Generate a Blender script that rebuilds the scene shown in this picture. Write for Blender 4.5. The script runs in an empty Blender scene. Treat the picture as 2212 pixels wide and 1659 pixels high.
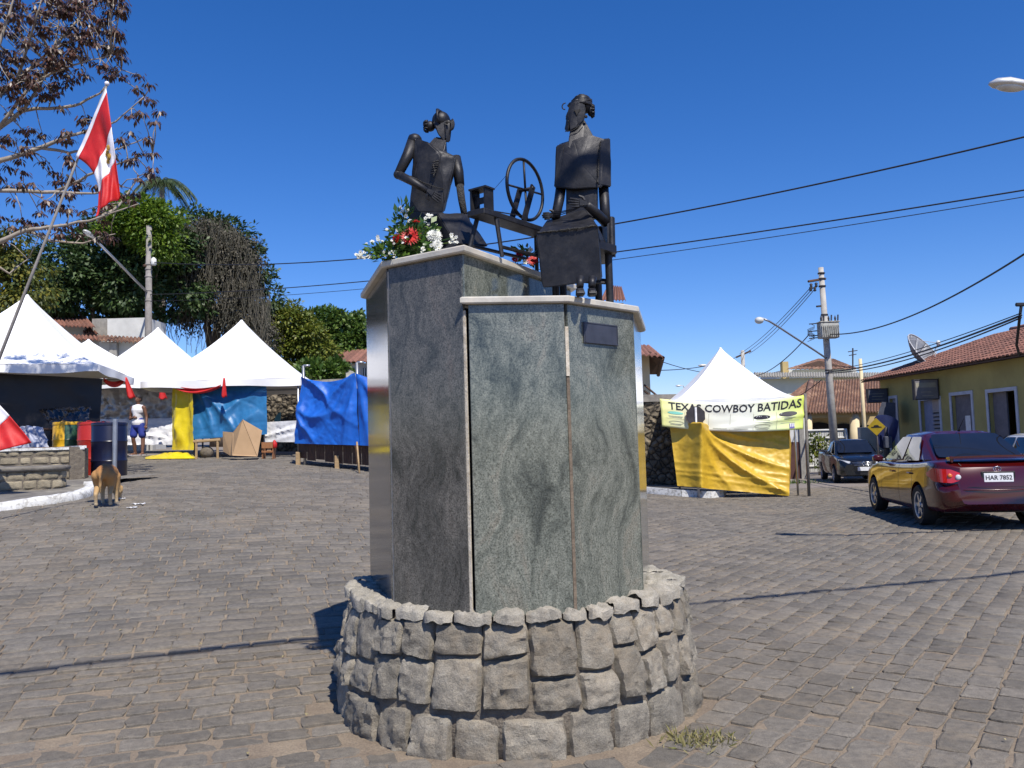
import bpy, bmesh, math, random
import numpy as np
from math import radians, sin, cos, pi, sqrt, atan2, exp
from mathutils import Vector, Matrix, noise

# ------------------------------------------------------------ camera, sky, sun
S = bpy.context.scene
COL = S.collection
random.seed(11)
rng = np.random.default_rng(11)
IW, IH, FL = 2212.0, 1659.0, 1790.0
EYE = Vector((0, 0, 1.6))
PITCH, ROLL = radians(3.9), radians(1.6)
FW = Vector((0, cos(PITCH), sin(PITCH)))
_r0, _u0 = Vector((1, 0, 0)), Vector((0, -sin(PITCH), cos(PITCH)))
CR = _r0 * cos(ROLL) - _u0 * sin(ROLL)
CU = _u0 * cos(ROLL) + _r0 * sin(ROLL)
cam = bpy.data.cameras.new('camera')
camo = bpy.data.objects.new('camera', cam)
COL.objects.link(camo)
camo.matrix_world = Matrix(((CR.x, CU.x, -FW.x, 0), (CR.y, CU.y, -FW.y, 0), (CR.z, CU.z, -FW.z, EYE.z), (0, 0, 0, 1)))
cam.sensor_width = 36
cam.lens = 36 * FL / IW
cam.clip_start, cam.clip_end = 0.05, 6000
S.camera = camo

SUN = Vector((0.30, -0.64, 1.0)).normalized()
wd = bpy.data.worlds.new('World')
S.world = wd
wd.use_nodes = True
_n, _l = wd.node_tree.nodes, wd.node_tree.links
sky = _n.new('ShaderNodeTexSky')
sky.sky_type = 'NISHITA'
sky.sun_disc = False
sky.sun_elevation = math.asin(SUN.z)
sky.sun_rotation = atan2(SUN.x, SUN.y)
sky.altitude = 800
sky.air_density = 1.0
sky.dust_density = 0.25
sky.ozone_density = 2.0
_hs = _n.new('ShaderNodeHueSaturation')
_hs.inputs['Saturation'].default_value = 1.24
_wb = _n.new('ShaderNodeMix'); _wb.data_type = 'RGBA'; _wb.blend_type = 'MULTIPLY'; _wb.inputs[0].default_value = 1
_wb.inputs[7].default_value = (.92, .955, 1.22, 1)
_l.new(sky.outputs[0], _wb.inputs[6])
_l.new(_wb.outputs[2], _hs.inputs['Color'])
_l.new(_hs.outputs[0], _n['Background'].inputs[0])
_n['Background'].inputs[1].default_value = 0.098
sl = bpy.data.lights.new('sun', 'SUN')
sl.energy = 4.7
sl.angle = radians(0.53)
sl.color = (1.0, 0.94, 0.85)
so = bpy.data.objects.new('sun', sl)
COL.objects.link(so)
so.rotation_euler = (-SUN).to_track_quat('-Z', 'Y').to_euler()
so.location = (10, -20, 40)
S.view_settings.view_transform = 'Standard'
S.view_settings.look = 'None'
S.view_settings.gamma = 1
S.view_settings.exposure = 0.32
S.view_settings.use_curve_mapping = False

# ------------------------------------------------------------ measuring helpers
def ray(px, py):
    return FW * FL + CR * (px - IW / 2) + CU * (IH / 2 - py)
def P(px, py, y):
    d = ray(px, py); return EYE + d * (y / d.y)
def PX(px, py, x):
    d = ray(px, py); return EYE + d * (x / d.x)
def PZ(px, py, z):
    d = ray(px, py); return EYE + d * ((z - EYE.z) / d.z)
def gz(x, y):
    h = np.interp(y, [4.5, 7, 12, 20, 27, 60, 120], [0, .26, .84, 1.2, 1.4, 1.7, 3])
    r = np.interp(x, [-40, -14, -6, -2.5, 1.5, 5], [1.5, 1.1, 1, .74, .2, 0])
    d = np.interp(y, [18, 32, 60], [0, .22, .4]) * np.interp(x, [1, 7], [0, 1])
    return h * r - d + .10 * np.exp(-((x - 7.6) / 4) ** 2 - ((y - 13.8) / 3.5) ** 2)
def gzf(x, y):
    return float(gz(x, y))
def GP(px, y):
    """ground point under image column px at depth y"""
    x = P(px, 1000, y).x
    return Vector((x, y, gzf(x, y)))
def sstep(a, b, t):
    t = min(1, max(0, (t - a) / (b - a))); return t * t * (3 - 2 * t)
def rnd(a, b):
    return random.uniform(a, b)

# ------------------------------------------------------------ materials
MATS = {}
def NT(name):
    m = bpy.data.materials.new(name)
    m.use_nodes = True
    MATS[name] = m
    return m, m.node_tree.nodes, m.node_tree.links, m.node_tree.nodes['Principled BSDF']
def noise_node(n, l, vec, scale, detail=5, rough=.6, dist=0):
    t = n.new('ShaderNodeTexNoise')
    t.inputs['Scale'].default_value = scale
    t.inputs['Detail'].default_value = detail
    t.inputs['Roughness'].default_value = rough
    t.inputs['Distortion'].default_value = dist
    if vec is not None: l.new(vec, t.inputs['Vector'])
    return t
def ramp(n, l, fac, stops):
    r = n.new('ShaderNodeValToRGB')
    e = r.color_ramp.elements
    while len(e) < len(stops): e.new(.5)
    for i, (p, c) in enumerate(stops):
        e[i].position = p
        e[i].color = (*c, 1) if not isinstance(c, float) else (c, c, c, 1)
    l.new(fac, r.inputs[0])
    return r
def mixc(n, l, fac, a, b, mode='MIX'):
    m = n.new('ShaderNodeMix'); m.data_type = 'RGBA'; m.blend_type = mode
    for i, v in ((0, fac), (6, a), (7, b)):
        if hasattr(v, 'is_linked') or hasattr(v, 'links'): l.new(v, m.inputs[i])
        elif i == 0: m.inputs[0].default_value = v
        else: m.inputs[i].default_value = (*v, 1)
    return m.outputs[2]
def bumpn(n, l, h, b, strength=.4, dist=.01, prev=None):
    k = n.new('ShaderNodeBump')
    k.inputs['Strength'].default_value = strength
    k.inputs['Distance'].default_value = dist
    l.new(h, k.inputs['Height'])
    if prev: l.new(prev, k.inputs['Normal'])
    l.new(k.outputs[0], b.inputs['Normal'])
    return k.outputs[0]
def mk(name, c1, c2=None, scale=6, rough=.7, metal=0, bump=0, bscale=40, coat=0, trans=0, spec=None, stretch=None, lo=.35, hi=.65, tone=0, c3=None):
    """base colour c1/c2 mixed by noise, fine relief, optional per-object tone shift"""
    m, n, l, b = NT(name)
    co = n.new('ShaderNodeTexCoord').outputs['Object']
    if stretch:
        mp = n.new('ShaderNodeMapping'); mp.inputs['Scale'].default_value = stretch
        l.new(co, mp.inputs[0]); co = mp.outputs[0]
    c2 = c2 or tuple(x * .78 for x in c1)
    nz = noise_node(n, l, co, scale, 7)
    r = ramp(n, l, nz.outputs[0], [(lo, c2), (hi, c1)])
    out = r.outputs[0]
    if c3:
        n3 = noise_node(n, l, co, scale * .37, 4)
        f3 = ramp(n, l, n3.outputs[0], [(.52, 0.0), (.68, 1.0)])
        out = mixc(n, l, f3.outputs[0], out, c3)
    if tone:
        oi = n.new('ShaderNodeObjectInfo'); g = n.new('ShaderNodeNewGeometry')
        ad = n.new('ShaderNodeMath'); ad.operation = 'ADD'
        l.new(oi.outputs['Random'], ad.inputs[0]); l.new(g.outputs['Random Per Island'], ad.inputs[1])
        fr = n.new('ShaderNodeMath'); fr.operation = 'FRACT'; l.new(ad.outputs[0], fr.inputs[0])
        mr = n.new('ShaderNodeMapRange'); l.new(fr.outputs[0], mr.inputs[0])
        mr.inputs[3].default_value = 1 - tone; mr.inputs[4].default_value = 1 + tone
        hv = n.new('ShaderNodeHueSaturation'); l.new(out, hv.inputs['Color']); l.new(mr.outputs[0], hv.inputs['Value'])
        out = hv.outputs[0]
    l.new(out, b.inputs['Base Color'])
    b.inputs['Roughness'].default_value = rough
    b.inputs['Metallic'].default_value = metal
    if spec is not None: b.inputs['Specular IOR Level'].default_value = spec
    if coat:
        b.inputs['Coat Weight'].default_value = coat; b.inputs['Coat Roughness'].default_value = .04
    if trans: b.inputs['Subsurface Weight'].default_value = 0
    if bump:
        bn = noise_node(n, l, co, bscale, 6)
        bumpn(n, l, bn.outputs[0], b, bump, .02)
    return m
def leafmat(name, c1, c2, c3=None, gloss=.45, trans=.35):
    m, n, l, b = NT(name)
    g = n.new('ShaderNodeNewGeometry')
    stops = [(0, c1), (.6, c2)] + ([(1, c3)] if c3 else [(1, c2)])
    r = ramp(n, l, g.outputs['Random Per Island'], stops)
    l.new(r.outputs[0], b.inputs['Base Color'])
    b.inputs['Roughness'].default_value = gloss
    t = n.new('ShaderNodeBsdfTranslucent')
    l.new(r.outputs[0], t.inputs[0])
    mx = n.new('ShaderNodeMixShader'); mx.inputs[0].default_value = trans
    l.new(b.outputs[0], mx.inputs[1]); l.new(t.outputs[0], mx.inputs[2])
    l.new(mx.outputs[0], n['Material Output'].inputs[0])
    return m

# ------------------------------------------------------------ mesh helpers
class MB:
    def __init__(s): s.v, s.f = [], []
    def add(s, vs, fs):
        o = len(s.v); s.v += [Vector(v) for v in vs]; s.f += [[i + o for i in f] for f in fs]; return s
    def hexa(s, p):  # 8 points: bottom loop 0-3, top loop 4-7
        return s.add(p, [(3, 2, 1, 0), (4, 5, 6, 7), (0, 1, 5, 4), (1, 2, 6, 5), (2, 3, 7, 6), (3, 0, 4, 7)])
    def box(s, c, d, rz=0, bev=0, m=None):
        hx, hy, hz = d[0] / 2, d[1] / 2, d[2] / 2
        R = Matrix.Rotation(rz, 3, 'Z') if m is None else m
        c = Vector(c)
        if bev <= 0:
            return s.hexa([c + R @ Vector(q) for q in ((-hx, -hy, -hz), (hx, -hy, -hz), (hx, hy, -hz), (-hx, hy, -hz), (-hx, -hy, hz), (hx, -hy, hz), (hx, hy, hz), (-hx, hy, hz))])
        e = min(bev, hx * .9, hy * .9, hz * .9)
        vs = []
        for sx in (-1, 1):
            for sy in (-1, 1):
                for sz in (-1, 1):
                    vs += [(sx * (hx - e), sy * (hy - e), sz * hz), (sx * (hx - e), sy * hy, sz * (hz - e)), (sx * hx, sy * (hy - e), sz * (hz - e))]
        bm = bmesh.new()
        for q in vs: bm.verts.new(c + R @ Vector(q))
        bmesh.ops.convex_hull(bm, input=bm.verts)
        return s.frombm(bm)
    def frombm(s, bm):
        bm.verts.index_update()
        o = len(s.v); s.v += [v.co.copy() for v in bm.verts]
        s.f += [[v.index + o for v in f.verts] for f in bm.faces]
        bm.free(); return s
    def cyl(s, p, q, r0, r1=None, n=10, cap=True):
        return s.tube([p, q], [r0, r0 if r1 is None else r1], n, cap)
    def tube(s, path, rad, n=8, cap=True, sq=None):
        path = [Vector(p) for p in path]
        if not hasattr(rad, '__len__'): rad = [rad] * len(path)
        o = len(s.v); up = None
        for i, p in enumerate(path):
            t = (path[min(i + 1, len(path) - 1)] - path[max(i - 1, 0)])
            t = t.normalized() if t.length > 1e-9 else Vector((0, 0, 1))
            if up is None:
                up = Vector((0, 0, 1)) if abs(t.z) < .9 else Vector((1, 0, 0))
            a = t.cross(up); a = a.normalized() if a.length > 1e-6 else Vector((1, 0, 0))
            b = a.cross(t).normalized(); up = b
            for k in range(n):
                an = 2 * pi * (k + .5) / n
                s.v.append(p + (a * cos(an) + b * sin(an) * (sq or 1)) * rad[i])
        for i in range(len(path) - 1):
            for k in range(n):
                a0 = o + i * n + k; a1 = o + i * n + (k + 1) % n
                s.f.append([a0, a1, a1 + n, a0 + n])
        if cap:
            s.f.append([o + k for k in range(n)][::-1])
            e = o + (len(path) - 1) * n
            s.f.append([e + k for k in range(n)])
        return s
    def lathe(s, prof, c=(0, 0, 0), n=20, axis='Z', cap=True):
        c = Vector(c); o = len(s.v)
        for r, z in prof:
            for k in range(n):
                a = 2 * pi * k / n
                q = (r * cos(a), r * sin(a), z)
                if axis == 'Y': q = (r * cos(a), z, -r * sin(a))
                if axis == 'X': q = (z, r * cos(a), r * sin(a))
                s.v.append(c + Vector(q))
        for i in range(len(prof) - 1):
            for k in range(n):
                a0 = o + i * n + k; a1 = o + i * n + (k + 1) % n
                s.f.append([a0, a1, a1 + n, a0 + n])
        if cap:
            s.f.append([o + k for k in range(n)][::-1])
            e = o + (len(prof) - 1) * n
            s.f.append([e + k for k in range(n)])
        return s
    def grid(s, fn, nu, nv, closeu=False):
        o = len(s.v)
        cols = nu if closeu else nu + 1
        for j in range(nv + 1):
            for i in range(cols):
                s.v.append(Vector(fn(i / nu, j / nv)))
        for j in range(nv):
            for i in range(nu):
                a = o + j * cols + i; b = o + j * cols + (i + 1) % cols
                s.f.append([a, b, b + cols, a + cols])
        return s
    def slab(s, fn, nu, nv, th):
        """grid with real thickness; th is a vector"""
        th = Vector(th); w = nu + 1; m = (nu + 1) * (nv + 1); o = len(s.v)
        s.grid(fn, nu, nv)
        top = s.v[o:o + m]
        s.v += [p + th for p in top]
        nf = nu * nv
        s.f += [[i + m for i in f][::-1] for f in s.f[-nf:]]
        ring = [i for i in range(w)] + [nu + j * w for j in range(1, nv + 1)] + [nv * w + i for i in range(nu - 1, -1, -1)] + [j * w for j in range(nv - 1, 0, -1)]
        for a, b in zip(ring, ring[1:] + ring[:1]):
            s.f.append([o + b, o + a, o + a + m, o + b + m])
        return s
    def prism(s, poly, vec):
        vec = Vector(vec); n = len(poly); poly = [Vector(p) for p in poly]
        return s.add(poly + [p + vec for p in poly], [list(range(n))[::-1], list(range(n, 2 * n))] + [[i, (i + 1) % n, (i + 1) % n + n, i + n] for i in range(n)])
    def ball(s, c, r, nu=12, nv=8, rot=None):
        c = Vector(c); r = (r, r, r) if not hasattr(r, '__len__') else r
        R = rot or Matrix.Identity(3)
        o = len(s.v)
        s.v.append(c + R @ Vector((0, 0, -r[2])))
        for j in range(1, nv):
            ph = -pi / 2 + pi * j / nv
            for i in range(nu):
                a = 2 * pi * i / nu
                s.v.append(c + R @ Vector((r[0] * cos(ph) * cos(a), r[1] * cos(ph) * sin(a), r[2] * sin(ph))))
        s.v.append(c + R @ Vector((0, 0, r[2])))
        e = len(s.v) - 1
        for i in range(nu):
            s.f.append([o, o + 1 + (i + 1) % nu, o + 1 + i])
            b = o + 1 + (nv - 2) * nu
            s.f.append([e, b + i, b + (i + 1) % nu])
        for j in range(nv - 2):
            for i in range(nu):
                a0 = o + 1 + j * nu + i; a1 = o + 1 + j * nu + (i + 1) % nu
                s.f.append([a0, a1, a1 + nu, a0 + nu])
        return s
    def mesh(s, name, M=None):
        me = bpy.data.meshes.new(name)
        vs = [M @ v for v in s.v] if M is not None else s.v
        me.from_pydata([tuple(v) for v in vs], [], s.f)
        me.update()
        return me
    def build(s, name, mat, parent=None, smooth=False, world=True, loc=None, label=None):
        M = None
        if parent is not None and world:
            M = INV.get(parent)
        if loc is not None:
            M = Matrix.Translation(-Vector(loc))
        return link(name, s.mesh(name, M), mat, parent, smooth, loc, label)
INV = {}
def link(name, me, mat, parent=None, smooth=False, loc=None, label=None):
    me.materials.clear()
    for m in (mat if isinstance(mat, (list, tuple)) else [mat]):
        me.materials.append(MATS[m] if isinstance(m, str) else m)
    if smooth:
        me.polygons.foreach_set('use_smooth', [True] * len(me.polygons))
        if smooth != True:
            me.set_sharp_from_angle(angle=radians(smooth))
    o = bpy.data.objects.new(name, me)
    COL.objects.link(o)
    if parent is not None:
        o.parent = parent
        if parent in INV: INV[o] = INV[parent]
    if loc is not None: o.location = loc
    if label: o['label'] = label
    return o
def thing(name, label, cat, loc=(0, 0, 0), rz=0, group=None):
    o = bpy.data.objects.new(name, None)
    COL.objects.link(o)
    o.location = loc; o.rotation_euler = (0, 0, rz); o.empty_display_size = .1
    INV[o] = (Matrix.Translation(Vector(loc)) @ Matrix.Rotation(rz, 4, 'Z')).inverted()
    return tag(o, label, cat, group)
def tag(o, label=None, cat=None, group=None, kind=None):
    if label: o['label'] = label
    if cat: o['category'] = cat
    if group: o['group'] = group
    if kind: o['kind'] = kind
    return o
def one(name, mb, mat, label, cat, group=None, smooth=False, kind=None):
    """a thing that is a single mesh, origin at its base"""
    lo = min(v.z for v in mb.v); n = len(mb.v)
    c = Vector((sum(v.x for v in mb.v) / n, sum(v.y for v in mb.v) / n, lo))
    return tag(mb.build(name, mat, None, smooth, loc=c), label, cat, group, kind)
def vox(mb, size, it=2, dec=0):
    """melt overlapping shapes into one continuous surface"""
    o = bpy.data.objects.new('tmp', mb.mesh('tmp')); COL.objects.link(o)
    r = o.modifiers.new('r', 'REMESH'); r.mode = 'VOXEL'; r.voxel_size = size
    if it:
        k = o.modifiers.new('s', 'SMOOTH'); k.iterations = it; k.factor = .5
    if dec:
        d = o.modifiers.new('d', 'DECIMATE'); d.ratio = dec
    return evalmesh(o)
def evalmesh(o):
    dg = bpy.context.evaluated_depsgraph_get()
    dg.update()
    me = bpy.data.meshes.new_from_object(o.evaluated_get(dg), depsgraph=dg)
    old = o.data
    bpy.data.objects.remove(o)
    if isinstance(old, bpy.types.Mesh): bpy.data.meshes.remove(old)
    elif isinstance(old, bpy.types.Curve): bpy.data.curves.remove(old)
    return me
def xform(me, M):
    me.transform(M); me.update(); return me
def text(s, size=1.0, align='CENTER', bold=0):
    cu = bpy.data.curves.new('t', 'FONT'); cu.body = s; cu.size = size; cu.align_x = align; cu.align_y = 'CENTER'
    cu.offset = bold; cu.resolution_u = 2
    o = bpy.data.objects.new('t', cu); COL.objects.link(o)
    me = evalmesh(o)
    mb = MB(); mb.v = [v.co.copy() for v in me.vertices]; mb.f = [list(p.vertices) for p in me.polygons]
    bpy.data.meshes.remove(me)
    return mb
def npmesh(name, V, Q, mat, parent=None, smooth=False):
    """fast mesh from numpy arrays, Q is (n,4) or (n,3)"""
    me = bpy.data.meshes.new(name)
    k = Q.shape[1]
    me.vertices.add(len(V)); me.vertices.foreach_set('co', np.ascontiguousarray(V, dtype=np.float32).ravel())
    me.loops.add(Q.size); me.loops.foreach_set('vertex_index', Q.ravel().astype(np.int32))
    me.polygons.add(len(Q)); me.polygons.foreach_set('loop_start', np.arange(0, Q.size, k, dtype=np.int32))
    me.update(calc_edges=True); me.validate()
    return link(name, me, mat, parent, smooth)
def unit(a):
    return a / np.maximum(np.linalg.norm(a, axis=1, keepdims=True), 1e-9)
def leaves(C, D, N, L, Wd):
    """leaf quads: base C, direction D, normal N, length L, width Wd -> V,Q"""
    D = unit(D); Sd = unit(np.cross(D, N)); N2 = np.cross(Sd, D)
    L = L[:, None]; Wd = Wd[:, None]
    mid = C + D * L * .48 - N2 * L * .04
    V = np.stack([C, mid + Sd * Wd * .5 + N2 * Wd * .12, C + D * L - N2 * L * .12, mid - Sd * Wd * .5 + N2 * Wd * .12], 1).reshape(-1, 3)
    Q = np.arange(len(V)).reshape(-1, 4)
    return V, Q
# ------------------------------------------------------------ ground and cobbles
def stone_mat(name, c1, c2, dirt, dirt_amt=.5, tone=.22, scale=9, bump=.7, bscale=60, rough=.85):
    m, n, l, b = NT(name)
    co = n.new('ShaderNodeNewGeometry').outputs['Position']
    a = noise_node(n, l, co, scale, 8, .65)
    r = ramp(n, l, a.outputs[0], [(.3, c2), (.7, c1)])
    sp = noise_node(n, l, co, 210, 2, .5)
    r2 = ramp(n, l, sp.outputs[0], [(.32, (.55, .55, .55)), (.5, (1, 1, 1)), (.72, (1.25, 1.22, 1.18))])
    out = mixc(n, l, .8, r.outputs[0], r2.outputs[0], 'MULTIPLY')
    oi = n.new('ShaderNodeObjectInfo'); g = n.new('ShaderNodeNewGeometry')
    ad = n.new('ShaderNodeMath'); ad.operation = 'ADD'
    l.new(oi.outputs['Random'], ad.inputs[0]); l.new(g.outputs['Random Per Island'], ad.inputs[1])
    fr = n.new('ShaderNodeMath'); fr.operation = 'FRACT'; l.new(ad.outputs[0], fr.inputs[0])
    mr = n.new('ShaderNodeMapRange'); l.new(fr.outputs[0], mr.inputs[0])
    mr.inputs[3].default_value = 1 - tone; mr.inputs[4].default_value = 1 + tone
    hv = n.new('ShaderNodeHueSaturation'); l.new(out, hv.inputs['Color']); l.new(mr.outputs[0], hv.inputs['Value'])
    if name == 'cobble':
        bl = noise_node(n, l, co, .35, 4, .6)
        bf = ramp(n, l, bl.outputs[0], [(.42, 0.0), (.60, .75)])
        hv2 = n.new('ShaderNodeMix'); hv2.data_type = 'RGBA'; hv2.blend_type = 'MULTIPLY'
        l.new(bf.outputs[0], hv2.inputs[0]); l.new(hv.outputs[0], hv2.inputs[6]); hv2.inputs[7].default_value = (.86, .89, .93, 1)
        tone_out = hv2.outputs[2]
    else: tone_out = hv.outputs[0]
    dn = noise_node(n, l, co, 1.1, 6, .62)
    df = ramp(n, l, dn.outputs[0], [(.46, 0.0), (.74, dirt_amt)])
    dn2 = noise_node(n, l, co, 17, 4, .6)
    df2 = ramp(n, l, dn2.outputs[0], [(.35, 0.0), (.62, 1.0)])
    mu = n.new('ShaderNodeMath'); mu.operation = 'MULTIPLY'
    l.new(df.outputs[0], mu.inputs[0]); l.new(df2.outputs[0], mu.inputs[1])
    out = mixc(n, l, mu.outputs[0], tone_out, dirt)
    l.new(out, b.inputs['Base Color'])
    b.inputs['Roughness'].default_value = rough
    b.inputs['Specular IOR Level'].default_value = .25
    bn = noise_node(n, l, co, bscale, 8, .7)
    bumpn(n, l, bn.outputs[0], b, bump, .012)
    return m
DIRT = (.255, .21, .155)
stone_mat('cobble', (.205, .183, .153), (.122, .110, .094), DIRT, .95, .19, 22, .6, 70)
stone_mat('ring_stone', (.335, .305, .25), (.155, .142, .12), (.33, .255, .165), .6, .22, 11, 1.0, 55)
stone_mat('ring_cap', (.42, .39, .33), (.25, .235, .20), (.36, .29, .21), .5, .12, 11, .9, 55)
stone_mat('field_stone', (.36, .31, .22), (.20, .175, .13), (.30, .22, .13), .5, .2, 9, 1.0, 40)
mk('mortar', (.20, .17, .13), (.12, .10, .08), 14, .95, bump=.8, bscale=70)
def ground_mat():
    m, n, l, b = NT('dirt_ground')
    co = n.new('ShaderNodeNewGeometry').outputs['Position']
    a = noise_node(n, l, co, 3, 8, .7)
    r = ramp(n, l, a.outputs[0], [(.3, (.17, .13, .095)), (.7, (.30, .24, .17))])
    c = noise_node(n, l, co, 90, 3)
    r2 = ramp(n, l, c.outputs[0], [(.3, (.6, .6, .6)), (.65, (1.15, 1.15, 1.15))])
    out = mixc(n, l, .7, r.outputs[0], r2.outputs[0], 'MULTIPLY')
    # beyond the built setts the street reads as worn grey setts
    br = n.new('ShaderNodeTexBrick'); l.new(co, br.inputs[0])
    br.inputs['Scale'].default_value = 1; br.inputs['Brick Width'].default_value = .27; br.inputs['Row Height'].default_value = .19
    br.inputs['Mortar Size'].default_value = .014
    br.inputs['Color1'].default_value = (.20, .195, .195, 1); br.inputs['Color2'].default_value = (.15, .147, .15, 1); br.inputs['Mortar'].default_value = (.25, .19, .13, 1)
    br2 = mixc(n, l, a.outputs[0], br.outputs[0], (.24, .2, .165))
    sx = n.new('ShaderNodeSeparateXYZ'); l.new(co, sx.inputs[0])
    mr = n.new('ShaderNodeMapRange'); mr.inputs[1].default_value = 25; mr.inputs[2].default_value = 26.5
    l.new(sx.outputs[1], mr.inputs[0])
    l.new(mixc(n, l, mr.outputs[0], out, br2), b.inputs['Base Color'])
    b.inputs['Roughness'].default_value = .95
    bn = noise_node(n, l, co, 45, 8, .7)
    bumpn(n, l, bn.outputs[0], b, .7, .02)
ground_mat()
def axis(a, b, fine0, fine1, df, dc):
    out = []; t = a
    while t < b:
        out.append(t); t += df if fine0 <= t < fine1 else min(dc, max(df, (fine0 - t) * .35 if t < fine0 else (t - fine1) * .35))
    return np.array(out + [b])
gx = axis(-600, 600, -22, 22, .6, 60); gy = axis(-60, 900, 0, 45, .6, 60)
XX, YY = np.meshgrid(gx, gy)
GV = np.stack([XX, YY, gz(XX, YY)], -1).reshape(-1, 3)
nx = len(gx)
ii = (np.arange(len(gy) - 1)[:, None] * nx + np.arange(nx - 1)[None]).ravel()
ground = npmesh('ground', GV, np.stack([ii, ii + 1, ii + nx + 1, ii + nx], 1), 'dirt_ground', smooth=True)
tag(ground, kind='structure')

RC = Vector((-.02, 5.38, 0))
def cobbles():
    out = []
    for zone, th in ((0, radians(17)), (1, radians(54))):
        c, s = cos(th), sin(th)
        v = -40.0
        while v < 40:
            rh = rng.uniform(.135, .185)
            u = -40 + rng.uniform(0, .3)
            us = []
            while u < 40:
                w = rng.uniform(.16, .29); us.append((u, w)); u += w
            us = np.array(us)
            uc = us[:, 0] + us[:, 1] / 2
            cx, cy = uc * c - (v + rh / 2) * s, 5 + uc * s + (v + rh / 2) * c
            bnd = .6 + .1 * (cy - 5) + .12 * np.sin(cy * 2.1)
            ok = (cy > 2.6) & (cy < 25.8) & (np.abs(cx) < .67 * cy + .8) & ((cx > bnd) == bool(zone))
            ok &= np.hypot(cx - RC.x, cy - RC.y) > 1.17
            for k in np.nonzero(ok)[0]:
                out.append((cx[k], cy[k], us[k, 1], rh, th))
            v += rh
    return np.array(out)
CB = cobbles()
n = len(CB)
dist = np.hypot(CB[:, 0], CB[:, 1])
inview = (np.abs(CB[:, 0]) < .60 * CB[:, 1]) & (CB[:, 1] > 3.95)
order = np.lexsort((dist, ~inview))
near, rest = order[:300], order[300:]
def sett_arrays(idx, seg):
    """irregular setts with rounded edge; seg points round the outline"""
    k = len(idx); a = CB[idx]
    if seg == 4:
        base = np.array([(-.5, -.5), (.5, -.5), (.5, .5), (-.5, .5)])
    else:
        base = np.array([(-.5, -.43), (-.45, -.5), (0, -.5), (.45, -.5), (.5, -.43), (.5, 0), (.5, .43), (.45, .5), (0, .5), (-.45, .5), (-.5, .43), (-.5, 0)])
    m = len(base)
    gap = rng.uniform(.005, .017, (k, 1, 2))
    sz = a[:, None, 2:4] - gap
    o2 = base[None] * sz + rng.normal(0, .006, (k, m, 2))
    i2 = o2 * .86 + rng.normal(0, .0035, (k, m, 2))
    h = rng.normal(.0095, .0032, (k, 1)).clip(.003, .018)
    tl = rng.normal(0, .014, (k, 2))
    def z(p, off): return h + off + (p * tl[:, None]).sum(-1)
    rings = [np.concatenate([o2, np.full((k, m, 1), -.03)], 2), np.concatenate([o2 * .985, (z(o2, -.0045))[..., None]], 2), np.concatenate([i2, z(i2, 0)[..., None] + rng.normal(0, .0012, (k, m, 1))], 2)]
    V = np.concatenate(rings, 1)
    return V, m
def sett_faces(m):
    q = []
    for r in range(2):
        for i in range(m):
            j = (i + 1) % m
            q.append((r * m + i, r * m + j, (r + 1) * m + j, (r + 1) * m + i))
    return q
V, m = sett_arrays(rest, 4)
a = CB[rest]; c, s = np.cos(a[:, 4])[:, None], np.sin(a[:, 4])[:, None]
wx = a[:, 0:1] + V[..., 0] * c - V[..., 1] * s; wy = a[:, 1:2] + V[..., 0] * s + V[..., 1] * c
WV = np.stack([wx, wy, V[..., 2] + gz(a[:, 0], a[:, 1])[:, None]], -1)
# follow the slope of the street
WV[..., 2] += gz(wx, wy) - gz(a[:, 0], a[:, 1])[:, None]
q = np.array(sett_faces(4) + [(8, 9, 10, 11)])
Q = (q[None] + (np.arange(len(rest)) * 12)[:, None, None]).reshape(-1, 4)
cf = npmesh('cobblestones', WV.reshape(-1, 3), Q, 'cobble', ground)
tag(cf, kind='stuff')
V, m = sett_arrays(near, 12)
fc = sett_faces(12) + [tuple(range(24, 36))]
for k, i in enumerate(near):
    a = CB[i]
    me = bpy.data.meshes.new('cobblestone'); me.from_pydata(V[k].tolist(), [], fc); me.update()
    o = link('cobblestone', me, 'cobble', ground)
    o.location = (a[0], a[1], gzf(a[0], a[1])); o.rotation_euler = (0, 0, a[4])

# ------------------------------------------------------------ stone ring
ringw = thing('stone_ring_wall', 'round rough stone base wall around the foot of the granite pedestal', 'stone wall', RC)
mb = MB().lathe([(1.10, -.05), (1.09, .2), (1.04, .45), (1.0, .665), (.9, .70), (.3, .70)], RC, 64)
mb.build('mortar_core', 'mortar', ringw, True)
def rough_patch(fn, nu, nv, proud, seed, edge=16, planes=7, under=.28):
    """quarry-faced stone: fn(u,v)->(point, outward); broken facets standing proud"""
    rs = random.Random(seed)
    pl = [(rs.uniform(.74, 1.0), rs.uniform(-.75, .75), rs.uniform(-.7, .7)) for _ in range(planes)]
    off = Vector((rs.uniform(0, 50), rs.uniform(0, 50), rs.uniform(0, 50)))
    mb = MB()
    def f(u, v):
        p, o = fn(u, v)
        h = min(c + gx * (u - .5) + gy * (v - .5) for c, gx, gy in pl) - under * (v - .45)
        e = (1 - abs(2 * u - 1) ** edge) * (1 - abs(2 * v - 1) ** edge)
        nz = noise.fractal(p * 11 + off, .9, 2, 4) * .24 + noise.noise(p * 45 + off) * .13
        h = max(.05, h + nz) * (.55 + .45 * sqrt(max(e, 0))) if e > 0 else 0
        return p + o * (h * proud - .012)
    mb.grid(f, nu, nv)
    return mb
def Rz(z): return np.interp(z, [0, .2, .45, .70], [1.095, 1.088, 1.055, 1.015])
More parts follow.
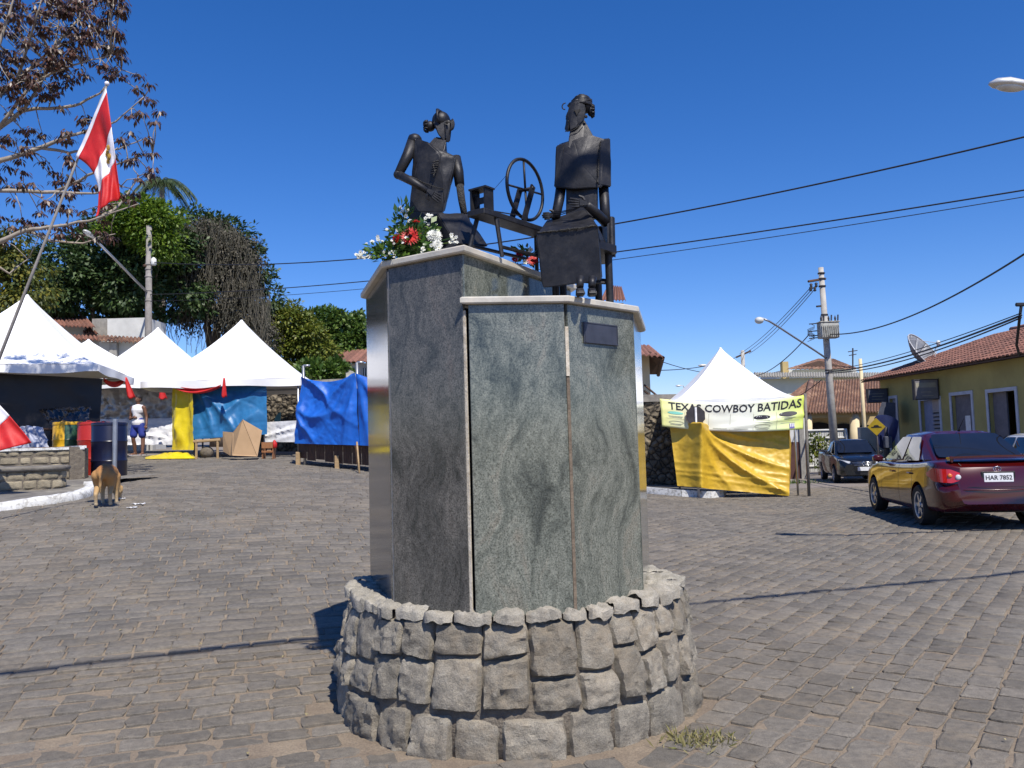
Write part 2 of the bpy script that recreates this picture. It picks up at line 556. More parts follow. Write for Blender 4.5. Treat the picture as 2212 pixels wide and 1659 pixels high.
def ring_stone(a0, a1, z0, z1, proud, seed, s0=0, s1=0):
    gap = .002
    def fn(u, v):
        a = a0 + gap + (a1 - a0 - 2 * gap) * u + .012 * noise.noise(Vector((seed * 3.1, v * 3, 1)))
        z = z0 + s0 * (u - .5) + (z1 + s1 * (u - .5) - z0 - s0 * (u - .5)) * v
        z += .010 * noise.noise(Vector((u * 3, seed * 1.7, 4)))
        # corners rounded
        a = a + (.5 - u) * .07 * (a1 - a0) * abs(2 * v - 1) ** 7
        r = float(Rz(max(0, z)))
        return Vector((RC.x + r * cos(a), RC.y + r * sin(a), z)), Vector((cos(a), sin(a), .05))
    return rough_patch(fn, 15, 15, proud, seed)
seed = 1
a = 0
while a < 2 * pi - .02:
    w = rnd(.21, .34)
    if 2 * pi - a - w < .12: w = 2 * pi - a
    ring_stone(a, a + w, -.03, rnd(.19, .235), rnd(.05, .085), seed, 0, rnd(-.02, .02)).build('stone', 'ring_stone', ringw, 35)
    seed += 1; a += w
a = 0
while a < 2 * pi - .02:
    w = rnd(.14, .27)
    if 2 * pi - a - w < .09: w = 2 * pi - a
    zb = rnd(.205, .24); zt = rnd(.65, .672); t1 = rnd(-.025, .025)
    k = random.random()
    if k < .12:
        cuts = [rnd(.34, .38), rnd(.48, .54)]
    elif k < .2: cuts = [rnd(.52, .56)]
    else: cuts = [rnd(.37, .50)]
    zz = [zb] + cuts + [zt]
    tl = [0] + [rnd(-.03, .03) for _ in cuts] + [0]
    for z0, z1, s0, s1 in zip(zz, zz[1:], tl, tl[1:]):
        ring_stone(a, a + w, z0 + .006, z1 - .004, rnd(.045, .095), seed, s0, s1).build('stone', 'ring_stone', ringw, 35)
        seed += 1
    a += w
a = .03
while a < 2 * pi - .02:
    w = rnd(.13, .21)
    if 2 * pi + .03 - a - w < .1: w = 2 * pi + .03 - a
    r0, r1, hh = rnd(.82, .86), rnd(1.035, 1.085), rnd(.050, .072)
    def cap(u, v, a=a, w=w, r0=r0, r1=r1, hh=hh, sd=seed):
        an = a + .004 + (w - .008) * u
        t = v * pi
        cr = .72 + .28 * (1 - abs(2 * u - 1) ** 5) + .12 * noise.noise(Vector((u * 4, sd * 2.3, 0)))
        r = (r0 + r1) / 2 - cos(t) * (r1 - r0) / 2 * cr
        z = .660 + hh * (sin(t) ** .22) * (.80 + .20 * (1 - abs(2 * u - 1) ** 8))
        p = Vector((RC.x + r * cos(an), RC.y + r * sin(an), z))
        q = noise.fractal(p * 10 + Vector((sd, 0, 0)), .8, 2, 4) * .022 + .006 * noise.noise(p * 40)
        return p + Vector((cos(an) * q * .6, sin(an) * q * .6, q))
    MB().grid(cap, 14, 18).build('cap_stone', 'ring_cap', ringw, 40)
    seed += 1; a += w

# ------------------------------------------------------------ granite pedestal
def granite(name, c1, c2, vein, warm):
    m, n, l, b = NT(name)
    tc = n.new('ShaderNodeTexCoord').outputs['Object']
    oi = n.new('ShaderNodeObjectInfo')
    k = n.new('ShaderNodeVectorMath'); k.operation = 'SCALE'; k.inputs[0].default_value = (13, 7, 29)
    l.new(oi.outputs['Random'], k.inputs[3])
    ad = n.new('ShaderNodeVectorMath'); l.new(tc, ad.inputs[0]); l.new(k.outputs[0], ad.inputs[1])
    co = ad.outputs[0]
    w1 = noise_node(n, l, co, 1.6, 3, .5)
    mp = n.new('ShaderNodeMix'); mp.data_type = 'VECTOR'; mp.inputs[0].default_value = .34
    l.new(co, mp.inputs[4]); l.new(w1.outputs[1], mp.inputs[5])
    st = n.new('ShaderNodeMapping'); st.inputs['Scale'].default_value = (4.2, 4.2, 1.3); st.inputs['Rotation'].default_value = (.5, .75, .2)
    l.new(mp.outputs[1], st.inputs[0])
    v = noise_node(n, l, st.outputs[0], 1.9, 10, .66, 1.0)
    base = ramp(n, l, v.outputs[0], [(.33, vein), (.45, c2), (.58, c1), (.74, warm)])
    s1 = noise_node(n, l, co, 120, 3, .7)
    sp = ramp(n, l, s1.outputs[0], [(.36, (.30, .31, .31)), (.47, (.85, .85, .85)), (.56, (1.05, 1.05, 1.05)), (.70, (1.6, 1.56, 1.48))])
    st2 = n.new('ShaderNodeMapping'); st2.inputs['Scale'].default_value = (70, 70, 26); l.new(mp.outputs[1], st2.inputs[0])
    s2 = noise_node(n, l, st2.outputs[0], 1, 4, .6, .4)
    sp2 = ramp(n, l, s2.outputs[0], [(.3, (.6, .62, .62)), (.6, (1.15, 1.15, 1.15))])
    out = mixc(n, l, .85, base.outputs[0], sp.outputs[0], 'MULTIPLY')
    out = mixc(n, l, .75, out, sp2.outputs[0], 'MULTIPLY')
    l.new(out, b.inputs['Base Color'])
    b.inputs['Roughness'].default_value = .07
    b.inputs['Specular IOR Level'].default_value = .40 if 'brown' in name else .55
    rr = ramp(n, l, s1.outputs[0], [(.3, .05), (.7, .16)])
    l.new(rr.outputs[0], b.inputs['Roughness'])
granite('granite_green', (.182, .192, .163), (.128, .140, .120), (.048, .057, .053), (.205, .188, .152))
granite('granite_brown', (.145, .138, .122), (.098, .096, .087), (.045, .050, .046), (.15, .125, .105))
mk('marble_cap', (.56, .53, .46), (.42, .395, .34), 9, .35, bump=.08, bscale=60, c3=(.60, .53, .43))
mk('joint_dark', (.03, .028, .026), None, 8, .9)
mk('grout', (.62, .56, .46), (.42, .36, .27), 22, .85, bump=.4, bscale=90)
mk('plaque', (.10, .105, .13), (.075, .08, .10), 16, .42, .6)
ZB, ZL, ZT = .69, 2.325, 2.60
v0, v1, v2, v3, v4, v5 = [Vector((x, y, 0)) for x, y in ((-.984, 5.62), (-.697, 4.675), (-.242, 4.354), (.300, 4.400), (.721, 4.817), (.898, 5.686))]
p3, b1, b2, b3 = Vector((.415, 5.53, 0)), Vector((.70, 6.25, 0)), Vector((.25, 6.27, 0)), Vector((-.66, 6.25, 0))
ped = thing('pedestal', 'stepped polygonal granite pedestal with pale marble caps carrying the two statues', 'pedestal', (0, 5.3, ZB))
def offpoly(poly, d):
    n = len(poly); out = []
    for i in range(n):
        a, b, c = poly[i - 1], poly[i], poly[(i + 1) % n]
        e1, e2 = (b - a).normalized(), (c - b).normalized()
        n1, n2 = Vector((e1.y, -e1.x, 0)), Vector((e2.y, -e2.x, 0))
        d1, d2 = d[i - 1], d[i]
        A = Matrix(((n1.x, n1.y), (n2.x, n2.y)))
        r = Vector((n1.dot(b) + d1, n2.dot(b) + d2))
        q = A.inverted() @ r if abs(A.determinant()) > 1e-4 else Vector((b.x + n1.x * d1, b.y + n1.y * d1))
        out.append(Vector((q[0], q[1], 0)))
    return out
up = Vector((0, 0, 1))
tall = [v0, v1, v2, p3, b2, b3]
low = [v2, v3, v4, v5, b1, b2, p3]
MB().prism([q + up * ZB for q in offpoly(tall, [-.022] * 6)], (0, 0, ZT - ZB - .002)).build('core', 'joint_dark', ped)
MB().prism([q + up * ZB for q in offpoly(low, [-.022] * 5 + [-.01, -.024])], (0, 0, ZL - ZB - .002)).build('core', 'joint_dark', ped)
def panel(a, b, z0, z1, mat, ga=.006, gb=.006, inset=0):
    e = (b - a).normalized(); nn = Vector((e.y, -e.x, 0))
    a2, b2_ = a + e * ga - nn * inset, b - e * gb - nn * inset
    t = -nn * .02
    be = .003
    mb = MB()
    o = [a2 + up * z0, b2_ + up * z0, b2_ + up * z1, a2 + up * z1]
    i_ = [o[0] + e * be + up * be, o[1] - e * be + up * be, o[2] - e * be - up * be, o[3] + e * be - up * be]
    mb.add([q - nn * be for q in o] + i_ + [q + t for q in o], [(4, 5, 6, 7), (0, 1, 5, 4), (1, 2, 6, 5), (2, 3, 7, 6), (3, 0, 4, 7), (8, 9, 1, 0), (9, 10, 2, 1), (10, 11, 3, 2), (11, 8, 0, 3), (11, 10, 9, 8)])
    return mb.build('granite_panel', mat, ped)
panel(v0, v1, ZB, ZT, 'granite_brown')
panel(v1, v2, ZB, ZT, 'granite_brown', .010, .012)
panel(v2, p3, ZL + .04, ZT, 'granite_green', .006, .006)
panel(b2, b3, ZB, ZT, 'granite_brown'); panel(b3, v0, ZB, ZT, 'granite_brown'); panel(p3, b2, ZL + .04, ZT, 'granite_green', .006, .03)
panel(v2, v3, ZB, ZL, 'granite_green', .022, .010)
panel(v3, v4, ZB, ZL, 'granite_green', .014, .006)
panel(v4, v5, ZB, ZL, 'granite_green'); panel(v5, b1, ZB, ZL, 'granite_green'); panel(b1, b2, ZB, ZL, 'granite_green', .006, .02)
def strip(p, d, z0, z1, w, mat, name='grout_strip'):
    d = Vector(d).normalized(); s_ = Vector((-d.y, d.x, 0))
    c = p - d * .006
    MB().hexa([c + s_ * w / 2 + up * z0, c - s_ * w / 2 + up * z0, c - s_ * w / 2 - d * .012 + up * z0, c + s_ * w / 2 - d * .012 + up * z0][::-1] + [c + s_ * w / 2 + up * z1, c - s_ * w / 2 + up * z1, c - s_ * w / 2 - d * .012 + up * z1, c + s_ * w / 2 - d * .012 + up * z1][::-1]).build(name, mat, ped)
strip(v1 + Vector((.003, -.002, 0)), (-.75, -.6, 0), ZB + .01, ZT - .02, .013, 'grout')
strip(v2 + Vector((-.006, .002, 0)), (-.45, -.85, 0), ZB + .01, ZL - .03, .013, 'grout')
strip(v2 + Vector((.0, .004, 0)), (.1, -1, 0), ZL + .05, ZT - .01, .007, 'grout')
mk('rust_grout', (.20, .155, .11), (.12, .09, .065), 22, .9, bump=.4, bscale=90)
strip(v3 + Vector((.003, .002, 0)), (.4, -.9, 0), ZB + .01, 1.93, .018, 'rust_grout')
strip(v3 + Vector((.003, -.004, 0)), (.4, -.9, 0), 1.935, 2.20, .020, 'grout')
def slabcap(poly, offs, z, th, name='marble_cap'):
    o = offpoly(poly, offs); i_ = offpoly(o, [-.007] * len(o))
    k = len(o)
    vs = [q + up * z for q in i_] + [q + up * (z + .007) for q in o] + [q + up * (z + th - .007) for q in o] + [q + up * (z + th) for q in i_]
    fs = [list(range(k))[::-1], list(range(3 * k, 4 * k))] + [[r * k + j, r * k + (j + 1) % k, (r + 1) * k + (j + 1) % k, (r + 1) * k + j] for r in range(3) for j in range(k)]
    MB().add(vs, fs).build(name, 'marble_cap', ped)
slabcap(tall, [.035, .035, .035, .035, .03, .03], ZT, .038)
slabcap(low, [.035, .035, .035, .03, .03, -.001, -.001], ZL, .038)
e = (v4 - v3).normalized(); nn = Vector((e.y, -e.x, 0))
pm = Matrix(((e.x, nn.x, 0), (e.y, nn.y, 0), (0, 0, 1)))
pl = MB(); pl.box(v3 + e * .28 + nn * .006 + up * 2.178, (.295, .010, .118), m=pm, bev=.002)
plo = pl.build('plaque', 'plaque', ped)
fr = MB()
for dx, dz, w, h in ((0, .054, .285, .004), (0, -.054, .285, .004), (-.1415, 0, .004, .104), (.1415, 0, .004, .104)):
    fr.box(v3 + e * (.28 + dx) + nn * .0125 + up * (2.178 + dz), (w, .003, h), m=pm)
fr.build('rim', 'plaque', plo)
# ------------------------------------------------------------ welded iron figures
def iron():
    m, n, l, b = NT('iron')
    co = n.new('ShaderNodeTexCoord').outputs['Object']
    a = noise_node(n, l, co, 14, 8, .7)
    r = ramp(n, l, a.outputs[0], [(.3, (.010, .010, .012)), (.55, (.022, .022, .026)), (.75, (.045, .042, .042))])
    l.new(r.outputs[0], b.inputs['Base Color'])
    b.inputs['Metallic'].default_value = .35
    rr = ramp(n, l, a.outputs[0], [(.3, .40), (.7, .60)])
    l.new(rr.outputs[0], b.inputs['Roughness'])
    k = noise_node(n, l, co, 34, 7, .7)
    bumpn(n, l, k.outputs[0], b, .18, .012)
iron()
mk('iron_weld', (.07, .066, .06), (.03, .03, .03), 60, .6, .4, bump=1, bscale=120)
def hull(pts, cuts=0, amp=0, sd=0):
    bm = bmesh.new()
    for p in pts: bm.verts.new(Vector(p))
    r = bmesh.ops.convex_hull(bm, input=bm.verts)
    bmesh.ops.delete(bm, geom=[g for g in r['geom_interior'] if isinstance(g, bmesh.types.BMVert)], context='VERTS')
    bmesh.ops.dissolve_limit(bm, angle_limit=radians(3), verts=bm.verts, edges=bm.edges)
    bmesh.ops.bevel(bm, geom=list(bm.edges), offset=.006, segments=2, affect='EDGES', clamp_overlap=True)
    if cuts:
        bmesh.ops.triangulate(bm, faces=bm.faces)
        for _ in range(cuts):
            le = [e for e in bm.edges if e.calc_length() > .035]
            if le: bmesh.ops.subdivide_edges(bm, edges=le, cuts=1)
            bmesh.ops.triangulate(bm, faces=bm.faces)
        bm.normal_update()
        for v in bm.verts:
            v.co += v.normal * amp * (noise.noise(v.co * 13 + Vector((sd, 0, 0))) + .5 * noise.noise(v.co * 31))
    return MB().frombm(bm)
def Q(*a): return [P(*q) for q in a]
def weld(path, r=.004):
    pts = []
    for a, b in zip(path, path[1:]):
        k = max(2, int((b - a).length / .008))
        pts += [a.lerp(b, i / k) for i in range(k)]
    pts.append(path[-1])
    return MB().tube([p + Vector((rnd(-1, 1), rnd(-1, 1), rnd(-1, 1))) * r * .5 for p in pts], [r * rnd(.6, 1.3) for _ in pts], 6)
def hand(mb_root, wrist, d, side, up_, L=.10, spread=.10, curl=.5):
    """palm and five fingers; d forward, side towards the little finger, up_ back of the hand"""
    d, side, up_ = d.normalized(), side.normalized(), up_.normalized()
    m = MB()
    pw = L * .40
    palm = []
    for t, w in ((0, .55), (.5, .9), (1, 1)):
        for s_ in (-1, 1):
            for h in (-1, 1):
                palm.append(wrist + d * (L * .5 * t) + side * (pw * .5 * w * s_) + up_ * (.012 * h))
    m2 = hull(palm); m.v += m2.v; m.f += m2.f
    for i, (off, ln) in enumerate(((-.40, .46), (-.13, .54), (.13, .50), (.40, .38))):
        b = wrist + d * (L * .46) + side * (pw * off)
        dd = (d + side * off * spread * 4).normalized()
        pts = [b]; c = curl * (.8 + .15 * i)
        for k in range(3):
            an = c * (k + .6) * .45
            pts.append(pts[-1] + (dd * cos(an) - up_ * sin(an)) * (L * ln / 3))
        m.tube(pts, [.0085, .008, .007, .0055], 6)
    b = wrist + d * (L * .15) - side * (pw * .42)
    t1 = b + (d * .5 - side * .8).normalized() * L * .2
    m.tube([b, t1, t1 + (d * .9 - side * .3 - up_ * .2).normalized() * L * .2], [.010, .009, .006], 6)
    return m

# --- woman on the lower step, seated on a chair
rw = thing('statue', 'black iron statue of a seated woman with tall hair holding yarn on a chair', 'statue', PZ(1250, 640, ZL + .04) + Vector((0, .2, 0)))
skirt = hull(Q((1158, 503, 4.66), (1291, 487, 4.55), (1298, 606, 4.55), (1172, 623, 4.66), (1160, 510, 4.80), (1301, 600, 4.72), (1182, 612, 4.80), (1294, 500, 4.72)), 3, .006, 3)
skirt.build('skirt', 'iron', rw, 40)
hull(Q((1160, 504, 4.665), (1290, 488, 4.555), (1180, 476, 4.93), (1262, 452, 4.90), (1272, 458, 4.88), (1311, 528, 4.90), (1300, 548, 4.92), (1190, 540, 5.0), (1296, 520, 4.62), (1172, 530, 4.72)), 3, .005, 5).build('lap', 'iron', rw, 40)
weld(Q((1160, 503, 4.655), (1200, 499, 4.62), (1240, 494, 4.58), (1291, 487, 4.545)), .0055).build('weld_seam', 'iron_weld', rw, True)
hull(Q((1222, 395, 4.92), (1290, 395, 4.88), (1290, 470, 4.86), (1222, 478, 4.92), (1225, 395, 5.06), (1292, 395, 5.04), (1292, 475, 5.04), (1225, 480, 5.06)), 2, .004, 7).build('waist', 'iron', rw, 40)
hull(Q((1204, 318, 4.93), (1240, 300, 4.90), (1276, 292, 4.89), (1308, 302, 4.90), (1198, 404, 4.91), (1240, 408, 4.86), (1300, 405, 4.86), (1207, 312, 5.06), (1310, 302, 5.04), (1205, 404, 5.08), (1308, 403, 5.06), (1252, 350, 4.84)), 2, .003, 9).build('blouse', 'iron', rw, 40)
hull(Q((1296, 305, 4.88), (1318, 298, 4.92), (1320, 404, 4.90), (1291, 398, 4.85), (1298, 300, 5.02), (1318, 300, 5.03), (1320, 405, 5.03), (1294, 402, 5.0)), 2, .004, 12).build('sleeve', 'iron', rw, 40)
hull(Q((1201, 315, 4.92), (1218, 310, 4.90), (1197, 405, 4.91), (1222, 406, 4.90), (1203, 314, 5.04), (1218, 312, 5.04), (1198, 405, 5.05), (1222, 406, 5.05)), 2, .004, 13).build('sleeve', 'iron', rw, 40)
weld(Q((1298, 305, 4.872), (1294, 340, 4.862), (1292, 372, 4.852), (1291, 396, 4.845)), .0045).build('weld_seam', 'iron_weld', rw, True)
hull(Q((1228, 302, 4.92), (1281, 294, 4.90), (1226, 318, 4.895), (1285, 300, 4.93), (1255, 338, 4.87), (1234, 264, 4.94), (1262, 258, 4.93), (1240, 262, 5.02), (1264, 262, 5.02), (1240, 300, 5.04), (1280, 296, 5.03)), 0, 0, 2).build('neck', 'iron', rw, 40)
head = hull(Q((1230, 226, 4.92), (1225, 248, 4.93), (1219, 283, 4.95), (1229, 284, 4.91), (1247, 275, 4.90), (1262, 260, 4.91), (1266, 228, 4.91), (1245, 218, 4.90), (1232, 228, 5.03), (1228, 250, 5.03), (1224, 282, 5.0), (1250, 272, 5.04), (1264, 256, 5.04), (1266, 228, 5.04), (1246, 216, 5.04)), 2, .003, 4)
ho = head.build('head', 'iron', rw, 40)
nose = MB(); nm = hull(Q((1226, 240, 4.955), (1219, 259, 4.965), (1228, 261, 4.95), (1228, 258, 4.99), (1227, 240, 4.99))); nm.build('nose', 'iron', ho, 40)
hull(Q((1238, 236, 4.893), (1256, 234, 4.893), (1246, 254, 4.895), (1240, 238, 4.91), (1255, 236, 4.91), (1246, 252, 4.91))).build('eye_socket', 'joint_dark', ho)
weld(Q((1221, 284, 4.935), (1234, 283, 4.90), (1250, 275, 4.893), (1262, 262, 4.90)), .003).build('jaw_seam', 'iron_weld', ho, True)
MB().ball(P(1228, 262, 4.925), .007, 8, 6).build('earring', 'iron_weld', ho, True)
MB().ball(P(1266, 252, 4.90), .010, 8, 6).build('earring', 'iron_weld', ho, True)
hair = MB()
for i in range(13):
    t = i / 12
    c = P(1252, 226, 4.975) + up * (.048 * t - .004) + Vector((.012 * t, 0, 0))
    rr_ = .066 * (1 - .75 * t * t) + .004
    hair.tube([c + Vector((rr_ * cos(k * .52 + i), rr_ * .9 * sin(k * .52 + i), .010 * sin(k * .52 + i * 1.3) + rnd(-.003, .003))) for k in range(14)], [.0075 * rnd(.7, 1.2) for _ in range(14)], 6)
for i in range(2):
    t = i / 5
    c = P(1253 + 6 * sin(i * 2.3), 222 + 5 * cos(i * 1.7), 4.97 + .04 * sin(i))
    a = rnd(0, 6.28)
    pts = [c + Vector((.066 * cos(a + k * .55) * (.75 + .2 * sin(i)), .06 * sin(a + k * .55), .012 * sin(a * 2 + k * .8) + rnd(-.014, .018))) + Vector((-.004 * k, 0, .007 * k * (1 if i % 3 else -.5))) for k in range(6)]
    hair.tube(pts, [.006, .009, .010, .009, .007, .004], 6)
hair.ball(P(1254, 221, 4.98), (.060, .055, .034), 12, 8).ball(P(1266, 232, 4.98), (.032, .045, .036), 10, 8)
hair.build('hair', 'iron', ho, True)
bun = MB(); c = P(1276, 240, 4.98)
bun.ball(c, (.022, .030, .034), 10, 8)
for i in range(12):
    a = i * pi / 6
    bun.tube([c + Vector((.004 * k, .036 * cos(a) * sin(k * .75 + .2), .042 * sin(a) * sin(k * .75 + .2))) + Vector((.020 * cos(k * .75), 0, 0)) for k in range(5)], [.005, .006, .006, .006, .004], 5)
bun.build('hair_bun', 'iron', ho, True)
cur = P(1226, 226, 4.94)
MB().tube([cur + Vector((-.012 - .022 * sin(k * .5), 0, .020 * cos(k * .55) - .01)) for k in range(7)], [.004] * 7, 5).build('hair_curl', 'iron', ho, True)
MB().tube(Q((1213, 395, 4.98), (1208, 432, 4.92), (1200, 470, 4.87)), [.032, .031, .028], 12).build('arm', 'iron', rw, True)
hand(rw, P(1201, 466, 4.87), Vector((-1, -.25, -.05)), Vector((0, .1, -1)), Vector((.1, -1, 0)), .088, .06, .5).build('hand', 'iron', rw, 40)
MB().tube(Q((1303, 395, 4.96), (1306, 440, 4.92), (1308, 478, 4.88)), [.031, .031, .030], 12).build('arm', 'iron', rw, True)
MB().tube(Q((1308, 480, 4.885), (1292, 464, 4.80), (1268, 443, 4.69)), [.031, .029, .023], 12).build('forearm', 'iron', rw, True)
hand(rw, P(1270, 441, 4.69), Vector((-1, -.15, .10)), Vector((.05, .05, -1)), Vector((.1, -1, 0)), .115, .07, .25).build('hand', 'iron', rw, 40)
for fx in (1282, 1256):
    f = PZ(fx, 634, ZL + .038); f.y += .05
    MB().tube([P(fx - 2, 600, f.y + .06), f + Vector((0, .03, .05))], [.022, .020], 10).build('leg', 'iron', rw, True)
    hull([f + Vector(q) for q in ((-.024, -.035, 0), (.024, -.035, 0), (-.024, .06, 0), (.024, .06, 0), (-.018, -.03, .018), (.018, -.03, .018), (-.02, .05, .055), (.02, .05, .055))]).build('shoe', 'iron', rw, 40)
yarn = MB()
for dy in (0, 5, -4):
    yarn.tube(Q((1190, 462 + dy, 4.83), (1215, 459 + dy * .7, 4.78), (1240, 452 + dy * .4, 4.72), (1262, 442, 4.67)), [.003] * 4, 5)
yarn.build('yarn', 'iron', rw, True)

ch = thing('chair', 'black iron chair under the woman statue with tall hair', 'chair', PZ(1315, 641, ZL + .04))
zt = ZL + .039
def leg2(px, y, ztop, nm='leg'):
    p = P(px, 600, y); MB().tube([Vector((p.x, y, zt)), Vector((p.x, y, ztop))], [.022, .022], 10).build(nm, 'iron', ch, 40)
seatz = P(1300, 535, 4.80).z
leg2(1316, 4.83, seatz); leg2(1292, 5.06, seatz); leg2(1200, 4.92, seatz - .01); leg2(1216, 5.12, seatz)
c = [P(1332, 540, 4.80), P(1296, 522, 4.66), P(1195, 530, 4.86), P(1215, 545, 5.14), P(1310, 545, 5.10)]
MB().prism([Vector((q.x, q.y, seatz - .035)) for q in (c[0], c[4], c[3], c[2], c[1])], (0, 0, .045)).build('seat', 'iron', ch)
for px, y in ((1320, 4.86), (1297, 5.10)):
    p = P(px, 500, y); MB().tube([Vector((p.x, y, seatz)), Vector((p.x + .005, y + .02, seatz + .2))], [.022, .018], 10).build('back_post', 'iron', ch, 40)
MB().hexa([P(1313, 552, 4.84), P(1330, 556, 4.86), P(1308, 552, 5.12), P(1300, 548, 5.12)] + [P(1311, 466, 4.86), P(1328, 470, 4.88), P(1308, 468, 5.14), P(1298, 466, 5.14)]).build('backrest', 'iron', ch)
MB().tube(Q((1316, 606, 4.84), (1290, 604, 5.05)), [.010, .010], 8).tube(Q((1318, 612, 4.83), (1220, 606, 4.95)), [.009, .009], 8).build('stretcher', 'iron', ch, True)

# --- woman on the upper step
lw = thing('statue', 'black iron statue of a seated woman with her hand across her belly beside flowers', 'statue', Vector((-.38, 5.0, ZT + .04)))
hull(Q((896, 296, 4.97), (922, 306, 4.93), (950, 330, 4.90), (985, 338, 4.93), (904, 345, 4.94), (884, 458, 4.96), (958, 458, 4.92), (960, 395, 4.91), (978, 385, 4.95), (898, 300, 5.10), (985, 342, 5.08), (890, 456, 5.12), (960, 456, 5.10), (980, 380, 5.06)), 3, .006, 21).build('torso', 'iron', lw, 40)
MB().tube(Q((896, 300, 5.03), (882, 334, 4.98), (861, 376, 4.92)), [.042, .036, .028], 12).build('arm', 'iron', lw, True)
MB().ball(P(896, 303, 5.02), (.045, .05, .04), 12, 8).build('shoulder', 'iron', lw, True)
MB().tube(Q((860, 377, 4.92), (890, 392, 4.87), (922, 412, 4.84)), [.027, .025, .018], 12).ball(P(860, 377, 4.92), .029, 10, 8).build('forearm', 'iron', lw, True)
hand(lw, P(921, 411, 4.84), Vector((.85, .05, -.55)), Vector((.5, 0, .85)), Vector((.1, -1, .1)), .105, .07, .2).build('hand', 'iron', lw, 40)
MB().tube(Q((982, 342, 5.02), (990, 372, 5.0), (993, 400, 4.98)), [.040, .034, .030], 12).build('arm', 'iron', lw, True)
MB().tube(Q((993, 398, 4.98), (997, 430, 4.96), (1003, 463, 4.95)), [.025, .023, .020], 12).build('forearm', 'iron_weld', lw, True)
hand(lw, P(1003, 460, 4.95), Vector((.3, -.1, -1)), Vector((1, 0, .2)), Vector((.2, -1, 0)), .075, .05, .4).build('hand', 'iron', lw, 40)
hull(Q((925, 312, 4.97), (962, 335, 4.95), (950, 360, 4.90), (940, 295, 4.99), (964, 300, 4.97), (942, 297, 5.06), (964, 300, 5.06), (930, 316, 5.08), (966, 336, 5.07)), 1, .003, 6).build('neck', 'iron', lw, 40)
hd = MB()
hd.ball(P(953, 262, 5.02), (.058, .062, .060), 16, 12)
h2 = hull(Q((935, 262, 4.97), (972, 258, 4.97), (975, 280, 4.98), (972, 308, 4.99), (960, 307, 4.97), (946, 290, 4.96), (938, 262, 5.07), (972, 262, 5.08), (972, 306, 5.04), (948, 290, 5.07)), 1, .002, 8)
hd.v += h2.v; k = len(hd.v) - len(h2.v); hd.f += [[i + k for i in f] for f in h2.f]
ho = hd.build('head', 'iron', lw, 40)
MB().ball(P(966, 264, 4.953), (.012, .008, .010), 8, 6).build('eye_socket', 'joint_dark', ho, True)
hull(Q((958, 262, 4.955), (962, 288, 4.945), (968, 288, 4.96), (961, 262, 4.97))).build('nose', 'iron', ho)
hr = MB()
for i in range(18):
    a = radians(-80 + 10 * i)
    pts = []
    for k in range(7):
        b = radians(10 + 22 * k)
        pts.append(P(953, 262, 5.02) + Vector((-.074 * cos(b) * cos(a) * .3 - .070 * sin(b) * .55 + .02, .076 * sin(a) * sin(b), .074 * sin(b) * cos(a) * .6 + .074 * cos(b) * .75)))
    hr.tube(pts, [.004, .006, .007, .007, .007, .006, .004], 5)
hr.build('hair', 'iron', ho, True)
bn_ = MB(); c = P(929, 273, 5.03); bn_.ball(c, (.034, .036, .032), 10, 8)
for i in range(10):
    a = i * pi / 5
    bn_.tube([c + Vector((-.038 * sin(k * .5 + .3), .038 * cos(a) * cos(k * .4), .036 * sin(a) * cos(k * .4))) for k in range(5)], [.004, .006, .006, .005, .003], 5)
bn_.build('hair_bun', 'iron', ho, True)
lk = MB()
for i in range(5):
    lk.tube([P(972 + i * 1.5 + 3 * sin(k * .8), 284 - k * 6 - i, 4.97) for k in range(5)], [.004, .005, .005, .004, .002], 5)
lk.build('hair_lock', 'iron', ho, True)
weld(Q((936, 356, 4.885), (940, 372, 4.885), (935, 383, 4.89)), .004).build('weld_seam', 'iron_weld', lw, True)
bt = MB()
for i in range(6):
    bt.tube(Q((934 - i * .6, 350 + i * 5, 4.895), (948 - i * 1.2, 347 + i * 5, 4.89)), [.004, .004], 5)
bt.build('button_strip', 'iron_weld', lw, True)
weld(Q((886, 380, 4.955), (910, 392, 4.93), (935, 402, 4.905), (958, 408, 4.905)), .003).build('waist_seam', 'iron_weld', lw, True)
hull(Q((944, 460, 4.86), (1003, 461, 4.92), (1052, 531, 4.86), (985, 527, 4.62), (940, 480, 5.1), (1008, 470, 5.14), (1056, 532, 5.0), (950, 540, 5.1), (1000, 540, 4.75)), 3, .006, 31).build('skirt', 'iron', lw, 40)
hull(Q((884, 457, 4.95), (958, 457, 4.91), (880, 530, 4.98), (960, 535, 4.90), (884, 457, 5.2), (960, 460, 5.2), (884, 540, 5.25), (962, 540, 5.2)), 2, .004, 33).build('hip', 'iron', lw, 40)

# --- spinning wheel
uu = Vector((.60, .80, 0)); ww = Vector((.80, -.60, 0))
A = P(1018, 458, 4.62)
sw = thing('spinning_wheel', 'black iron spinning wheel standing between the two seated statues', 'spinning wheel', Vector((A.x + .2, A.y + .35, ZT + .039)))
def upt(s, w, z): return Vector((A.x, A.y, 0)) + uu * s + ww * (w + .055) + up * z
Zp = A.z
UM = Matrix(((uu.x, ww.x, 0), (uu.y, ww.y, 0), (0, 0, 1)))
MB().box(upt(.36, 0, Zp - .018), (.78, .125, .034), m=UM, bev=.004).build('plank', 'iron', sw)
zc = ZT + .038
feet = []
for s_, w_, ds, dw in ((.04, -.045, -.06, -.03), (.10, .045, .0, .035), (.62, -.045, .04, -.03), (.60, .045, .02, .03)):
    a, b = upt(s_, w_, Zp - .03), upt(s_ + ds, w_ + dw, zc)
    feet.append((a, b))
    MB().tube([a, b], [.014, .013], 8).build('leg', 'iron', sw, 40)
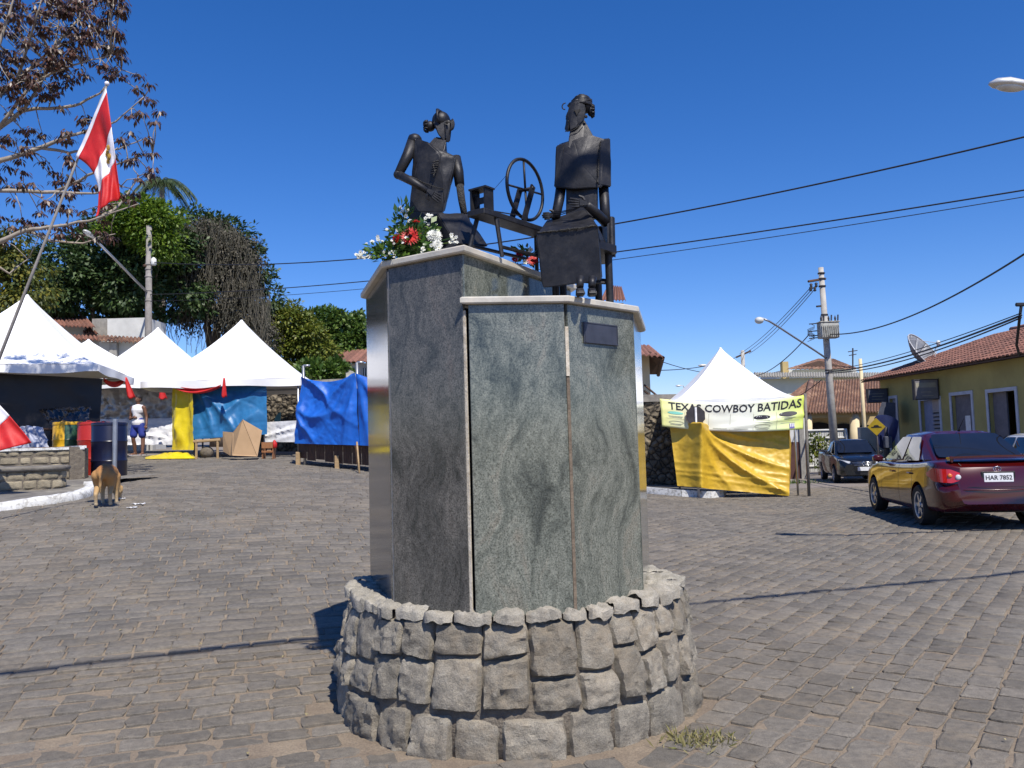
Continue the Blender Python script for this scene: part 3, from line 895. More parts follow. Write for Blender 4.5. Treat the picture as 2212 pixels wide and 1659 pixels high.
MB().tube([feet[0][0].lerp(feet[0][1], .7), feet[2][0].lerp(feet[2][1], .65)], [.011, .011], 6).build('stretcher', 'iron', sw)
MB().tube([feet[1][0].lerp(feet[1][1], .75), feet[3][0].lerp(feet[3][1], .7)], [.011, .011], 6).build('stretcher', 'iron', sw)
hb = MB(); hc = upt(.05, -.005, Zp)
for w_ in (-.052, .048):
    hb.box(hc + ww * w_ + up * .062 - uu * .012, (.075, .012, .125), m=UM)
hb.box(hc + up * .127 - uu * .014, (.085, .125, .010), m=UM)
ho = hb.build('flyer_box', 'iron', sw)
for sgn in (1, -1):
    q = [hc + ww * a + up * b - uu * .02 for a, b in ((-.046, .062 + .055 * sgn), (-.020, .062 + .038 * sgn), (.016, .062 + .038 * sgn), (.042, .062 + .055 * sgn), (.042, .062), (-.046, .062))]
    q2 = [hc + ww * a + up * (.062 + b * sgn) - uu * .02 for a, b in ((-.046, .035), (-.030, .035), (-.015, .018), (.015, .018), (.028, .035), (.042, .035), (.042, .0), (-.046, .0))]
    MB().prism(q2, uu * .008).build('flyer_plate', 'iron', ho)
Wc = upt(.47, -.01, P(1146, 417, 5.04).z)
wh = MB(); rr = .185
wh.tube([Wc + uu * (rr * cos(t)) + up * (rr * sin(t)) for t in [2 * pi * k / 48 for k in range(49)]], [.0105] * 49, 8, False)
wo = wh.build('wheel_rim', 'iron', sw, True)
for a in (0.06, pi / 2 + .05, pi + .06, 3 * pi / 2 + .05):
    MB().tube([Wc, Wc + uu * (rr * cos(a)) + up * (rr * sin(a))], [.007, .007], 6).build('spoke', 'iron', wo, True)
MB().tube([Wc - ww * .06, Wc + ww * .06], [.010, .010], 8).build('axle', 'iron', wo, True)
for w_ in (-.048, .050):
    a, b = upt(.36, w_, Zp), Wc + ww * (w_ + .0) + up * .015 + uu * .012
    dd = (b - a).normalized()
    MB().box((a + b) / 2, ((b - a).length, .012, .038), m=Matrix((dd, ww, dd.cross(ww))).transposed()).build('upright', 'iron', sw)
MB().tube([hc + up * .09 + uu * .03, Wc - uu * rr * .98 + up * .05], [.0014] * 2, 4).tube([upt(.1, .0, Zp + .02), upt(.40, .0, Zp + .05)], [.004] * 2, 5).build('drive_cord', 'iron', sw)

# ------------------------------------------------------------ flowers
leafmat('flower_leaf', (.020, .055, .012), (.05, .12, .02), (.16, .26, .04), .35, .25)
leafmat('petal_white', (.80, .80, .74), (.74, .75, .68), (.82, .82, .80), .6, .25)
leafmat('petal_red', (.50, .008, .006), (.62, .014, .008), (.40, .005, .005), .5, .2)
mk('flower_eye', (.05, .012, .012), None, 60, .8)
mk('flower_yellow', (.55, .50, .18), None, 60, .8)
def np3(v): return np.array([v.x, v.y, v.z])
def disc_flower(c, nrm, r, rings, count, wid, lift):
    nrm = nrm.normalized(); t = nrm.orthogonal().normalized(); b = nrm.cross(t)
    C, D, N, L, Wd = [], [], [], [], []
    for k in range(rings):
        for i in range(count):
            a = 2 * pi * (i + .5 * (k % 2)) / count + rnd(-.06, .06)
            el = lift[k] + rnd(-.08, .08)
            rad = t * cos(a) + b * sin(a)
            C.append(np3(c + rad * r * .12 + nrm * r * .02 * k)); D.append(np3(rad * cos(el) + nrm * sin(el))); N.append(np3(nrm * cos(el) - rad * sin(el)))
            L.append(r * (.9 - .18 * k) * rnd(.9, 1.05)); Wd.append(wid * r * rnd(.85, 1.1))
    return leaves(*[np.array(x) for x in (C, D, N, L, Wd)])
def bouquet(root, c, n_leaf, spread, seedv):
    r2 = np.random.default_rng(seedv)
    C = np3(c)[None] + r2.normal(0, 1, (n_leaf, 3)).clip(-1.7, 1.7) * np.array(spread)
    C[:, 2] = np.maximum(C[:, 2], ZT + .045)
    D = unit(C - np3(c)[None] + r2.normal(0, .05, (n_leaf, 3)) + np.array([0, -.02, .03])); N = unit(r2.normal(0, 1, (n_leaf, 3)) + np.array([0, -.5, .8]))
    L = r2.uniform(.025, .065, n_leaf)
    V, Q_ = leaves(C, D, N, L, L * r2.uniform(.35, .6, n_leaf))
    V[:, 2] = np.maximum(V[:, 2], ZT + .041)
    inv = INV[root]; V = V + np3(inv.translation)[None]
    return npmesh('foliage', V, Q_, 'flower_leaf', root)
def put_flower(root, name, c, nrm, r, kind):
    if kind == 'gerbera':
        V, Q_ = disc_flower(c, nrm, r, 2, 22, .22, (.12, .3)); mt, em, er = 'petal_red', 'flower_eye', .22
    elif kind == 'mum':
        V, Q_ = disc_flower(c, nrm, r, 5, 22, .26, (-.1, .25, .6, .9, 1.2)); mt, em, er = 'petal_white', 'petal_white', .2
    else:
        V, Q_ = disc_flower(c, nrm, r, 1, 6, .75, (.35,)); mt, em, er = 'petal_white', 'flower_yellow', .25
    inv = INV[root]; V = V + np3(inv.translation)[None]
    f = npmesh(name, V, Q_, mt, root)
    MB().ball(c + nrm.normalized() * r * .08, (r * er, r * er, r * er * .6), 8, 5).build('flower_center', em, f, True)
    return f
fa = thing('flower_arrangement', 'flower arrangement of red gerbera and white blooms on the upper marble cap beside the statue', 'flowers', P(900, 545, 4.62))
fdir = Vector((-.3, -1, .35))
bouquet(fa, P(892, 520, 4.70), 420, (.07, .06, .055), 1)
bouquet(fa, P(838, 548, 4.66), 190, (.055, .05, .022), 2)
bouquet(fa, P(870, 478, 4.74), 90, (.03, .03, .05), 3)
MB().ball(P(900, 538, 4.72), (.12, .07, .05), 12, 8).build('flower_foam', 'flower_leaf', fa, True)
put_flower(fa, 'gerbera', P(886, 510, 4.60), Vector((.05, -1, .35)), .062, 'gerbera')
put_flower(fa, 'gerbera', P(855, 516, 4.61), Vector((-.8, -.8, .3)), .040, 'gerbera')
put_flower(fa, 'gerbera', P(899, 478, 4.68), Vector((.2, -.5, 1)), .026, 'gerbera')
put_flower(fa, 'chrysanthemum', P(938, 508, 4.60), Vector((.15, -1, .5)), .050, 'mum')
put_flower(fa, 'chrysanthemum', P(945, 528, 4.57), Vector((.2, -1, .2)), .034, 'mum')
R2 = random.Random(5)
spots = []
for cx, cy, sx, sy, k, y in ((872, 458, 9, 10, 9, 4.72), (922, 468, 9, 12, 9, 4.70), (975, 518, 8, 9, 9, 4.60), (866, 522, 40, 14, 9, 4.58), (818, 522, 12, 7, 8, 4.66), (783, 550, 13, 6, 12, 4.68), (842, 548, 16, 8, 10, 4.58), (800, 556, 14, 4, 5, 4.66), (925, 538, 22, 10, 8, 4.56), (868, 482, 12, 14, 8, 4.70)):
    for _ in range(k): spots.append((cx + R2.gauss(0, sx * .6), cy + R2.gauss(0, sy * .6), y + R2.uniform(-.02, .03)))
for px, py, y in spots:
    c = P(px, py, y)
    put_flower(fa, 'small_flower', c, Vector((R2.uniform(-.6, .4), -1, R2.uniform(-.1, 1))), R2.uniform(.009, .016), 'small')
st = MB()
for px, py, y in spots[::3] + [(783, 550, 4.68), (770, 552, 4.68), (812, 518, 4.66)]:
    st.tube([P(px, py, y), P(895, 535, 4.70)], [.0016, .0025], 4)
st.build('stem', 'flower_leaf', fa)
fb = thing('flower_arrangement', 'small red and white flowers lying under the spinning wheel bench', 'flowers', P(1140, 562, 5.08))
bouquet(fb, P(1138, 552, 5.12), 60, (.04, .03, .03), 7)
for px, py, k, r in ((1122, 548, 'gerbera', .03), (1150, 562, 'gerbera', .04), (1135, 566, 'small', .02), (1146, 540, 'small', .02), (1143, 546, 'small', .016), (1112, 560, 'gerbera', .025)):
    put_flower(fb, 'gerbera' if k == 'gerbera' else 'small_flower', P(px, py, 5.02), Vector((.1, -1, .4)), r, k)
# ------------------------------------------------------------ cloth helpers
def seg_d(u, v, f):
    u0, v0, u1, v1 = f[:4]
    du, dv = u1 - u0, v1 - v0; L = du * du + dv * dv
    t = max(0, min(1, ((u - u0) * du + (v - v0) * dv) / L))
    bow = (f[6] if len(f) > 6 else 0) * 4 * t * (1 - t)
    return ((u - u0) * dv - (v - v0) * du) / sqrt(L) - bow, t
def foldfn(folds, wr=.01, wf=9, sd=0, asp=1.5):
    def fn(u, v):
        h = 0
        for f in folds:
            d, t = seg_d(u, v, f)
            h += f[5] * exp(-abs(d / f[4]) ** 1.3) * (.25 + .75 * sin(pi * min(1, max(.02, t * .9 + .08))))
        h += wr * .5 * noise.noise(Vector((u * 31 * asp + v * 9, v * 22 - u * 12, sd))) * noise.noise(Vector((u * 4, v * 4, sd + 2))) * 3
        h += wr * (noise.fractal(Vector((u * wf * asp, v * wf, sd)), 1, 2, 4) + .4 * noise.noise(Vector((u * wf * 3 * asp, v * wf * 3, sd + 5))))
        return h
    return fn
def sheet(c00, c10, c01, c11, nu, nv, fn=None, n=None, sag=0, th=.004, edge=0):
    """cloth between four corners (c00 top left, c10 top right, c01 bottom left), hung and wrinkled"""
    n = n or (c10 - c00).cross(c01 - c00).normalized()
    if n.y > 0: n = -n
    mb = MB()
    def f(u, v):
        t = c00.lerp(c10, u); b = c01.lerp(c11, u)
        p = t.lerp(b, v)
        p = p - Vector((0, 0, 1)) * sag * 4 * u * (1 - u) * (1 - v)
        if edge: p = p + Vector((0, 0, 1)) * edge * noise.noise(Vector((u * 6, v * 2, 3.3))) * (v if v > .5 else 0)
        return p + n * (fn(u, v) if fn else 0)
    return mb.slab(f, nu, nv, -n * th)
mk('canvas_white', (.84, .84, .83), (.80, .80, .80), 3, .55, bump=.05, bscale=30)
mk('tarp_blue', (.012, .13, .56), (.008, .095, .45), 5, .5, bump=.2, bscale=14)
mk('tarp_darkblue', (.025, .16, .36), (.018, .12, .28), 5, .42, bump=.12, bscale=9)
mk('tarp_yellow', (.62, .40, .035), (.50, .31, .025), 5, .42, bump=.15, bscale=9)
mk('tarp_lemon', (.70, .56, .02), (.58, .45, .015), 4, .35, bump=.25, bscale=20)
mk('tarp_black', (.007, .007, .012), (.004, .004, .008), 4, .5, bump=.1, bscale=12)
mk('plastic_black', (.010, .010, .012), (.006, .006, .008), 4, .16, bump=.3, bscale=9)
mk('tarp_silver', (.34, .335, .33), (.26, .255, .25), 6, .30, .55, bump=.9, bscale=11)
mk('tarp_white', (.72, .72, .72), (.60, .60, .62), 5, .4, bump=.4, bscale=16)
mk('tarp_grey', (.42, .44, .52), (.30, .32, .40), 4, .4, bump=.4, bscale=14)
mk('cloth_red', (.55, .012, .012), (.45, .008, .01), 8, .6, bump=.15, bscale=40)
mk('cloth_white', (.80, .79, .84), (.74, .73, .80), 6, .6, bump=.1, bscale=40)
mk('pole_grey', (.28, .26, .24), (.20, .185, .17), 5, .9, bump=.3, bscale=30)
mk('steel', (.50, .51, .52), (.40, .41, .43), 12, .38, .8)
mk('painted_steel', (.55, .55, .56), (.42, .42, .43), 12, .5, .2)
mk('cardboard', (.46, .30, .165), (.40, .26, .14), 3, .85, bump=.1, bscale=50)
mk('old_wood', (.12, .062, .035), (.06, .032, .020), 5, .8, stretch=(6, 6, 1), bump=.5, bscale=14)
mk('raw_wood', (.42, .29, .15), (.30, .20, .10), 6, .8, stretch=(1, 1, 6), bump=.3, bscale=20)
mk('crate_wood', (.34, .15, .06), (.24, .10, .04), 6, .75, stretch=(6, 6, 1), bump=.3, bscale=20)

# ------------------------------------------------------------ party tents
def tent(c, half, ze, zp, rz, label, group, val=.2, skip=()):
    z0 = gzf(c.x, c.y)
    t = thing('tent', label, 'tent', (c.x, c.y, z0), rz, group)
    n = 15
    def per(u):
        s = u * 4; k = int(s) % 4; f = s - int(s)
        cs = [(-1, -1), (1, -1), (1, 1), (-1, 1)]
        a, b = cs[k], cs[(k + 1) % 4]
        return a[0] + (b[0] - a[0]) * f, a[1] + (b[1] - a[1]) * f, f
    H = zp - ze
    sd = c.x
    def fn(u, v):
        x, y, f = per(u)
        r = .012 + .988 * v
        z = ze - z0 + H * ((1 - v) ** 1.32) + .012 * H * exp(-v * 40)
        mid = 4 * f * (1 - f)
        z -= .07 * mid * sin(pi * v) * half * .5
        w = .035 * noise.noise(Vector((x * 2.2 + sd, y * 2.2, v * 2))) * sin(pi * min(1, v * 1.1)) 
        # seams tug the cloth towards the peak
        w += .02 * noise.noise(Vector((u * 26, v * 1.5, sd)))
        return (x * r * half, y * r * half, z + w * half * .5)
    MB().grid(fn, 4 * n, 18, True).build('canopy', 'canvas_white', t, 50, world=False)
    def vf(u, v):
        x, y, f = per(u)
        k = 1 + .012 * sin(u * 60) * v
        return (x * half * k, y * half * k, ze - z0 + .004 - val * v * (1 + .12 * sin(u * 44 + sd)) + .02 * noise.noise(Vector((u * 26, 0, sd))))
    MB().grid(vf, 4 * n, 3, True).build('valance', 'canvas_white', t, True, world=False)
    for sx in (-1, 1):
        for sy in (-1, 1):
            if (sx, sy) in skip: continue
            q = Vector((sx * (half - .06), sy * (half - .06), 0))
            w_ = Matrix.Rotation(rz, 3, 'Z') @ q
            gzl = gzf(c.x + w_.x, c.y + w_.y) - z0
            MB().cyl((q.x, q.y, gzl), (q.x, q.y, ze - z0 - .02), .028, n=8).build('pole', 'steel', t, True, world=False)
    MB().tube([(x, y, ze - z0 - .03) for x, y in ((-half + .06, -half + .06), (half - .06, -half + .06), (half - .06, half - .06), (-half + .06, half - .06), (-half + .06, -half + .06))], .022, 6).build('eave_frame', 'steel', t, world=False)
    MB().ball((0, 0, zp - z0), (.05, .05, .05), 8, 6).build('finial', 'canvas_white', t, True, world=False)
    return t
def tent_px(pxc, d, half, py_e, py_p, rz, label, group, ppx, skip=()):
    c = P(ppx, 900, d)
    ze = P(pxc, py_e, d - half * .95).z + .18
    zp = P(ppx, py_p, d).z
    return tent(Vector((c.x, d, 0)), half, ze, zp, rz, label, group, skip=skip)
TG = 'white pyramid tents along the stalls'
tent_px(60, 21.5, 2.2, 802, 640, radians(14), 'white peaked tent over the black tarpaulin stall', TG, 56, ((1, 1), (1, -1)))
tent_px(345, 28.5, 2.2, 836, 710, radians(4), 'white peaked tent over the silver tarpaulin wall', TG, 341, ((-1, -1),))
tent_px(505, 25.4, 2.2, 834, 694, radians(3), 'white peaked tent over the hanging dark blue tarpaulin and cardboard', TG, 523, ((-1, -1),))
tent_px(215, 30.3, 2.0, 800, 735, radians(20), 'white tent top peeping out behind the two left hand tents', TG, 190)

# ------------------------------------------------------------ stall cloths, left side
def cloth(name, mat, label, cat, corners, nu, nv, folds, wr=.02, wf=7, sd=0, sag=0, group=None, th=.004, asp=1.5, edge=0):
    c = [P(*q) for q in corners]
    rc = random.Random(sd * 7 + 1)
    folds = list(folds)
    for _ in range(22):
        u0, v0, an, ln = rc.random(), rc.random(), rc.uniform(0, pi), rc.uniform(.15, .5)
        folds.append((u0, v0, u0 + cos(an) * ln, v0 + sin(an) * ln, rc.uniform(.008, .022), rc.uniform(-.025, .03), rc.uniform(-.05, .05)))
    return one(name, sheet(*c, nu, nv, foldfn(folds, wr, wf, sd, asp), sag=sag, th=th, edge=edge), mat, label, cat, group, 60)
cloth('tarpaulin', 'tarp_black', 'large black tarpaulin closing the front of the leftmost stall', 'tarpaulin', [(-130, 800, 19.6), (221, 818, 20.6), (-130, 1000, 19.6), (212, 985, 20.6)], 30, 16, [(.3, 0, .35, 1, .05, .06), (.6, 0, .55, 1, .06, .05), (.8, 0, .84, 1, .04, .04)], .03, 5, 1)
cloth('tarpaulin', 'tarp_silver', 'crumpled silver tarpaulin wall behind the walking man', 'tarpaulin', [(205, 834, 27.8), (380, 836, 27.4), (205, 956, 27.8), (380, 953, 27.4)], 46, 34, [(.25, 0, .3, 1, .05, .05), (.55, .1, .5, 1, .06, -.05)], .10, 8, 2)
cloth('tarpaulin', 'tarp_white', 'white plastic skirt below the silver tarpaulin', 'tarpaulin', [(205, 906, 27.6), (377, 903, 27.2), (205, 962, 27.3), (377, 960, 26.9)], 40, 16, [(.3, .2, .9, .4, .06, .06), (.5, .6, 1, .8, .06, .05)], .06, 7, 3)
cloth('tarpaulin', 'tarp_lemon', 'lemon yellow tarpaulin hanging at the corner of the blue stall', 'tarpaulin', [(374, 834, 23.7), (415, 832, 23.3), (372, 972, 23.6), (418, 972, 23.1)], 16, 30, [(.3, 0, .3, 1, .12, .08), (.75, 0, .7, 1, .12, -.08), (.2, .5, .6, .95, .12, .10)], .03, 5, 4)
hp = MB()
hp.grid(lambda u, v: (lambda g: (g.x, g.y, gzf(g.x, g.y) + .03 + .20 * sin(pi * v) ** .6 * sin(pi * min(1, u + .02)) ** .5 * (.35 + .65 * u) * (1 + .6 * noise.noise(Vector((u * 9, v * 5, 2))))))(GP(314 + 108 * u, 23.9 - 1.1 * v)), 36, 14)
one('tarpaulin', hp, 'tarp_lemon', 'heap of lemon yellow tarpaulin lying on the street', 'tarpaulin', smooth=60)
cloth('tarpaulin', 'tarp_darkblue', 'dark blue tarpaulin hanging under the tent with the cardboard', 'tarpaulin', [(412, 824, 23.75), (577, 822, 23.6), (414, 950, 23.4), (577, 938, 23.25)], 54, 40,
      [(0.02, .05, .6, .95, .06, .16, .06), (.98, .12, .35, .75, .08, .16, -.05), (.98, .05, .55, .62, .05, -.10, -.05), (.05, .0, .30, .95, .05, .10, .04), (.9, .55, .5, .95, .10, .12)], .012, 5, 5)
cloth('tarpaulin', 'tarp_blue', 'bright blue tarpaulin hanging on the board stall', 'tarpaulin', [(653, 814, 20.3), (772, 806, 19.6), (638, 958, 20.3), (776, 962, 19.4)], 60, 46,
      [(0.02, .0, .55, .40, .05, .13, .12), (.98, .0, .5, .42, .06, .13, -.08), (.95, .0, .55, .62, .04, .10), (.0, .45, .55, .5, .10, .14, -.1), (.98, .1, .75, 1, .08, .12), (.0, .55, .35, 1, .05, .10), (.1, .2, .0, .9, .06, .08)], .012, 5, 6, sag=.16)
cloth('tarpaulin', 'tarp_blue', 'bright blue tarpaulin end beside the granite pedestal', 'tarpaulin', [(773, 807, 19.62), (905, 828, 18.8), (777, 962, 19.42), (905, 968, 18.6)], 30, 24,
      [(.02, 0, .5, .6, .06, .12, .05), (.02, .0, .2, 1, .07, .10), (.9, .1, .5, .7, .08, .1)], .012, 5, 16, sag=.1)
cloth('cloth_counter', 'tarp_white', 'white draped counter front between the two blue tarpaulins', 'cloth', [(572, 912, 23.8), (645, 908, 23.4), (570, 955, 23.7), (645, 955, 23.3)], 30, 14, [(0, .75, 1, .3, .07, .07), (0, .55, 1, .1, .05, -.04), (.2, 1, 1, .6, .08, .04)], .012, 6, 7)
cloth('plastic_sheet', 'plastic_black', 'glossy black plastic sheet thrown over the table by the drums', 'plastic sheet', [(82, 884, 19.2), (196, 878, 18.9), (118, 932, 18.0), (190, 918, 17.9)], 34, 16, [(0, .1, .9, .5, .08, .06), (.2, .8, 1, .2, .07, .07), (.4, .9, .9, .6, .05, .05)], .06, 6, 8)
cloth('plastic_sheet', 'tarp_grey', 'pale grey plastic sheet bunched behind the planter', 'plastic sheet', [(20, 920, 17.9), (92, 922, 17.7), (8, 1020, 17.4), (124, 1016, 17.3)], 24, 14, [(.6, 0, .9, 1, .1, .12), (.3, .2, .5, 1, .1, -.08)], .06, 6, 9)
tbl = thing('table', 'dark wooden stall table under the glossy black plastic sheet', 'table', GP(140, 18.5))
tz = P(150, 926, 18.4).z
tx_ = P(140, 926, 18.5).x
MB().box((tx_, 18.55, tz), (1.15, .9, .04), bev=.005).build('table_top', 'old_wood', tbl)
for dx in (-.5, .5):
    for dy in (-.36, .36):
        g = Vector((tx_ + dx, 18.55 + dy, gzf(tx_ + dx, 18.55 + dy)))
        MB().box(Vector((g.x, g.y, (g.z + tz - .02) / 2)), (.06, .06, tz - .02 - g.z)).build('leg', 'old_wood', tbl)
RB = 'red ribbons under the tent eaves'
def swag(pts, w, label):
    mb = MB()
    mb.slab(lambda u, v: pts[0].lerp(pts[1], u) - up * (.16 * 4 * u * (1 - u) + w * (v - .5) * (1 + .8 * sin(pi * u))) + Vector((0, -.05 * sin(v * 7 + u * 5), 0)), 16, 6, (0, .01, 0))
    return one('ribbon', mb, 'cloth_red', label, 'ribbon', RB, True)
swag(Q((224, 819, 22.4), (270, 817, 23.2)), .09, 'dark red ribbon swag between the black stall and the silver wall')
swag(Q((372, 833, 23.2), (478, 832, 23.2)), .08, 'red ribbon swag above the lemon yellow tarpaulin')
def tail(p, q, w, label):
    mb = MB()
    mb.slab(lambda u, v: p.lerp(q, v) + Vector((w * (u - .5) * (.4 + v), -.04 * sin(u * 6) * v, .03 * sin(u * 9 + 1) * v)), 6, 10, (0, .012, 0))
    return one('ribbon', mb, 'cloth_red', label, 'ribbon', RB, True)
tail(P(271, 815, 22.9), P(284, 860, 22.9), .17, 'red ribbon tail hanging above the walking man')
tail(P(349, 838, 25.9), P(352, 862, 25.9), .2, 'short red ribbon tail in front of the silver tarpaulin')
tail(P(484, 816, 22.95), P(484, 858, 22.95), .11, 'red ribbon tail hanging over the dark blue tarpaulin')

# ------------------------------------------------------------ board stall
bs = thing('market_stall', 'low market stall of dark boards on short legs behind the bright blue tarpaulin', 'stall', GP(715, 20.0))
a, b = P(640, 960, 20.36), P(905, 965, 18.8)
for i in range(13):
    t0, t1 = i / 13, (i + .96) / 13
    q0, q1 = a.lerp(b, t0), a.lerp(b, t1)
    zb_ = .16 + rnd(-.03, .03); zt_ = .02
    f0, f1 = gzf(q0.x, q0.y) + zb_, gzf(q1.x, q1.y) + zb_
    off = Vector((.02, .10 + rnd(0, .015), 0))
    MB().hexa([Vector((q0.x, q0.y, f0)) + off, Vector((q1.x, q1.y, f1)) + off, Vector((q1.x, q1.y + .02, f1)) + off, Vector((q0.x, q0.y + .02, f0)) + off, Vector((q0.x, q0.y, q0.z + zt_)) + off, Vector((q1.x, q1.y, q1.z + zt_)) + off, Vector((q1.x, q1.y + .02, q1.z + zt_)) + off, Vector((q0.x, q0.y + .02, q0.z + zt_)) + off]).build('board', 'old_wood', bs)
for px, d in ((644, 20.40), (728, 19.9), (840, 19.3)):
    g = GP(px, d); MB().box(g + up * .15, (.10, .10, .34), bev=.01).build('leg', 'raw_wood', bs)
bk = [Vector((q.x, q.y + 1.3, q.z)) for q in (a, b)]
MB().hexa([a + Vector((0, .2, -.02)), b + Vector((0, .2, -.02)), bk[1], bk[0]] + [a + Vector((0, .2, .02)), b + Vector((0, .2, .02)), bk[1] + up * .04, bk[0] + up * .04]).build('counter_top', 'old_wood', bs)
for px, d, pt in ((655, 20.45, 790), (771, 19.75, 783)):
    g = GP(px + 4, d); tp = P(px, pt, d)
    pb = MB().tube([g, tp], [.035, .035], 8)
    if pt: pb.tube([tp, tp + Vector((.16, 0, .0))], [.03, .03], 8)
    pb.build('post', 'steel', bs, True)
g = GP(776, 19.0); MB().tube([g, P(771, 955, 19.35)], [.022, .022], 8).build('prop', 'raw_wood', bs, True)

# cardboard, crate, bits under the dark blue tarp
cb = MB()
q = Q((481, 932, 22.6), (503, 934, 22.3), (524, 906, 22.0), (566, 930, 22.5), (556, 986, 21.9), (502, 984, 21.9), (497, 984, 22.2), (482, 975, 22.5))
def bend(p): return [p, p + Vector((0, .012, 0))]
cb.prism([q[1], q[2], q[3], q[4], q[5]], (0, .014, 0)); cb.prism([q[0], q[1], q[5], q[6], q[7]], (0, .014, 0))
one('cardboard_sheet', cb, 'cardboard', 'bent brown cardboard sheet leaning against the dark blue tarpaulin', 'cardboard')
cr = thing('wooden_crate', 'reddish wooden crate on the street beside the cardboard sheet', 'crate', GP(577, 22.3))
c0 = P(577, 966, 22.3)
for dz, h in ((.05, .16), (-.12, .05)):
    MB().box(c0 + up * dz, (.30, .02, h), bev=.004).build('slat', 'crate_wood', cr)
for dx in (-.14, .14):
    MB().box(Vector((c0.x + dx, c0.y + .16, (c0.z + .14 + gzf(c0.x, c0.y)) / 2)), (.02, .28, c0.z + .14 - gzf(c0.x, c0.y))).build('side', 'crate_wood', cr)
MB().box(c0 + Vector((.04, .1, -.09)), (.11, .15, .13), bev=.005).build('inner_box', 'cardboard', cr)
one('wooden_trestle', MB().tube([GP(424, 22.9), P(424, 950, 22.9)], .035, 6).tube([GP(470, 22.9), P(470, 952, 22.9)], .035, 6).tube(Q((418, 954, 22.9), (476, 950, 22.9)), .04, 6), 'raw_wood', 'yellowish wooden trestle under the dark blue tarpaulin', 'trestle')
one('plastic_bottle', MB().lathe([(.04, 0), (.07, .02), (.07, .13), (.03, .2), (.02, .22)], P(593, 968, 22.4), 10), 'cloth_red', 'small red container beside the wooden crate', 'container', smooth=True)
one('sack', MB().ball(GP(447, 23.6) + up * .16, (.20, .16, .17), 10, 8), 'mortar', 'grey sack under the dark blue tarpaulin', 'sack', smooth=True)
mk('teal_board', (.10, .26, .27), (.07, .2, .21), 6, .6)
one('surf_board_panel', MB().prism([P(591 + 16 * t if t < 1 else 606, 912, 25.4) for t in (0,)] + Q((606, 912, 25.4), (606, 890, 25.4), (600, 893, 25.4), (594, 902, 25.4)), (0, .03, 0)), 'teal_board', 'small teal panel standing behind the white counter', 'panel')

# ------------------------------------------------------------ drums
def drum_mat():
    m, n, l, b = NT('drum_half')
    co = n.new('ShaderNodeTexCoord').outputs['Object']; sx = n.new('ShaderNodeSeparateXYZ'); l.new(co, sx.inputs[0])
    g = n.new('ShaderNodeMath'); g.operation = 'GREATER_THAN'; g.inputs[1].default_value = .0; l.new(sx.outputs[0], g.inputs[0])
    l.new(mixc(n, l, g.outputs[0], (.66, .37, .012), (.022, .075, .04)), b.inputs['Base Color']); b.inputs['Roughness'].default_value = .35
drum_mat()
mk('drum_yellow', (.66, .37, .012), None, 5, .35); mk('drum_red', (.42, .025, .015), (.36, .02, .012), 5, .35); mk('drum_navy', (.010, .012, .035), (.007, .008, .025), 5, .3)
def drum(px, d, bmat, lid, label, h=.94, r=.29):
    g = GP(px, d)
    t = thing('drum', label, 'drum', g, radians(12), group='plastic drums by the planter')
    pr = [(r * .93, 0), (r, .03), (r, h * .32), (r * 1.035, h * .34), (r, h * .36), (r, h * .66), (r * 1.035, h * .68), (r, h * .70), (r, h - .05), (r * .95, h - .02), (r * .95, h)]
    MB().lathe(pr, (0, 0, 0), 28).build('body', bmat, t, 40, world=False)
    MB().lathe([(r * 1.02, h - .045), (r * 1.03, h - .02), (r * 1.0, h + .012), (r * .9, h + .018)], (0, 0, 0), 28).build('lid', lid, t, 40, world=False)
    MB().tube([(r * .5 * cos(a), r * .5 * sin(a), h + .018 + .03 * sin((a - 2) / 1.2 * pi)) for a in [2 + 1.2 * k / 6 for k in range(7)]], .008, 5).build('handle', lid, t, True, world=False)
drum(149, 17.4, 'drum_half', 'drum_yellow', 'plastic drum painted half yellow and half green with a yellow lid', 1.10, .31)
drum(203, 17.0, 'drum_red', 'drum_red', 'red plastic drum between the green and the navy drums', 1.1, .31)
drum(236, 16.2, 'drum_navy', 'drum_navy', 'tall navy blue plastic drum behind the dog', 1.10, .32)
p = GP(247, 15.8)
one('metal_post', MB().tube([p, P(249, 905, 15.8)], [.045, .045], 10).lathe([(.11, 0), (.11, .012)], p, 12), 'steel', 'thin silver metal post in front of the navy drum', 'post', smooth=40)

# ------------------------------------------------------------ planter, bench and kerb
def wall_stones(parent, path, z0f, z1f, hc, lmin, lmax, proud, mat, sd0, dn=None):
    """courses of rough stones along a ground path (list of 2D points, right side faces the viewer)"""
    L = [0]
    for a, b in zip(path, path[1:]): L.append(L[-1] + (b - a).length)
    def at(s):
        s = max(0, min(L[-1], s))
        for i in range(len(path) - 1):
            if s <= L[i + 1] or i == len(path) - 2:
                t = (s - L[i]) / (L[i + 1] - L[i]); e = (path[i + 1] - path[i]).normalized()
                return path[i].lerp(path[i + 1], t), Vector((e.y, -e.x, 0))
    nc = hc
    sd = sd0
    for k in range(nc):
        s = -rnd(0, lmin)
        while s < L[-1]:
            w = rnd(lmin, lmax)
            s0, s1 = max(0, s), min(L[-1], s + w)
            if s1 - s0 > .03:
                def fn(u, v, s0=s0, s1=s1, k=k):
                    p, nn = at(s0 + .006 + (s1 - s0 - .012) * u)
                    f = (k + .04 + .92 * v) / nc
                    zz = z0f(p) + (z1f(p) - z0f(p)) * f + .012 * noise.noise(Vector((u * 2 + s0 * 5, k * 3.1, sd0)))
                    return Vector((p.x, p.y, zz)), nn
                rough_patch(fn, 7, 6, proud * rnd(.7, 1.2), sd, 10).build('stone', mat, parent, 35)
                sd += 1
            s += w
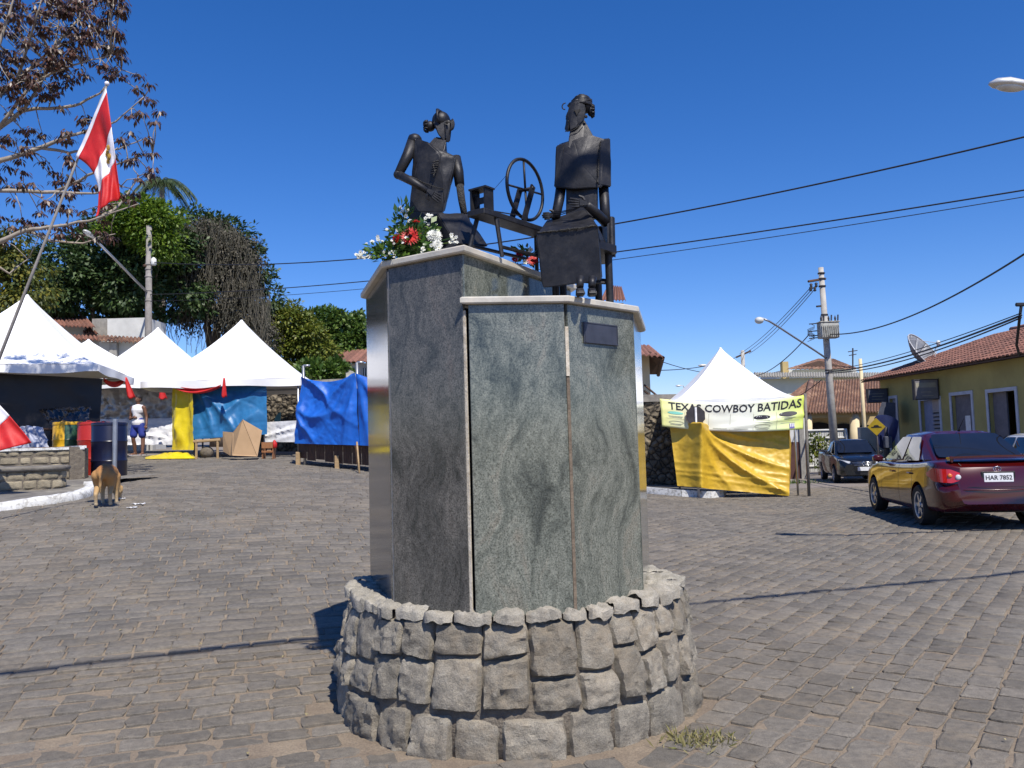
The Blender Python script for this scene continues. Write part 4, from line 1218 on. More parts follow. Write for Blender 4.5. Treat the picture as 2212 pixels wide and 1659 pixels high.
def wall_core(parent, path, z0f, z1f, th, mat, name, capmat=None, inset=.005):
    mb = MB()
    for a, b in zip(path, path[1:]):
        e = (b - a).normalized(); nn = Vector((e.y, -e.x, 0))
        q = [a - nn * inset, b - nn * inset, b - nn * th, a - nn * th]
        mb.hexa([Vector((p.x, p.y, z0f(p))) for p in q] + [Vector((p.x, p.y, z1f(p))) for p in q])
    return mb.build(name, mat, parent)
def V2(v): return Vector((v.x, v.y, 0))
mk('whitewash', (.68, .68, .66), (.40, .39, .36), 12, .8, bump=.6, bscale=30, lo=.38, hi=.52)
mk('soil', (.20, .11, .06), (.12, .07, .04), 9, .95, bump=.8, bscale=30, c3=(.24, .19, .11))
mk('concrete', (.33, .315, .28), (.22, .21, .19), 6, .9, bump=.4, bscale=40)
mk('dirty_concrete', (.20, .185, .16), (.11, .10, .09), 4, .9, bump=.5, bscale=30, c3=(.26, .24, .2))
pz = lambda p: gzf(p.x, p.y) - .05
cor = V2(GP(183, 15.5))
pln = thing('stone_planter', 'raised stone planter with whitewashed rim beside the drums', 'planter', GP(150, 15.8))
ztop = P(183, 967, 15.5).z
path = [Vector((cor.x - 4.2, cor.y - .9, 0)), Vector((cor.x - 1.2, cor.y - .35, 0)), cor]
zt_ = lambda p: ztop + .004
wall_core(pln, path, pz, lambda p: ztop - .004, .32, 'mortar', 'wall_core')
wall_stones(pln, path, pz, zt_, 5, .16, .36, .035, 'field_stone', 500)
side = [cor, Vector((cor.x - 1.9, cor.y + 2.4, 0))]
wall_core(pln, side, pz, lambda p: ztop + .02, .25, 'mortar', 'wall_core')
wall_stones(pln, side, pz, lambda p: ztop + .03, 5, .2, .36, .03, 'field_stone', 700)
rim = MB()
for pt, dz in ((path, .006), (side, .03)):
    for a, b in zip(pt, pt[1:]):
        e = (b - a).normalized(); nn = Vector((e.y, -e.x, 0))
        qd = [a + nn * .03, b + nn * .03, b - nn * .10, a - nn * .10]
        rim.hexa([Vector((p.x, p.y, ztop + dz - .035)) for p in qd] + [Vector((p.x, p.y, ztop + dz + .012)) for p in qd])
rim.build('whitewashed_rim', 'whitewash', pln)
sp = [cor + Vector((-.28, .05, 0)), side[1] + Vector((-.2, 0, 0)), Vector((cor.x - 4.2, cor.y + 1.5, 0)), Vector((cor.x - 4.2, cor.y - .6, 0))]
MB().prism([Vector((q.x, q.y, ztop - .3)) for q in sp][::-1], (0, 0, .33)).build('soil', 'soil', pln)
bn0 = thing('stone_bench', 'low curved stone bench in front of the planter with a rounded end', 'bench', GP(60, 13.4))
e0 = V2(GP(122, 13.6))
bp = [Vector((e0.x - 4, e0.y - 1.4, 0)), Vector((e0.x - 1.2, e0.y - .45, 0)), Vector((e0.x - .45, e0.y - .17, 0)), Vector((e0.x - .12, e0.y - .02, 0)), Vector((e0.x, e0.y + .14, 0)), Vector((e0.x - .02, e0.y + .34, 0)), Vector((e0.x - .2, e0.y + .5, 0))]
zb2 = P(60, 1008, 13.2).z
wall_core(bn0, bp, pz, lambda p: zb2 - .09, .3, 'mortar', 'wall_core', inset=.01)
wall_stones(bn0, bp, pz, lambda p: zb2 - .08, 3, .16, .34, .035, 'field_stone', 900)
tp = [p + Vector((0, 0, 0)) for p in bp] + [Vector((e0.x - 1.2, e0.y + .55, 0)), Vector((e0.x - 4, e0.y - .7, 0))]
tpo = offpoly(tp, [.05] * 6 + [0] * 3)
tb = MB(); k = len(tpo)
lev = [(0, -.09), (.03, -.075), (.045, -.04), (.035, -.012), (0, 0)]
vs = []
for off, dz in lev:
    vs += [Vector((q.x, q.y, zb2 + dz)) for q in offpoly(tp, [.02 + off] * 6 + [0] * 3)]
tb.add(vs, [list(range(k))[::-1], list(range(4 * k, 5 * k))] + [[r * k + j, r * k + (j + 1) % k, (r + 1) * k + (j + 1) % k, (r + 1) * k + j] for r in range(4) for j in range(k)])
tb.build('bench_top', 'dirty_concrete', bn0, True)
kerb = thing('kerb', 'whitewashed curved kerb running in front of the stone bench', 'kerb', GP(100, 12.2))
kp = [V2(q) for q in (GP(-170, 11.2), GP(-60, 11.45), GP(30, 11.75), GP(105, 12.1), GP(160, 12.55), GP(196, 13.1), GP(212, 13.8), GP(205, 14.6))]
km = MB()
def kfn(u, v):
    s = u * (len(kp) - 1); i = min(int(s), len(kp) - 2); t = s - i
    p = kp[i].lerp(kp[i + 1], t); e = (kp[i + 1] - kp[i]).normalized(); nn = Vector((e.y, -e.x, 0))
    prof = [(.0, -.05), (.005, .05), (-.015, .115), (-.07, .128), (-.17, .125), (-.19, .05), (-.19, -.05)]
    a = v * 6; j = min(int(a), 5); f = a - j
    o = prof[j][0] + (prof[j + 1][0] - prof[j][0]) * f; z = prof[j][1] + (prof[j + 1][1] - prof[j][1]) * f
    q = p + nn * o
    w = .016 * noise.fractal(Vector((q.x * 5, q.y * 5, z * 5)), 1, 2, 3)
    return Vector((q.x + w, q.y, gzf(p.x, p.y) + z + w))
km.grid(kfn, 70, 12).build('kerb_stone', 'whitewash', kerb, True)
pav = MB()
pav.grid(lambda u, v: (lambda p, q: (lambda r: Vector((r.x, r.y, gzf(r.x, r.y) + .085)))(p.lerp(q, v)))(*(lambda s: (kp[min(int(s), 6)].lerp(kp[min(int(s), 6) + 1], s - min(int(s), 6)) + Vector((-.08, .05, 0)), Vector((-13 + 6 * u, 15.6 + .9 * u, 0))))(u * 7)), 24, 8)
tag(pav.build('pavement', 'dirty_concrete', None, True), kind='structure')

# ------------------------------------------------------------ flags
def flag(root, hoist, fly, topc, botc, red, white):
    """stripes parallel to the hoist; edges bent through the control points"""
    def q3(a, c, b, t): return a * (1 - t) ** 2 + c * 2 * t * (1 - t) + b * t * t
    def S_(u, v):
        a = q3(hoist[0], topc, fly[0], u); b = q3(hoist[1], botc, fly[1], u)
        p = a.lerp(b, v)
        w = .05 * sin(v * 7.5 + u * 4) * u ** .5 + .035 * sin(v * 15 - u * 3) * u + .015 * noise.noise(Vector((u * 7, v * 7, 1)))
        return p + Vector((.25 * w, -w, 0))
    for nm, u0, u1, mt in (('hem', -.0, .05, white), ('red_stripe', .052, .42, red), ('white_stripe', .422, .70, white), ('red_stripe', .702, 1, red)):
        MB().slab(lambda u, v: S_(u0 + (u1 - u0) * u, v), 14, 24, (0, .003, 0)).build(nm, mt, root, True)
    return S_
mk('gold', (.50, .30, .03), (.3, .16, .02), 40, .5)
fp = thing('flagpole', 'slanting thin grey flagpole carrying the red and white flag', 'flagpole', GP(-145, 10))
tp_, lo_ = P(231, 184, 9.6), P(-150, 1100, 10.2)
lo_ = Vector((lo_.x, lo_.y, gzf(lo_.x, lo_.y)))
MB().tube([lo_, lo_.lerp(tp_, .5) + up * .02, tp_], [.022, .018, .012], 10).build('shaft', 'pole_grey', fp, True)
MB().ball(tp_ + up * .02, .028, 10, 8).build('finial', 'cloth_white', fp, True)
fl = thing('flag', 'red and white striped flag with gold crest drooping from the slanting pole', 'flag', P(205, 465, 9.6))
sf = flag(fl, (P(229, 190, 9.58), P(163, 340, 9.66)), (P(258, 424, 9.5), P(203, 466, 9.55)), P(244, 280, 9.5), P(232, 372, 9.7), 'cloth_red', 'cloth_white')
cm = MB()
for k in range(9):
    q = sf(.54 + .05 * cos(k * 2.1), .30 + .07 * sin(k * 1.3)); cm.ball(q + Vector((0, -.012, 0)), (.026, .008, .03), 6, 5)
tag(cm.build('crest', 'gold', fl), kind='stuff')
f2 = thing('flag', 'red and white flag hanging low over the stone planter', 'flag', P(20, 985, 12.6))
flag(f2, (P(-90, 800, 12.6), P(-100, 930, 12.5)), (P(66, 956, 12.6), P(-40, 985, 12.5)), P(-10, 850, 12.6), P(-60, 960, 12.5), 'cloth_red', 'cloth_white')
# ------------------------------------------------------------ right hand stall
tc4 = P(1563, 900, 23.6)
tent(Vector((tc4.x, 23.6, 0)), 1.6, P(1563, 872, 22.1).z + .12, P(1562, 754, 23.6).z, radians(-3), 'white peaked tent behind the yellow drinks banner', TG)
_yf = foldfn([(.22, .02, 1.02, .62, .05, .16, -.10), (.22, .05, 1.02, .98, .05, .20, -.12), (.24, .0, .80, .22, .035, .10, -.03), (.20, .1, .5, .98, .05, .12, -.06), (.16, .05, .06, .95, .05, .08), (.72, .80, 1.0, .82, .025, .06), (.74, .90, 1.0, .93, .022, .05), (.8, .70, 1.0, .72, .02, .04), (1.0, .2, .97, 1, .05, .04)], .018, 8, 11)
def _yt(u, v):
    x = u - (.225 - .035 * v)
    return _yf(u, v) * .85 + .56 * exp(-abs(x / .085) ** 1.5) * sstep(-.03, .03, v) * (1 - .22 * v)
c = Q((1446, 914, 21.95), (1705, 922, 21.85), (1463, 1050, 21.80), (1704, 1071, 21.45))
one('tarpaulin', sheet(*c, 90, 60, _yt, edge=.02), 'tarp_yellow', 'mustard yellow tarpaulin hanging below the drinks banner', 'tarpaulin', None, 60)
cloth('tarpaulin', 'tarp_yellow', 'mustard yellow side wall of the drinks stall', 'tarpaulin', [(1705, 926, 21.78), (1700, 918, 24.6), (1704, 1070, 21.5), (1702, 1040, 24.6)], 14, 14, [(.4, 0, .5, 1, .1, .08)], .02, 6, 12)
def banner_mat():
    m, n, l, b = NT('banner_print_glare')
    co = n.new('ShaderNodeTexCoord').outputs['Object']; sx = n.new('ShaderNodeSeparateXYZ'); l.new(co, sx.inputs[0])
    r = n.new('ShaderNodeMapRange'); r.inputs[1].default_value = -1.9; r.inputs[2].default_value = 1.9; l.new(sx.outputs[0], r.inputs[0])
    c = ramp(n, l, r.outputs[0], [(0, (.76, .75, .22)), (.14, (.80, .80, .46)), (.38, (.84, .84, .72)), (.62, (.84, .85, .74)), (.84, (.70, .77, .36)), (1, (.58, .68, .10))])  # lime to pale print, with overexposed glare put into the whitened middle
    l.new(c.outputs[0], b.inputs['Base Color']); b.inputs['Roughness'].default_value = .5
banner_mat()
mk('print_black', (.012, .010, .02), None, 5, .6); mk('print_grey', (.45, .46, .33), None, 5, .6); mk('print_teal', (.25, .68, .55), None, 5, .6); mk('print_purple', (.13, .09, .35), None, 5, .6); mk('print_white', (.82, .82, .82), None, 5, .6)
BN = [P(1425, 861, 21.72), P(1739, 853, 21.45), P(1429, 921, 21.70), P(1733, 927, 21.4)]
bnr = thing('banner', 'lime and white drinks banner with black western lettering across the tent front', 'banner', (BN[2] + BN[3]) / 2)
def bpt(u, v, o=0):
    t, b = BN[0].lerp(BN[1], u), BN[2].lerp(BN[3], u)
    p = t.lerp(b, v) - up * (.15 * 4 * u * (1 - u) * (1 - .35 * v))
    w = .05 * sin(u * 5 + v * 2.2) + .05 * exp(-((v - .95 + .55 * (u - .3)) / .07) ** 2) * sstep(.3, .7, u) + .02 * noise.noise(Vector((u * 6, v * 4, 0)))
    return p + Vector((.15, -1, 0)) * (w + o)
MB().slab(lambda u, v: bpt(u, v), 60, 14, (0, .006, 0)).build('sheet', 'banner_print_glare', bnr, True)
def on_banner(mb, u0, v0, su, sv, rot=0, o=.008):
    mb.v = [bpt(u0 + su * p.x, v0 - sv * p.y, o) for p in mb.v]; return mb
def ptext(s, u, v, hu, mat, par=None, bold=.0, asp=5.0, wide=1.0):
    t = text(s, 1.0, 'CENTER', bold)
    return on_banner(t, u, v, hu * wide, hu * asp)
# banner is about five times as wide as high
wm = text('TEXAS COWBOY BATIDAS', 1.0, 'CENTER', .018)
wid = max(p.x for p in wm.v) - min(p.x for p in wm.v)
# slab feet on the letters' ends: thin serif strokes
on_banner(wm, .52, .23, .93 / wid, .36).build('lettering', 'print_black', bnr)
def ell(u, v, ru, rv, mat, nm, o=.007, ring=0):
    mb = MB(); n = 28
    mb.v = [Vector((cos(2 * pi * i / n), sin(2 * pi * i / n), 0)) for i in range(n)]
    if ring:
        mb.v += [p * (1 - ring) if 0 else Vector((p.x * (1 - ring * .35), p.y * (1 - ring), 0)) for p in mb.v[:n]]
        mb.f = [[i, (i + 1) % n, (i + 1) % n + n, i + n] for i in range(n)]
    else: mb.f = [list(range(n))]
    return on_banner(mb, u, v, ru, rv, o=o).build(nm, mat, bnr)
ell(.895, .50, .062, .075, 'print_black', 'oval'); ptext('COWBOY', .895, .50, .022, 0, asp=5.2).build('lettering', 'print_white', bnr)
ell(.715, .54, .058, .07, 'print_black', 'oval'); ptext('CAPETA', .715, .54, .022, 0, asp=5.2).build('lettering', 'print_white', bnr)
ell(.72, .83, .056, .06, 'print_grey', 'oval', ring=.3); ell(.105, .80, .055, .06, 'print_grey', 'oval', ring=.3)
ell(.10, .46, .055, .05, 'print_teal', 'oval')
def bar(u0, u1, v0, v1, mat, nm, o=.007):
    MB().grid(lambda a, b: bpt(u0 + (u1 - u0) * a, v0 + (v1 - v0) * b, o), 8, 2).build(nm, mat, bnr)
for u in (.165, .335, .49, .655, .815): bar(u, u + .002, .40, .96, 'print_grey', 'rule_line')
bar(.03, .165, .66, .668, 'print_grey', 'rule_line'); bar(.66, .97, .70, .708, 'print_grey', 'rule_line')
for u, v, w in ((.895, .585, .05), (.895, .62, .03), (.72, .60, .04), (.72, .635, .05), (.72, .90, .05), (.72, .93, .04), (.10, .57, .05), (.10, .61, .045), (.10, .87, .04), (.42, .9, .05), (.57, .9, .05), (.895, .76, .05)):
    bar(u - w, u + w, v, v + .016, 'print_grey', 'print_line')
bar(.905, .94, .80, .95, 'print_purple', 'badge')
for k in range(3): bar(.910 + k * .011, .916 + k * .011, .80, .90, 'print_white', 'badge_mark', .010)
one('banner_post', MB().tube([GP(1744, 21.5), P(1739, 850, 21.5)], [.04, .035], 8), 'dirty_concrete', 'thin grey post tied to the right end of the drinks banner', 'post', smooth=True)
# stop sign seen from behind
ss = thing('stop_sign', 'octagonal stop sign seen from behind in front of the drinks banner', 'sign', GP(1506, 21.38))
sc_ = P(1503, 898, 21.52); R_ = .262
mk('sign_back', (.055, .05, .055), (.035, .032, .035), 9, .6, .3); mk('sign_red', (.45, .02, .02), None, 9, .5)
oc = [sc_ + Vector((R_ * cos(pi / 8 + k * pi / 4), .012, R_ * sin(pi / 8 + k * pi / 4))) for k in range(8)]
MB().prism(oc, (0, .006, 0)).build('plate', 'sign_back', ss)
MB().prism([q + Vector((0, .0065, 0)) for q in oc], (0, .003, 0)).build('sign_face', 'sign_red', ss)
g = GP(1506, 21.56)
MB().tube([g, Vector((sc_.x, 21.50, sc_.z + .22))], [.030, .030], 10).build('post', 'painted_steel', ss, True)
# kerb and raised pavement by the stall
kp2 = [V2(q) for q in (GP(1300, 23.0), GP(1385, 22.4), GP(1470, 21.75), GP(1532, 21.55), GP(1560, 21.9), GP(1566, 23), GP(1560, 25))]
k2 = thing('kerb', 'pale kerb running to the corner under the mustard tarpaulin', 'kerb', kp2[2])
for i, (a, b) in enumerate(zip(kp2, kp2[1:])):
    m_ = max(1, int((b - a).length / .8))
    for j in range(m_):
        p0, p1 = a.lerp(b, j / m_), a.lerp(b, (j + .985) / m_)
        e = (p1 - p0).normalized(); nn = Vector((e.y, -e.x, 0)); h = .17 + rnd(-.01, .01)
        qd = [p0, p1, p1 - nn * .15, p0 - nn * .15]
        MB().hexa([Vector((p.x, p.y, gzf(p.x, p.y) - .05)) for p in qd] + [Vector((p.x, p.y, gzf(p.x, p.y) + h)) for p in qd]).build('kerb_stone', 'whitewash', k2)
pv = MB(); pl_ = kp2 + [Vector((5.5, 40, 0)), Vector((2, 40, 0))]
pv.add([Vector((p.x, p.y, gzf(p.x, p.y) + .15)) for p in offpoly(kp2 + [Vector((6.2, 34, 0)), Vector((2.0, 34, 0))], [-.1] * 9)], [list(range(9))])
tag(pv.build('pavement', 'dirty_concrete'), kind='structure')

# ------------------------------------------------------------ rubble walls
def rubble_mat():
    m, n, l, b = NT('rubble')
    co = n.new('ShaderNodeTexCoord').outputs['Object']
    v = n.new('ShaderNodeTexVoronoi'); v.inputs['Scale'].default_value = 5; l.new(co, v.inputs['Vector'])
    v2_ = n.new('ShaderNodeTexVoronoi'); v2_.feature = 'DISTANCE_TO_EDGE'; v2_.inputs['Scale'].default_value = 5; l.new(co, v2_.inputs['Vector'])
    r = ramp(n, l, v2_.outputs[0], [(.0, (.02, .018, .015)), (.09, (.14, .115, .08)), (.4, (.24, .20, .14))])
    h = n.new('ShaderNodeHueSaturation'); l.new(r.outputs[0], h.inputs['Color'])
    s_ = n.new('ShaderNodeSeparateColor'); l.new(v.outputs['Color'], s_.inputs[0])
    mr = n.new('ShaderNodeMapRange'); mr.inputs[3].default_value = .55; mr.inputs[4].default_value = 1.3; l.new(s_.outputs[0], mr.inputs[0]); l.new(mr.outputs[0], h.inputs['Value'])
    l.new(h.outputs[0], b.inputs['Base Color']); b.inputs['Roughness'].default_value = .95
    bumpn(n, l, v2_.outputs[0], b, 1, .15)
rubble_mat()
def rubble(name, a, b, z1, th, label):
    w = thing(name, label, 'wall', (a + b) / 2)
    e = (b - a).normalized(); nn = Vector((e.y, -e.x, 0))
    L = (b - a).length
    def f(u, v):
        p = a.lerp(b, u); z0 = gzf(p.x, p.y) - .1
        q = Vector((p.x, p.y, z0 + (z1 - z0) * v))
        k = noise.voronoi(q * 4.2)[0]
        return q + nn * (.09 * (k[1] - k[0]) ** .6)
    MB().grid(f, int(L / .07), int(z1 / .07) + 8).build('stone_face', 'rubble', w)
    MB().hexa([Vector((p.x, p.y, gzf(p.x, p.y) - .1)) for p in (a - nn * .02, b - nn * .02, b - nn * th, a - nn * th)] + [Vector((p.x, p.y, z1)) for p in (a - nn * .02, b - nn * .02, b - nn * th, a - nn * th)]).build('wall_core', 'mortar', w)
    MB().hexa([Vector((p.x, p.y, z1 + .002)) for p in (a + nn * .08, b + nn * .08, b - nn * (th + .05), a - nn * (th + .05))] + [Vector((p.x, p.y, z1 + .22)) for p in (a + nn * .05, b + nn * .05, b - nn * th, a - nn * th)]).build('coping', 'dirty_concrete', w)
rubble('stone_wall', V2(P(1330, 1000, 24.6)), V2(P(1478, 1000, 25.0)), P(1410, 868, 24.8).z, .4, 'tall rubble stone wall at the left of the drinks stall')
rubble('stone_wall', V2(P(540, 900, 28.6)), V2(P(800, 900, 27.5)), P(610, 838, 28.2).z, .4, 'dark rubble stone wall behind the blue tarpaulin stalls')

# ------------------------------------------------------------ buildings
def plaster(name, c, dirt=.75, sc=1.1):
    return mk(name, c, tuple(x * dirt for x in c), sc, .9, bump=.15, bscale=30)
plaster('plaster_white', (.66, .66, .63)); plaster('plaster_grey', (.50, .49, .45), .7); plaster('plaster_cream', (.70, .58, .36), .85); plaster('plaster_yellow', (.44, .375, .14), .74, .8); plaster('plaster_mint', (.62, .66, .56), .85); plaster('plaster_ochre', (.46, .34, .15), .8)
mk('dado', (.11, .10, .085), (.07, .065, .055), 3, .9)
mk('tile_red', (.27, .12, .08), (.14, .07, .052), 7, .85, bump=.4, bscale=30, tone=.28)
mk('tile_brown', (.24, .12, .075), (.10, .06, .045), 6, .9, bump=.4, bscale=30, c3=(.36, .22, .14))
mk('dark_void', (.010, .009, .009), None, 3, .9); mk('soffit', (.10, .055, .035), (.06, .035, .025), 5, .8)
mk('frame_paint', (.52, .55, .62), (.42, .45, .52), 4, .7); mk('door_grey', (.17, .16, .18), (.12, .115, .13), 5, .7); mk('door_blue', (.26, .29, .42), (.2, .23, .34), 5, .7); mk('louvre', (.42, .37, .36), (.33, .29, .28), 6, .7)
mk('glass_dark', (.02, .025, .03), None, 3, .08)
def bx(pts_lo, z1):
    return MB().hexa([Vector(p) for p in pts_lo] + [Vector((p[0], p[1], z1)) for p in pts_lo])
def ribbed(c00, c10, c01, c11, n, amp, rows=6, th=.05):
    """tiled slope: rounded rolls running down, small steps at each course; c00-c10 is the ridge"""
    nn = (c10 - c00).cross(c01 - c00).normalized()
    if nn.z < 0: nn = -nn
    def f(u, v):
        p = c00.lerp(c10, u).lerp(c01.lerp(c11, u), v)
        return p + nn * (amp * abs(sin(pi * u * n)) + .022 * ((v * rows) % 1.0) + .01 * noise.noise(p * 3))
    return MB().slab(f, n * 4, rows * 3, -nn * th)
# white house with a tiled roof, behind the left tents
h1 = thing('house', 'white house with terracotta roof showing above the leftmost tent', 'house', GP(140, 34.6))
def hpx(px0, px1, py1, d, dep, mat, nm, par):
    a, b = P(px0, py1, d), P(px1, py1, d); z0 = gzf(a.x, d) - .3
    return bx([(a.x, d, z0), (b.x, d, z0), (b.x, d + dep, z0), (a.x, d + dep, z0)], (a.z + b.z) / 2).build(nm, mat, par)
hpx(60, 183, 703, 34.8, 3, 'plaster_white', 'wall', h1)
q = Q((40, 672, 36.6), (185, 684, 36.6), (55, 703, 34.0), (206, 707, 34.0)); ribbed(*q, 18, .07).build('roof', 'tile_red', h1, 50)
q = Q((178, 705, 35.9), (192, 702, 35.9), (180, 722, 34.3), (214, 722, 34.3)); ribbed(*q, 6, .07).build('roof', 'tile_red', h1, 50)
w1 = thing('wall', 'weathered white boundary wall with terracotta coping behind the tents', 'wall', GP(180, 33.5))
hpx(100, 216, 734, 33.5, .3, 'plaster_grey', 'wall_body', w1)
q = Q((100, 722, 33.8), (216, 728, 33.8), (100, 733, 33.2), (218, 736, 33.2)); ribbed(*q, 14, .08, 2).build('coping', 'tile_red', w1, 50)
b1_ = thing('house', 'pale flat roofed block beside the left utility pole', 'house', GP(255, 34.5))
hpx(201, 232, 690, 34.8, 1.6, 'plaster_grey', 'wall', b1_); hpx(232, 318, 687, 34.5, 1.9, 'plaster_white', 'wall', b1_)
hpx(199, 233, 688, 34.75, 1.7, 'concrete', 'parapet', b1_).scale = (1, 1, 1)
w2 = thing('wall', 'grey boundary wall with a pillar below the flat roofed block', 'wall', GP(265, 33))
hpx(214, 330, 737, 33, .3, 'plaster_grey', 'wall_body', w2); hpx(236, 252, 740, 32.8, .2, 'concrete', 'pillar', w2)
q = Q((212, 726, 33.3), (330, 733, 33.3), (212, 737, 32.6), (330, 741, 32.6)); ribbed(*q, 14, .08, 2).build('coping', 'tile_brown', w2, 50)
# white house with red roof in the middle
h2_ = thing('house', 'white house with red tiled roof and barred windows behind the blue tarpaulin', 'house', GP(770, 45))
hpx(716, 960, 783, 45, 6, 'plaster_white', 'wall', h2_)
q = Q((742, 758, 48.5), (980, 748, 48.5), (706, 783, 44.4), (980, 779, 44.4)); ribbed(*q, 26, .08).build('roof', 'tile_red', h2_, 50)
for x0, x1 in ((731, 768), (783, 812), (830, 870)):
    c = [P(x0, 795, 44.97), P(x1, 795, 44.97), P(x1, 812, 44.97), P(x0, 812, 44.97)]
    wo_ = MB().prism(c, (0, -.04, 0)).build('window', 'glass_dark', h2_)
    for k in range(7):
        p0, p1 = c[0].lerp(c[1], k / 6), c[3].lerp(c[2], k / 6)
        MB().tube([p0 + Vector((0, -.07, 0)), p1 + Vector((0, -.07, 0))], .035, 4).build('bar', 'plaster_white', wo_)
hh_ = thing('lean_to_roof', 'small pale corrugated lean to roof by the white house', 'roof', P(752, 815, 40))
q = Q((744, 788, 41), (752, 790, 41), (748, 820, 39.6), (775, 818, 39.6)); ribbed(*q, 8, .05).build('sheet', 'plaster_grey', hh_, 50)
one('gate_post', MB().tube([GP(719, 43), P(719, 785, 43)], [.14, .14], 8), 'plaster_white', 'thin white post at the corner of the white house', 'post')
# cream house right of the pedestal
h3 = thing('house', 'cream house with dark wooden eaves behind the rubble wall', 'house', GP(1380, 36))
hpx(1290, 1402, 765, 36, 5, 'plaster_cream', 'wall', h3)
q = Q((1300, 738, 40), (1404, 748, 40), (1290, 762, 34.6), (1432, 771, 34.6)); ribbed(*q, 12, .08).build('roof', 'tile_red', h3, 50)
a, b = P(1400, 768, 36), P(1430, 772, 34.8)
MB().prism([P(1401, 764, 35.9), P(1431, 773, 34.8), P(1421, 809, 38.2), P(1404, 809, 38.4)], (0, .1, .12)).build('eave_soffit', 'soffit', h3)
MB().tube([P(1401, 764, 35.8), P(1432, 773, 34.7), P(1422, 810, 38.2)], .09, 6).build('fascia', 'soffit', h3)
MB().tube(Q((1392, 832, 35.5), (1428, 862, 34.5)), .05, 6).tube(Q((1392, 845, 35.5), (1424, 868, 34.5)), .05, 6).build('handrail', 'soffit', h3)
h4 = thing('house', 'narrow house block with terracotta roof showing beside the chair of the statue', 'house', GP(1290, 46))
hpx(1300, 1347, 655, 46, 6, 'plaster_cream', 'wall', h4)
q = Q((1312, 618, 50), (1343, 622, 50), (1296, 650, 45), (1352, 650, 45)); ribbed(*q, 8, .12).build('roof', 'tile_red', h4, 50)
# mint building, terrace and brown roofed house on the right
h5 = thing('house', 'long pale mint building with corrugated parapet behind the brown roofed house', 'house', GP(1750, 50))
hpx(1632, 1960, 815, 50, 6, 'plaster_mint', 'wall', h5)
q = Q((1628, 806, 50.4), (1960, 806, 50.4), (1628, 815, 49.4), (1960, 815, 49.4)); ribbed(*q, 60, .08, 1).build('parapet_sheet', 'concrete', h5, 50)
hpx(1690, 1850, 797, 55, 5, 'plaster_white', 'terrace_wall', h5); hpx(1690, 1703, 781, 54.8, .5, 'plaster_ochre', 'terrace_pillar', h5)
q = Q((1768, 776, 58), (1800, 776, 58), (1700, 797, 54), (1856, 797, 54)); ribbed(*q, 16, .06).build('terrace_roof', 'tile_brown', h5, 50)
MB().prism(Q((1706, 797, 54.6), (1846, 797, 54.6), (1770, 779, 54.6)), (0, .1, 0)).build('terrace_gable', 'soffit', h5)
MB().tube(Q((1842, 800, 54), (1842, 752, 54)), .05, 5).tube(Q((1832, 760, 54), (1852, 757, 54)), .04, 4).tube(Q((1834, 768, 54), (1850, 765, 54)), .04, 4).build('antenna', 'sign_back', h5)
h6 = thing('house', 'low house with brown tiled hip roof and shaded veranda', 'house', GP(1800, 41))
hpx(1700, 1960, 893, 43.5, 5, 'plaster_ochre', 'wall', h6)
q = Q((1752, 826, 45), (1905, 818, 45), (1738, 893, 39.8), (1905, 891, 39.8)); ribbed(*q, 26, .10, 9).build('roof', 'tile_brown', h6, 50)
q = Q((1753, 826, 45), (1749, 824, 45.3), (1690, 868, 44.5), (1738, 893, 39.8)); ribbed(q[1], q[0], q[2], q[3], 10, .10, 9).build('roof', 'tile_brown', h6, 50)
MB().tube(Q((1738, 891, 39.8), (1752, 824, 45)), .16, 8).build('hip_tiles', 'tile_brown', h6, True)
for px in (1846, 1744):
    g = GP(px, 40.2); p = P(px, 893, 40.2); MB().tube([g, Vector((p.x, p.y, p.z))], [.24, .22], 12).build('column', 'plaster_cream', h6, True)
MB().box(P(1800, 895, 40.2), (4.2, .3, .3)).build('beam', 'plaster_ochre', h6)
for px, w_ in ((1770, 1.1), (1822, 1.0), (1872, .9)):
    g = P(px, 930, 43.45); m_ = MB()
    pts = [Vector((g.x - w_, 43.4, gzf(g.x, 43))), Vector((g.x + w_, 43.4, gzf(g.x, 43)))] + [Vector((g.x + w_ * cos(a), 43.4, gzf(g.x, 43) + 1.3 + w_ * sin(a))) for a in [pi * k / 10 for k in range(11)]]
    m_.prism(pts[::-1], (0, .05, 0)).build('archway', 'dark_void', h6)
fn_ = thing('gate', 'white painted metal driveway gate in front of the brown roofed house', 'gate', GP(1780, 37))
a, b = GP(1738, 37), GP(1830, 37); ztf = P(1780, 929, 37).z
for k in range(30):
    p = a.lerp(b, k / 29); MB().box(Vector((p.x, p.y, (p.z + .1 + ztf) / 2)), (.075 if k % 3 else .10, .03, ztf - p.z - .1)).build('slat', 'plaster_white', fn_)
for z in (ztf, ztf - .35, (a.z + .35)):
    MB().tube([Vector((a.x, a.y - .04, z)), Vector((b.x, b.y - .04, z))], .04, 6).build('rail', 'plaster_white', fn_)
MB().tube([GP(1838, 36.6), P(1827, 926, 36.9)], .05, 6).build('brace', 'plaster_white', fn_)
w3 = thing('wall', 'low wall painted white above and brown below by the gate', 'wall', GP(1722, 33))
for x0, x1, m1, m2 in ((1690, 1713, 'plaster_white', 'dado_brown'), (1713.3, 1728, 'plaster_white', 'dado_brown'), (1728.3, 1737, 'concrete', 'concrete')):
    pass
mk('dado_brown', (.10, .045, .035), (.07, .03, .025), 3, .9)
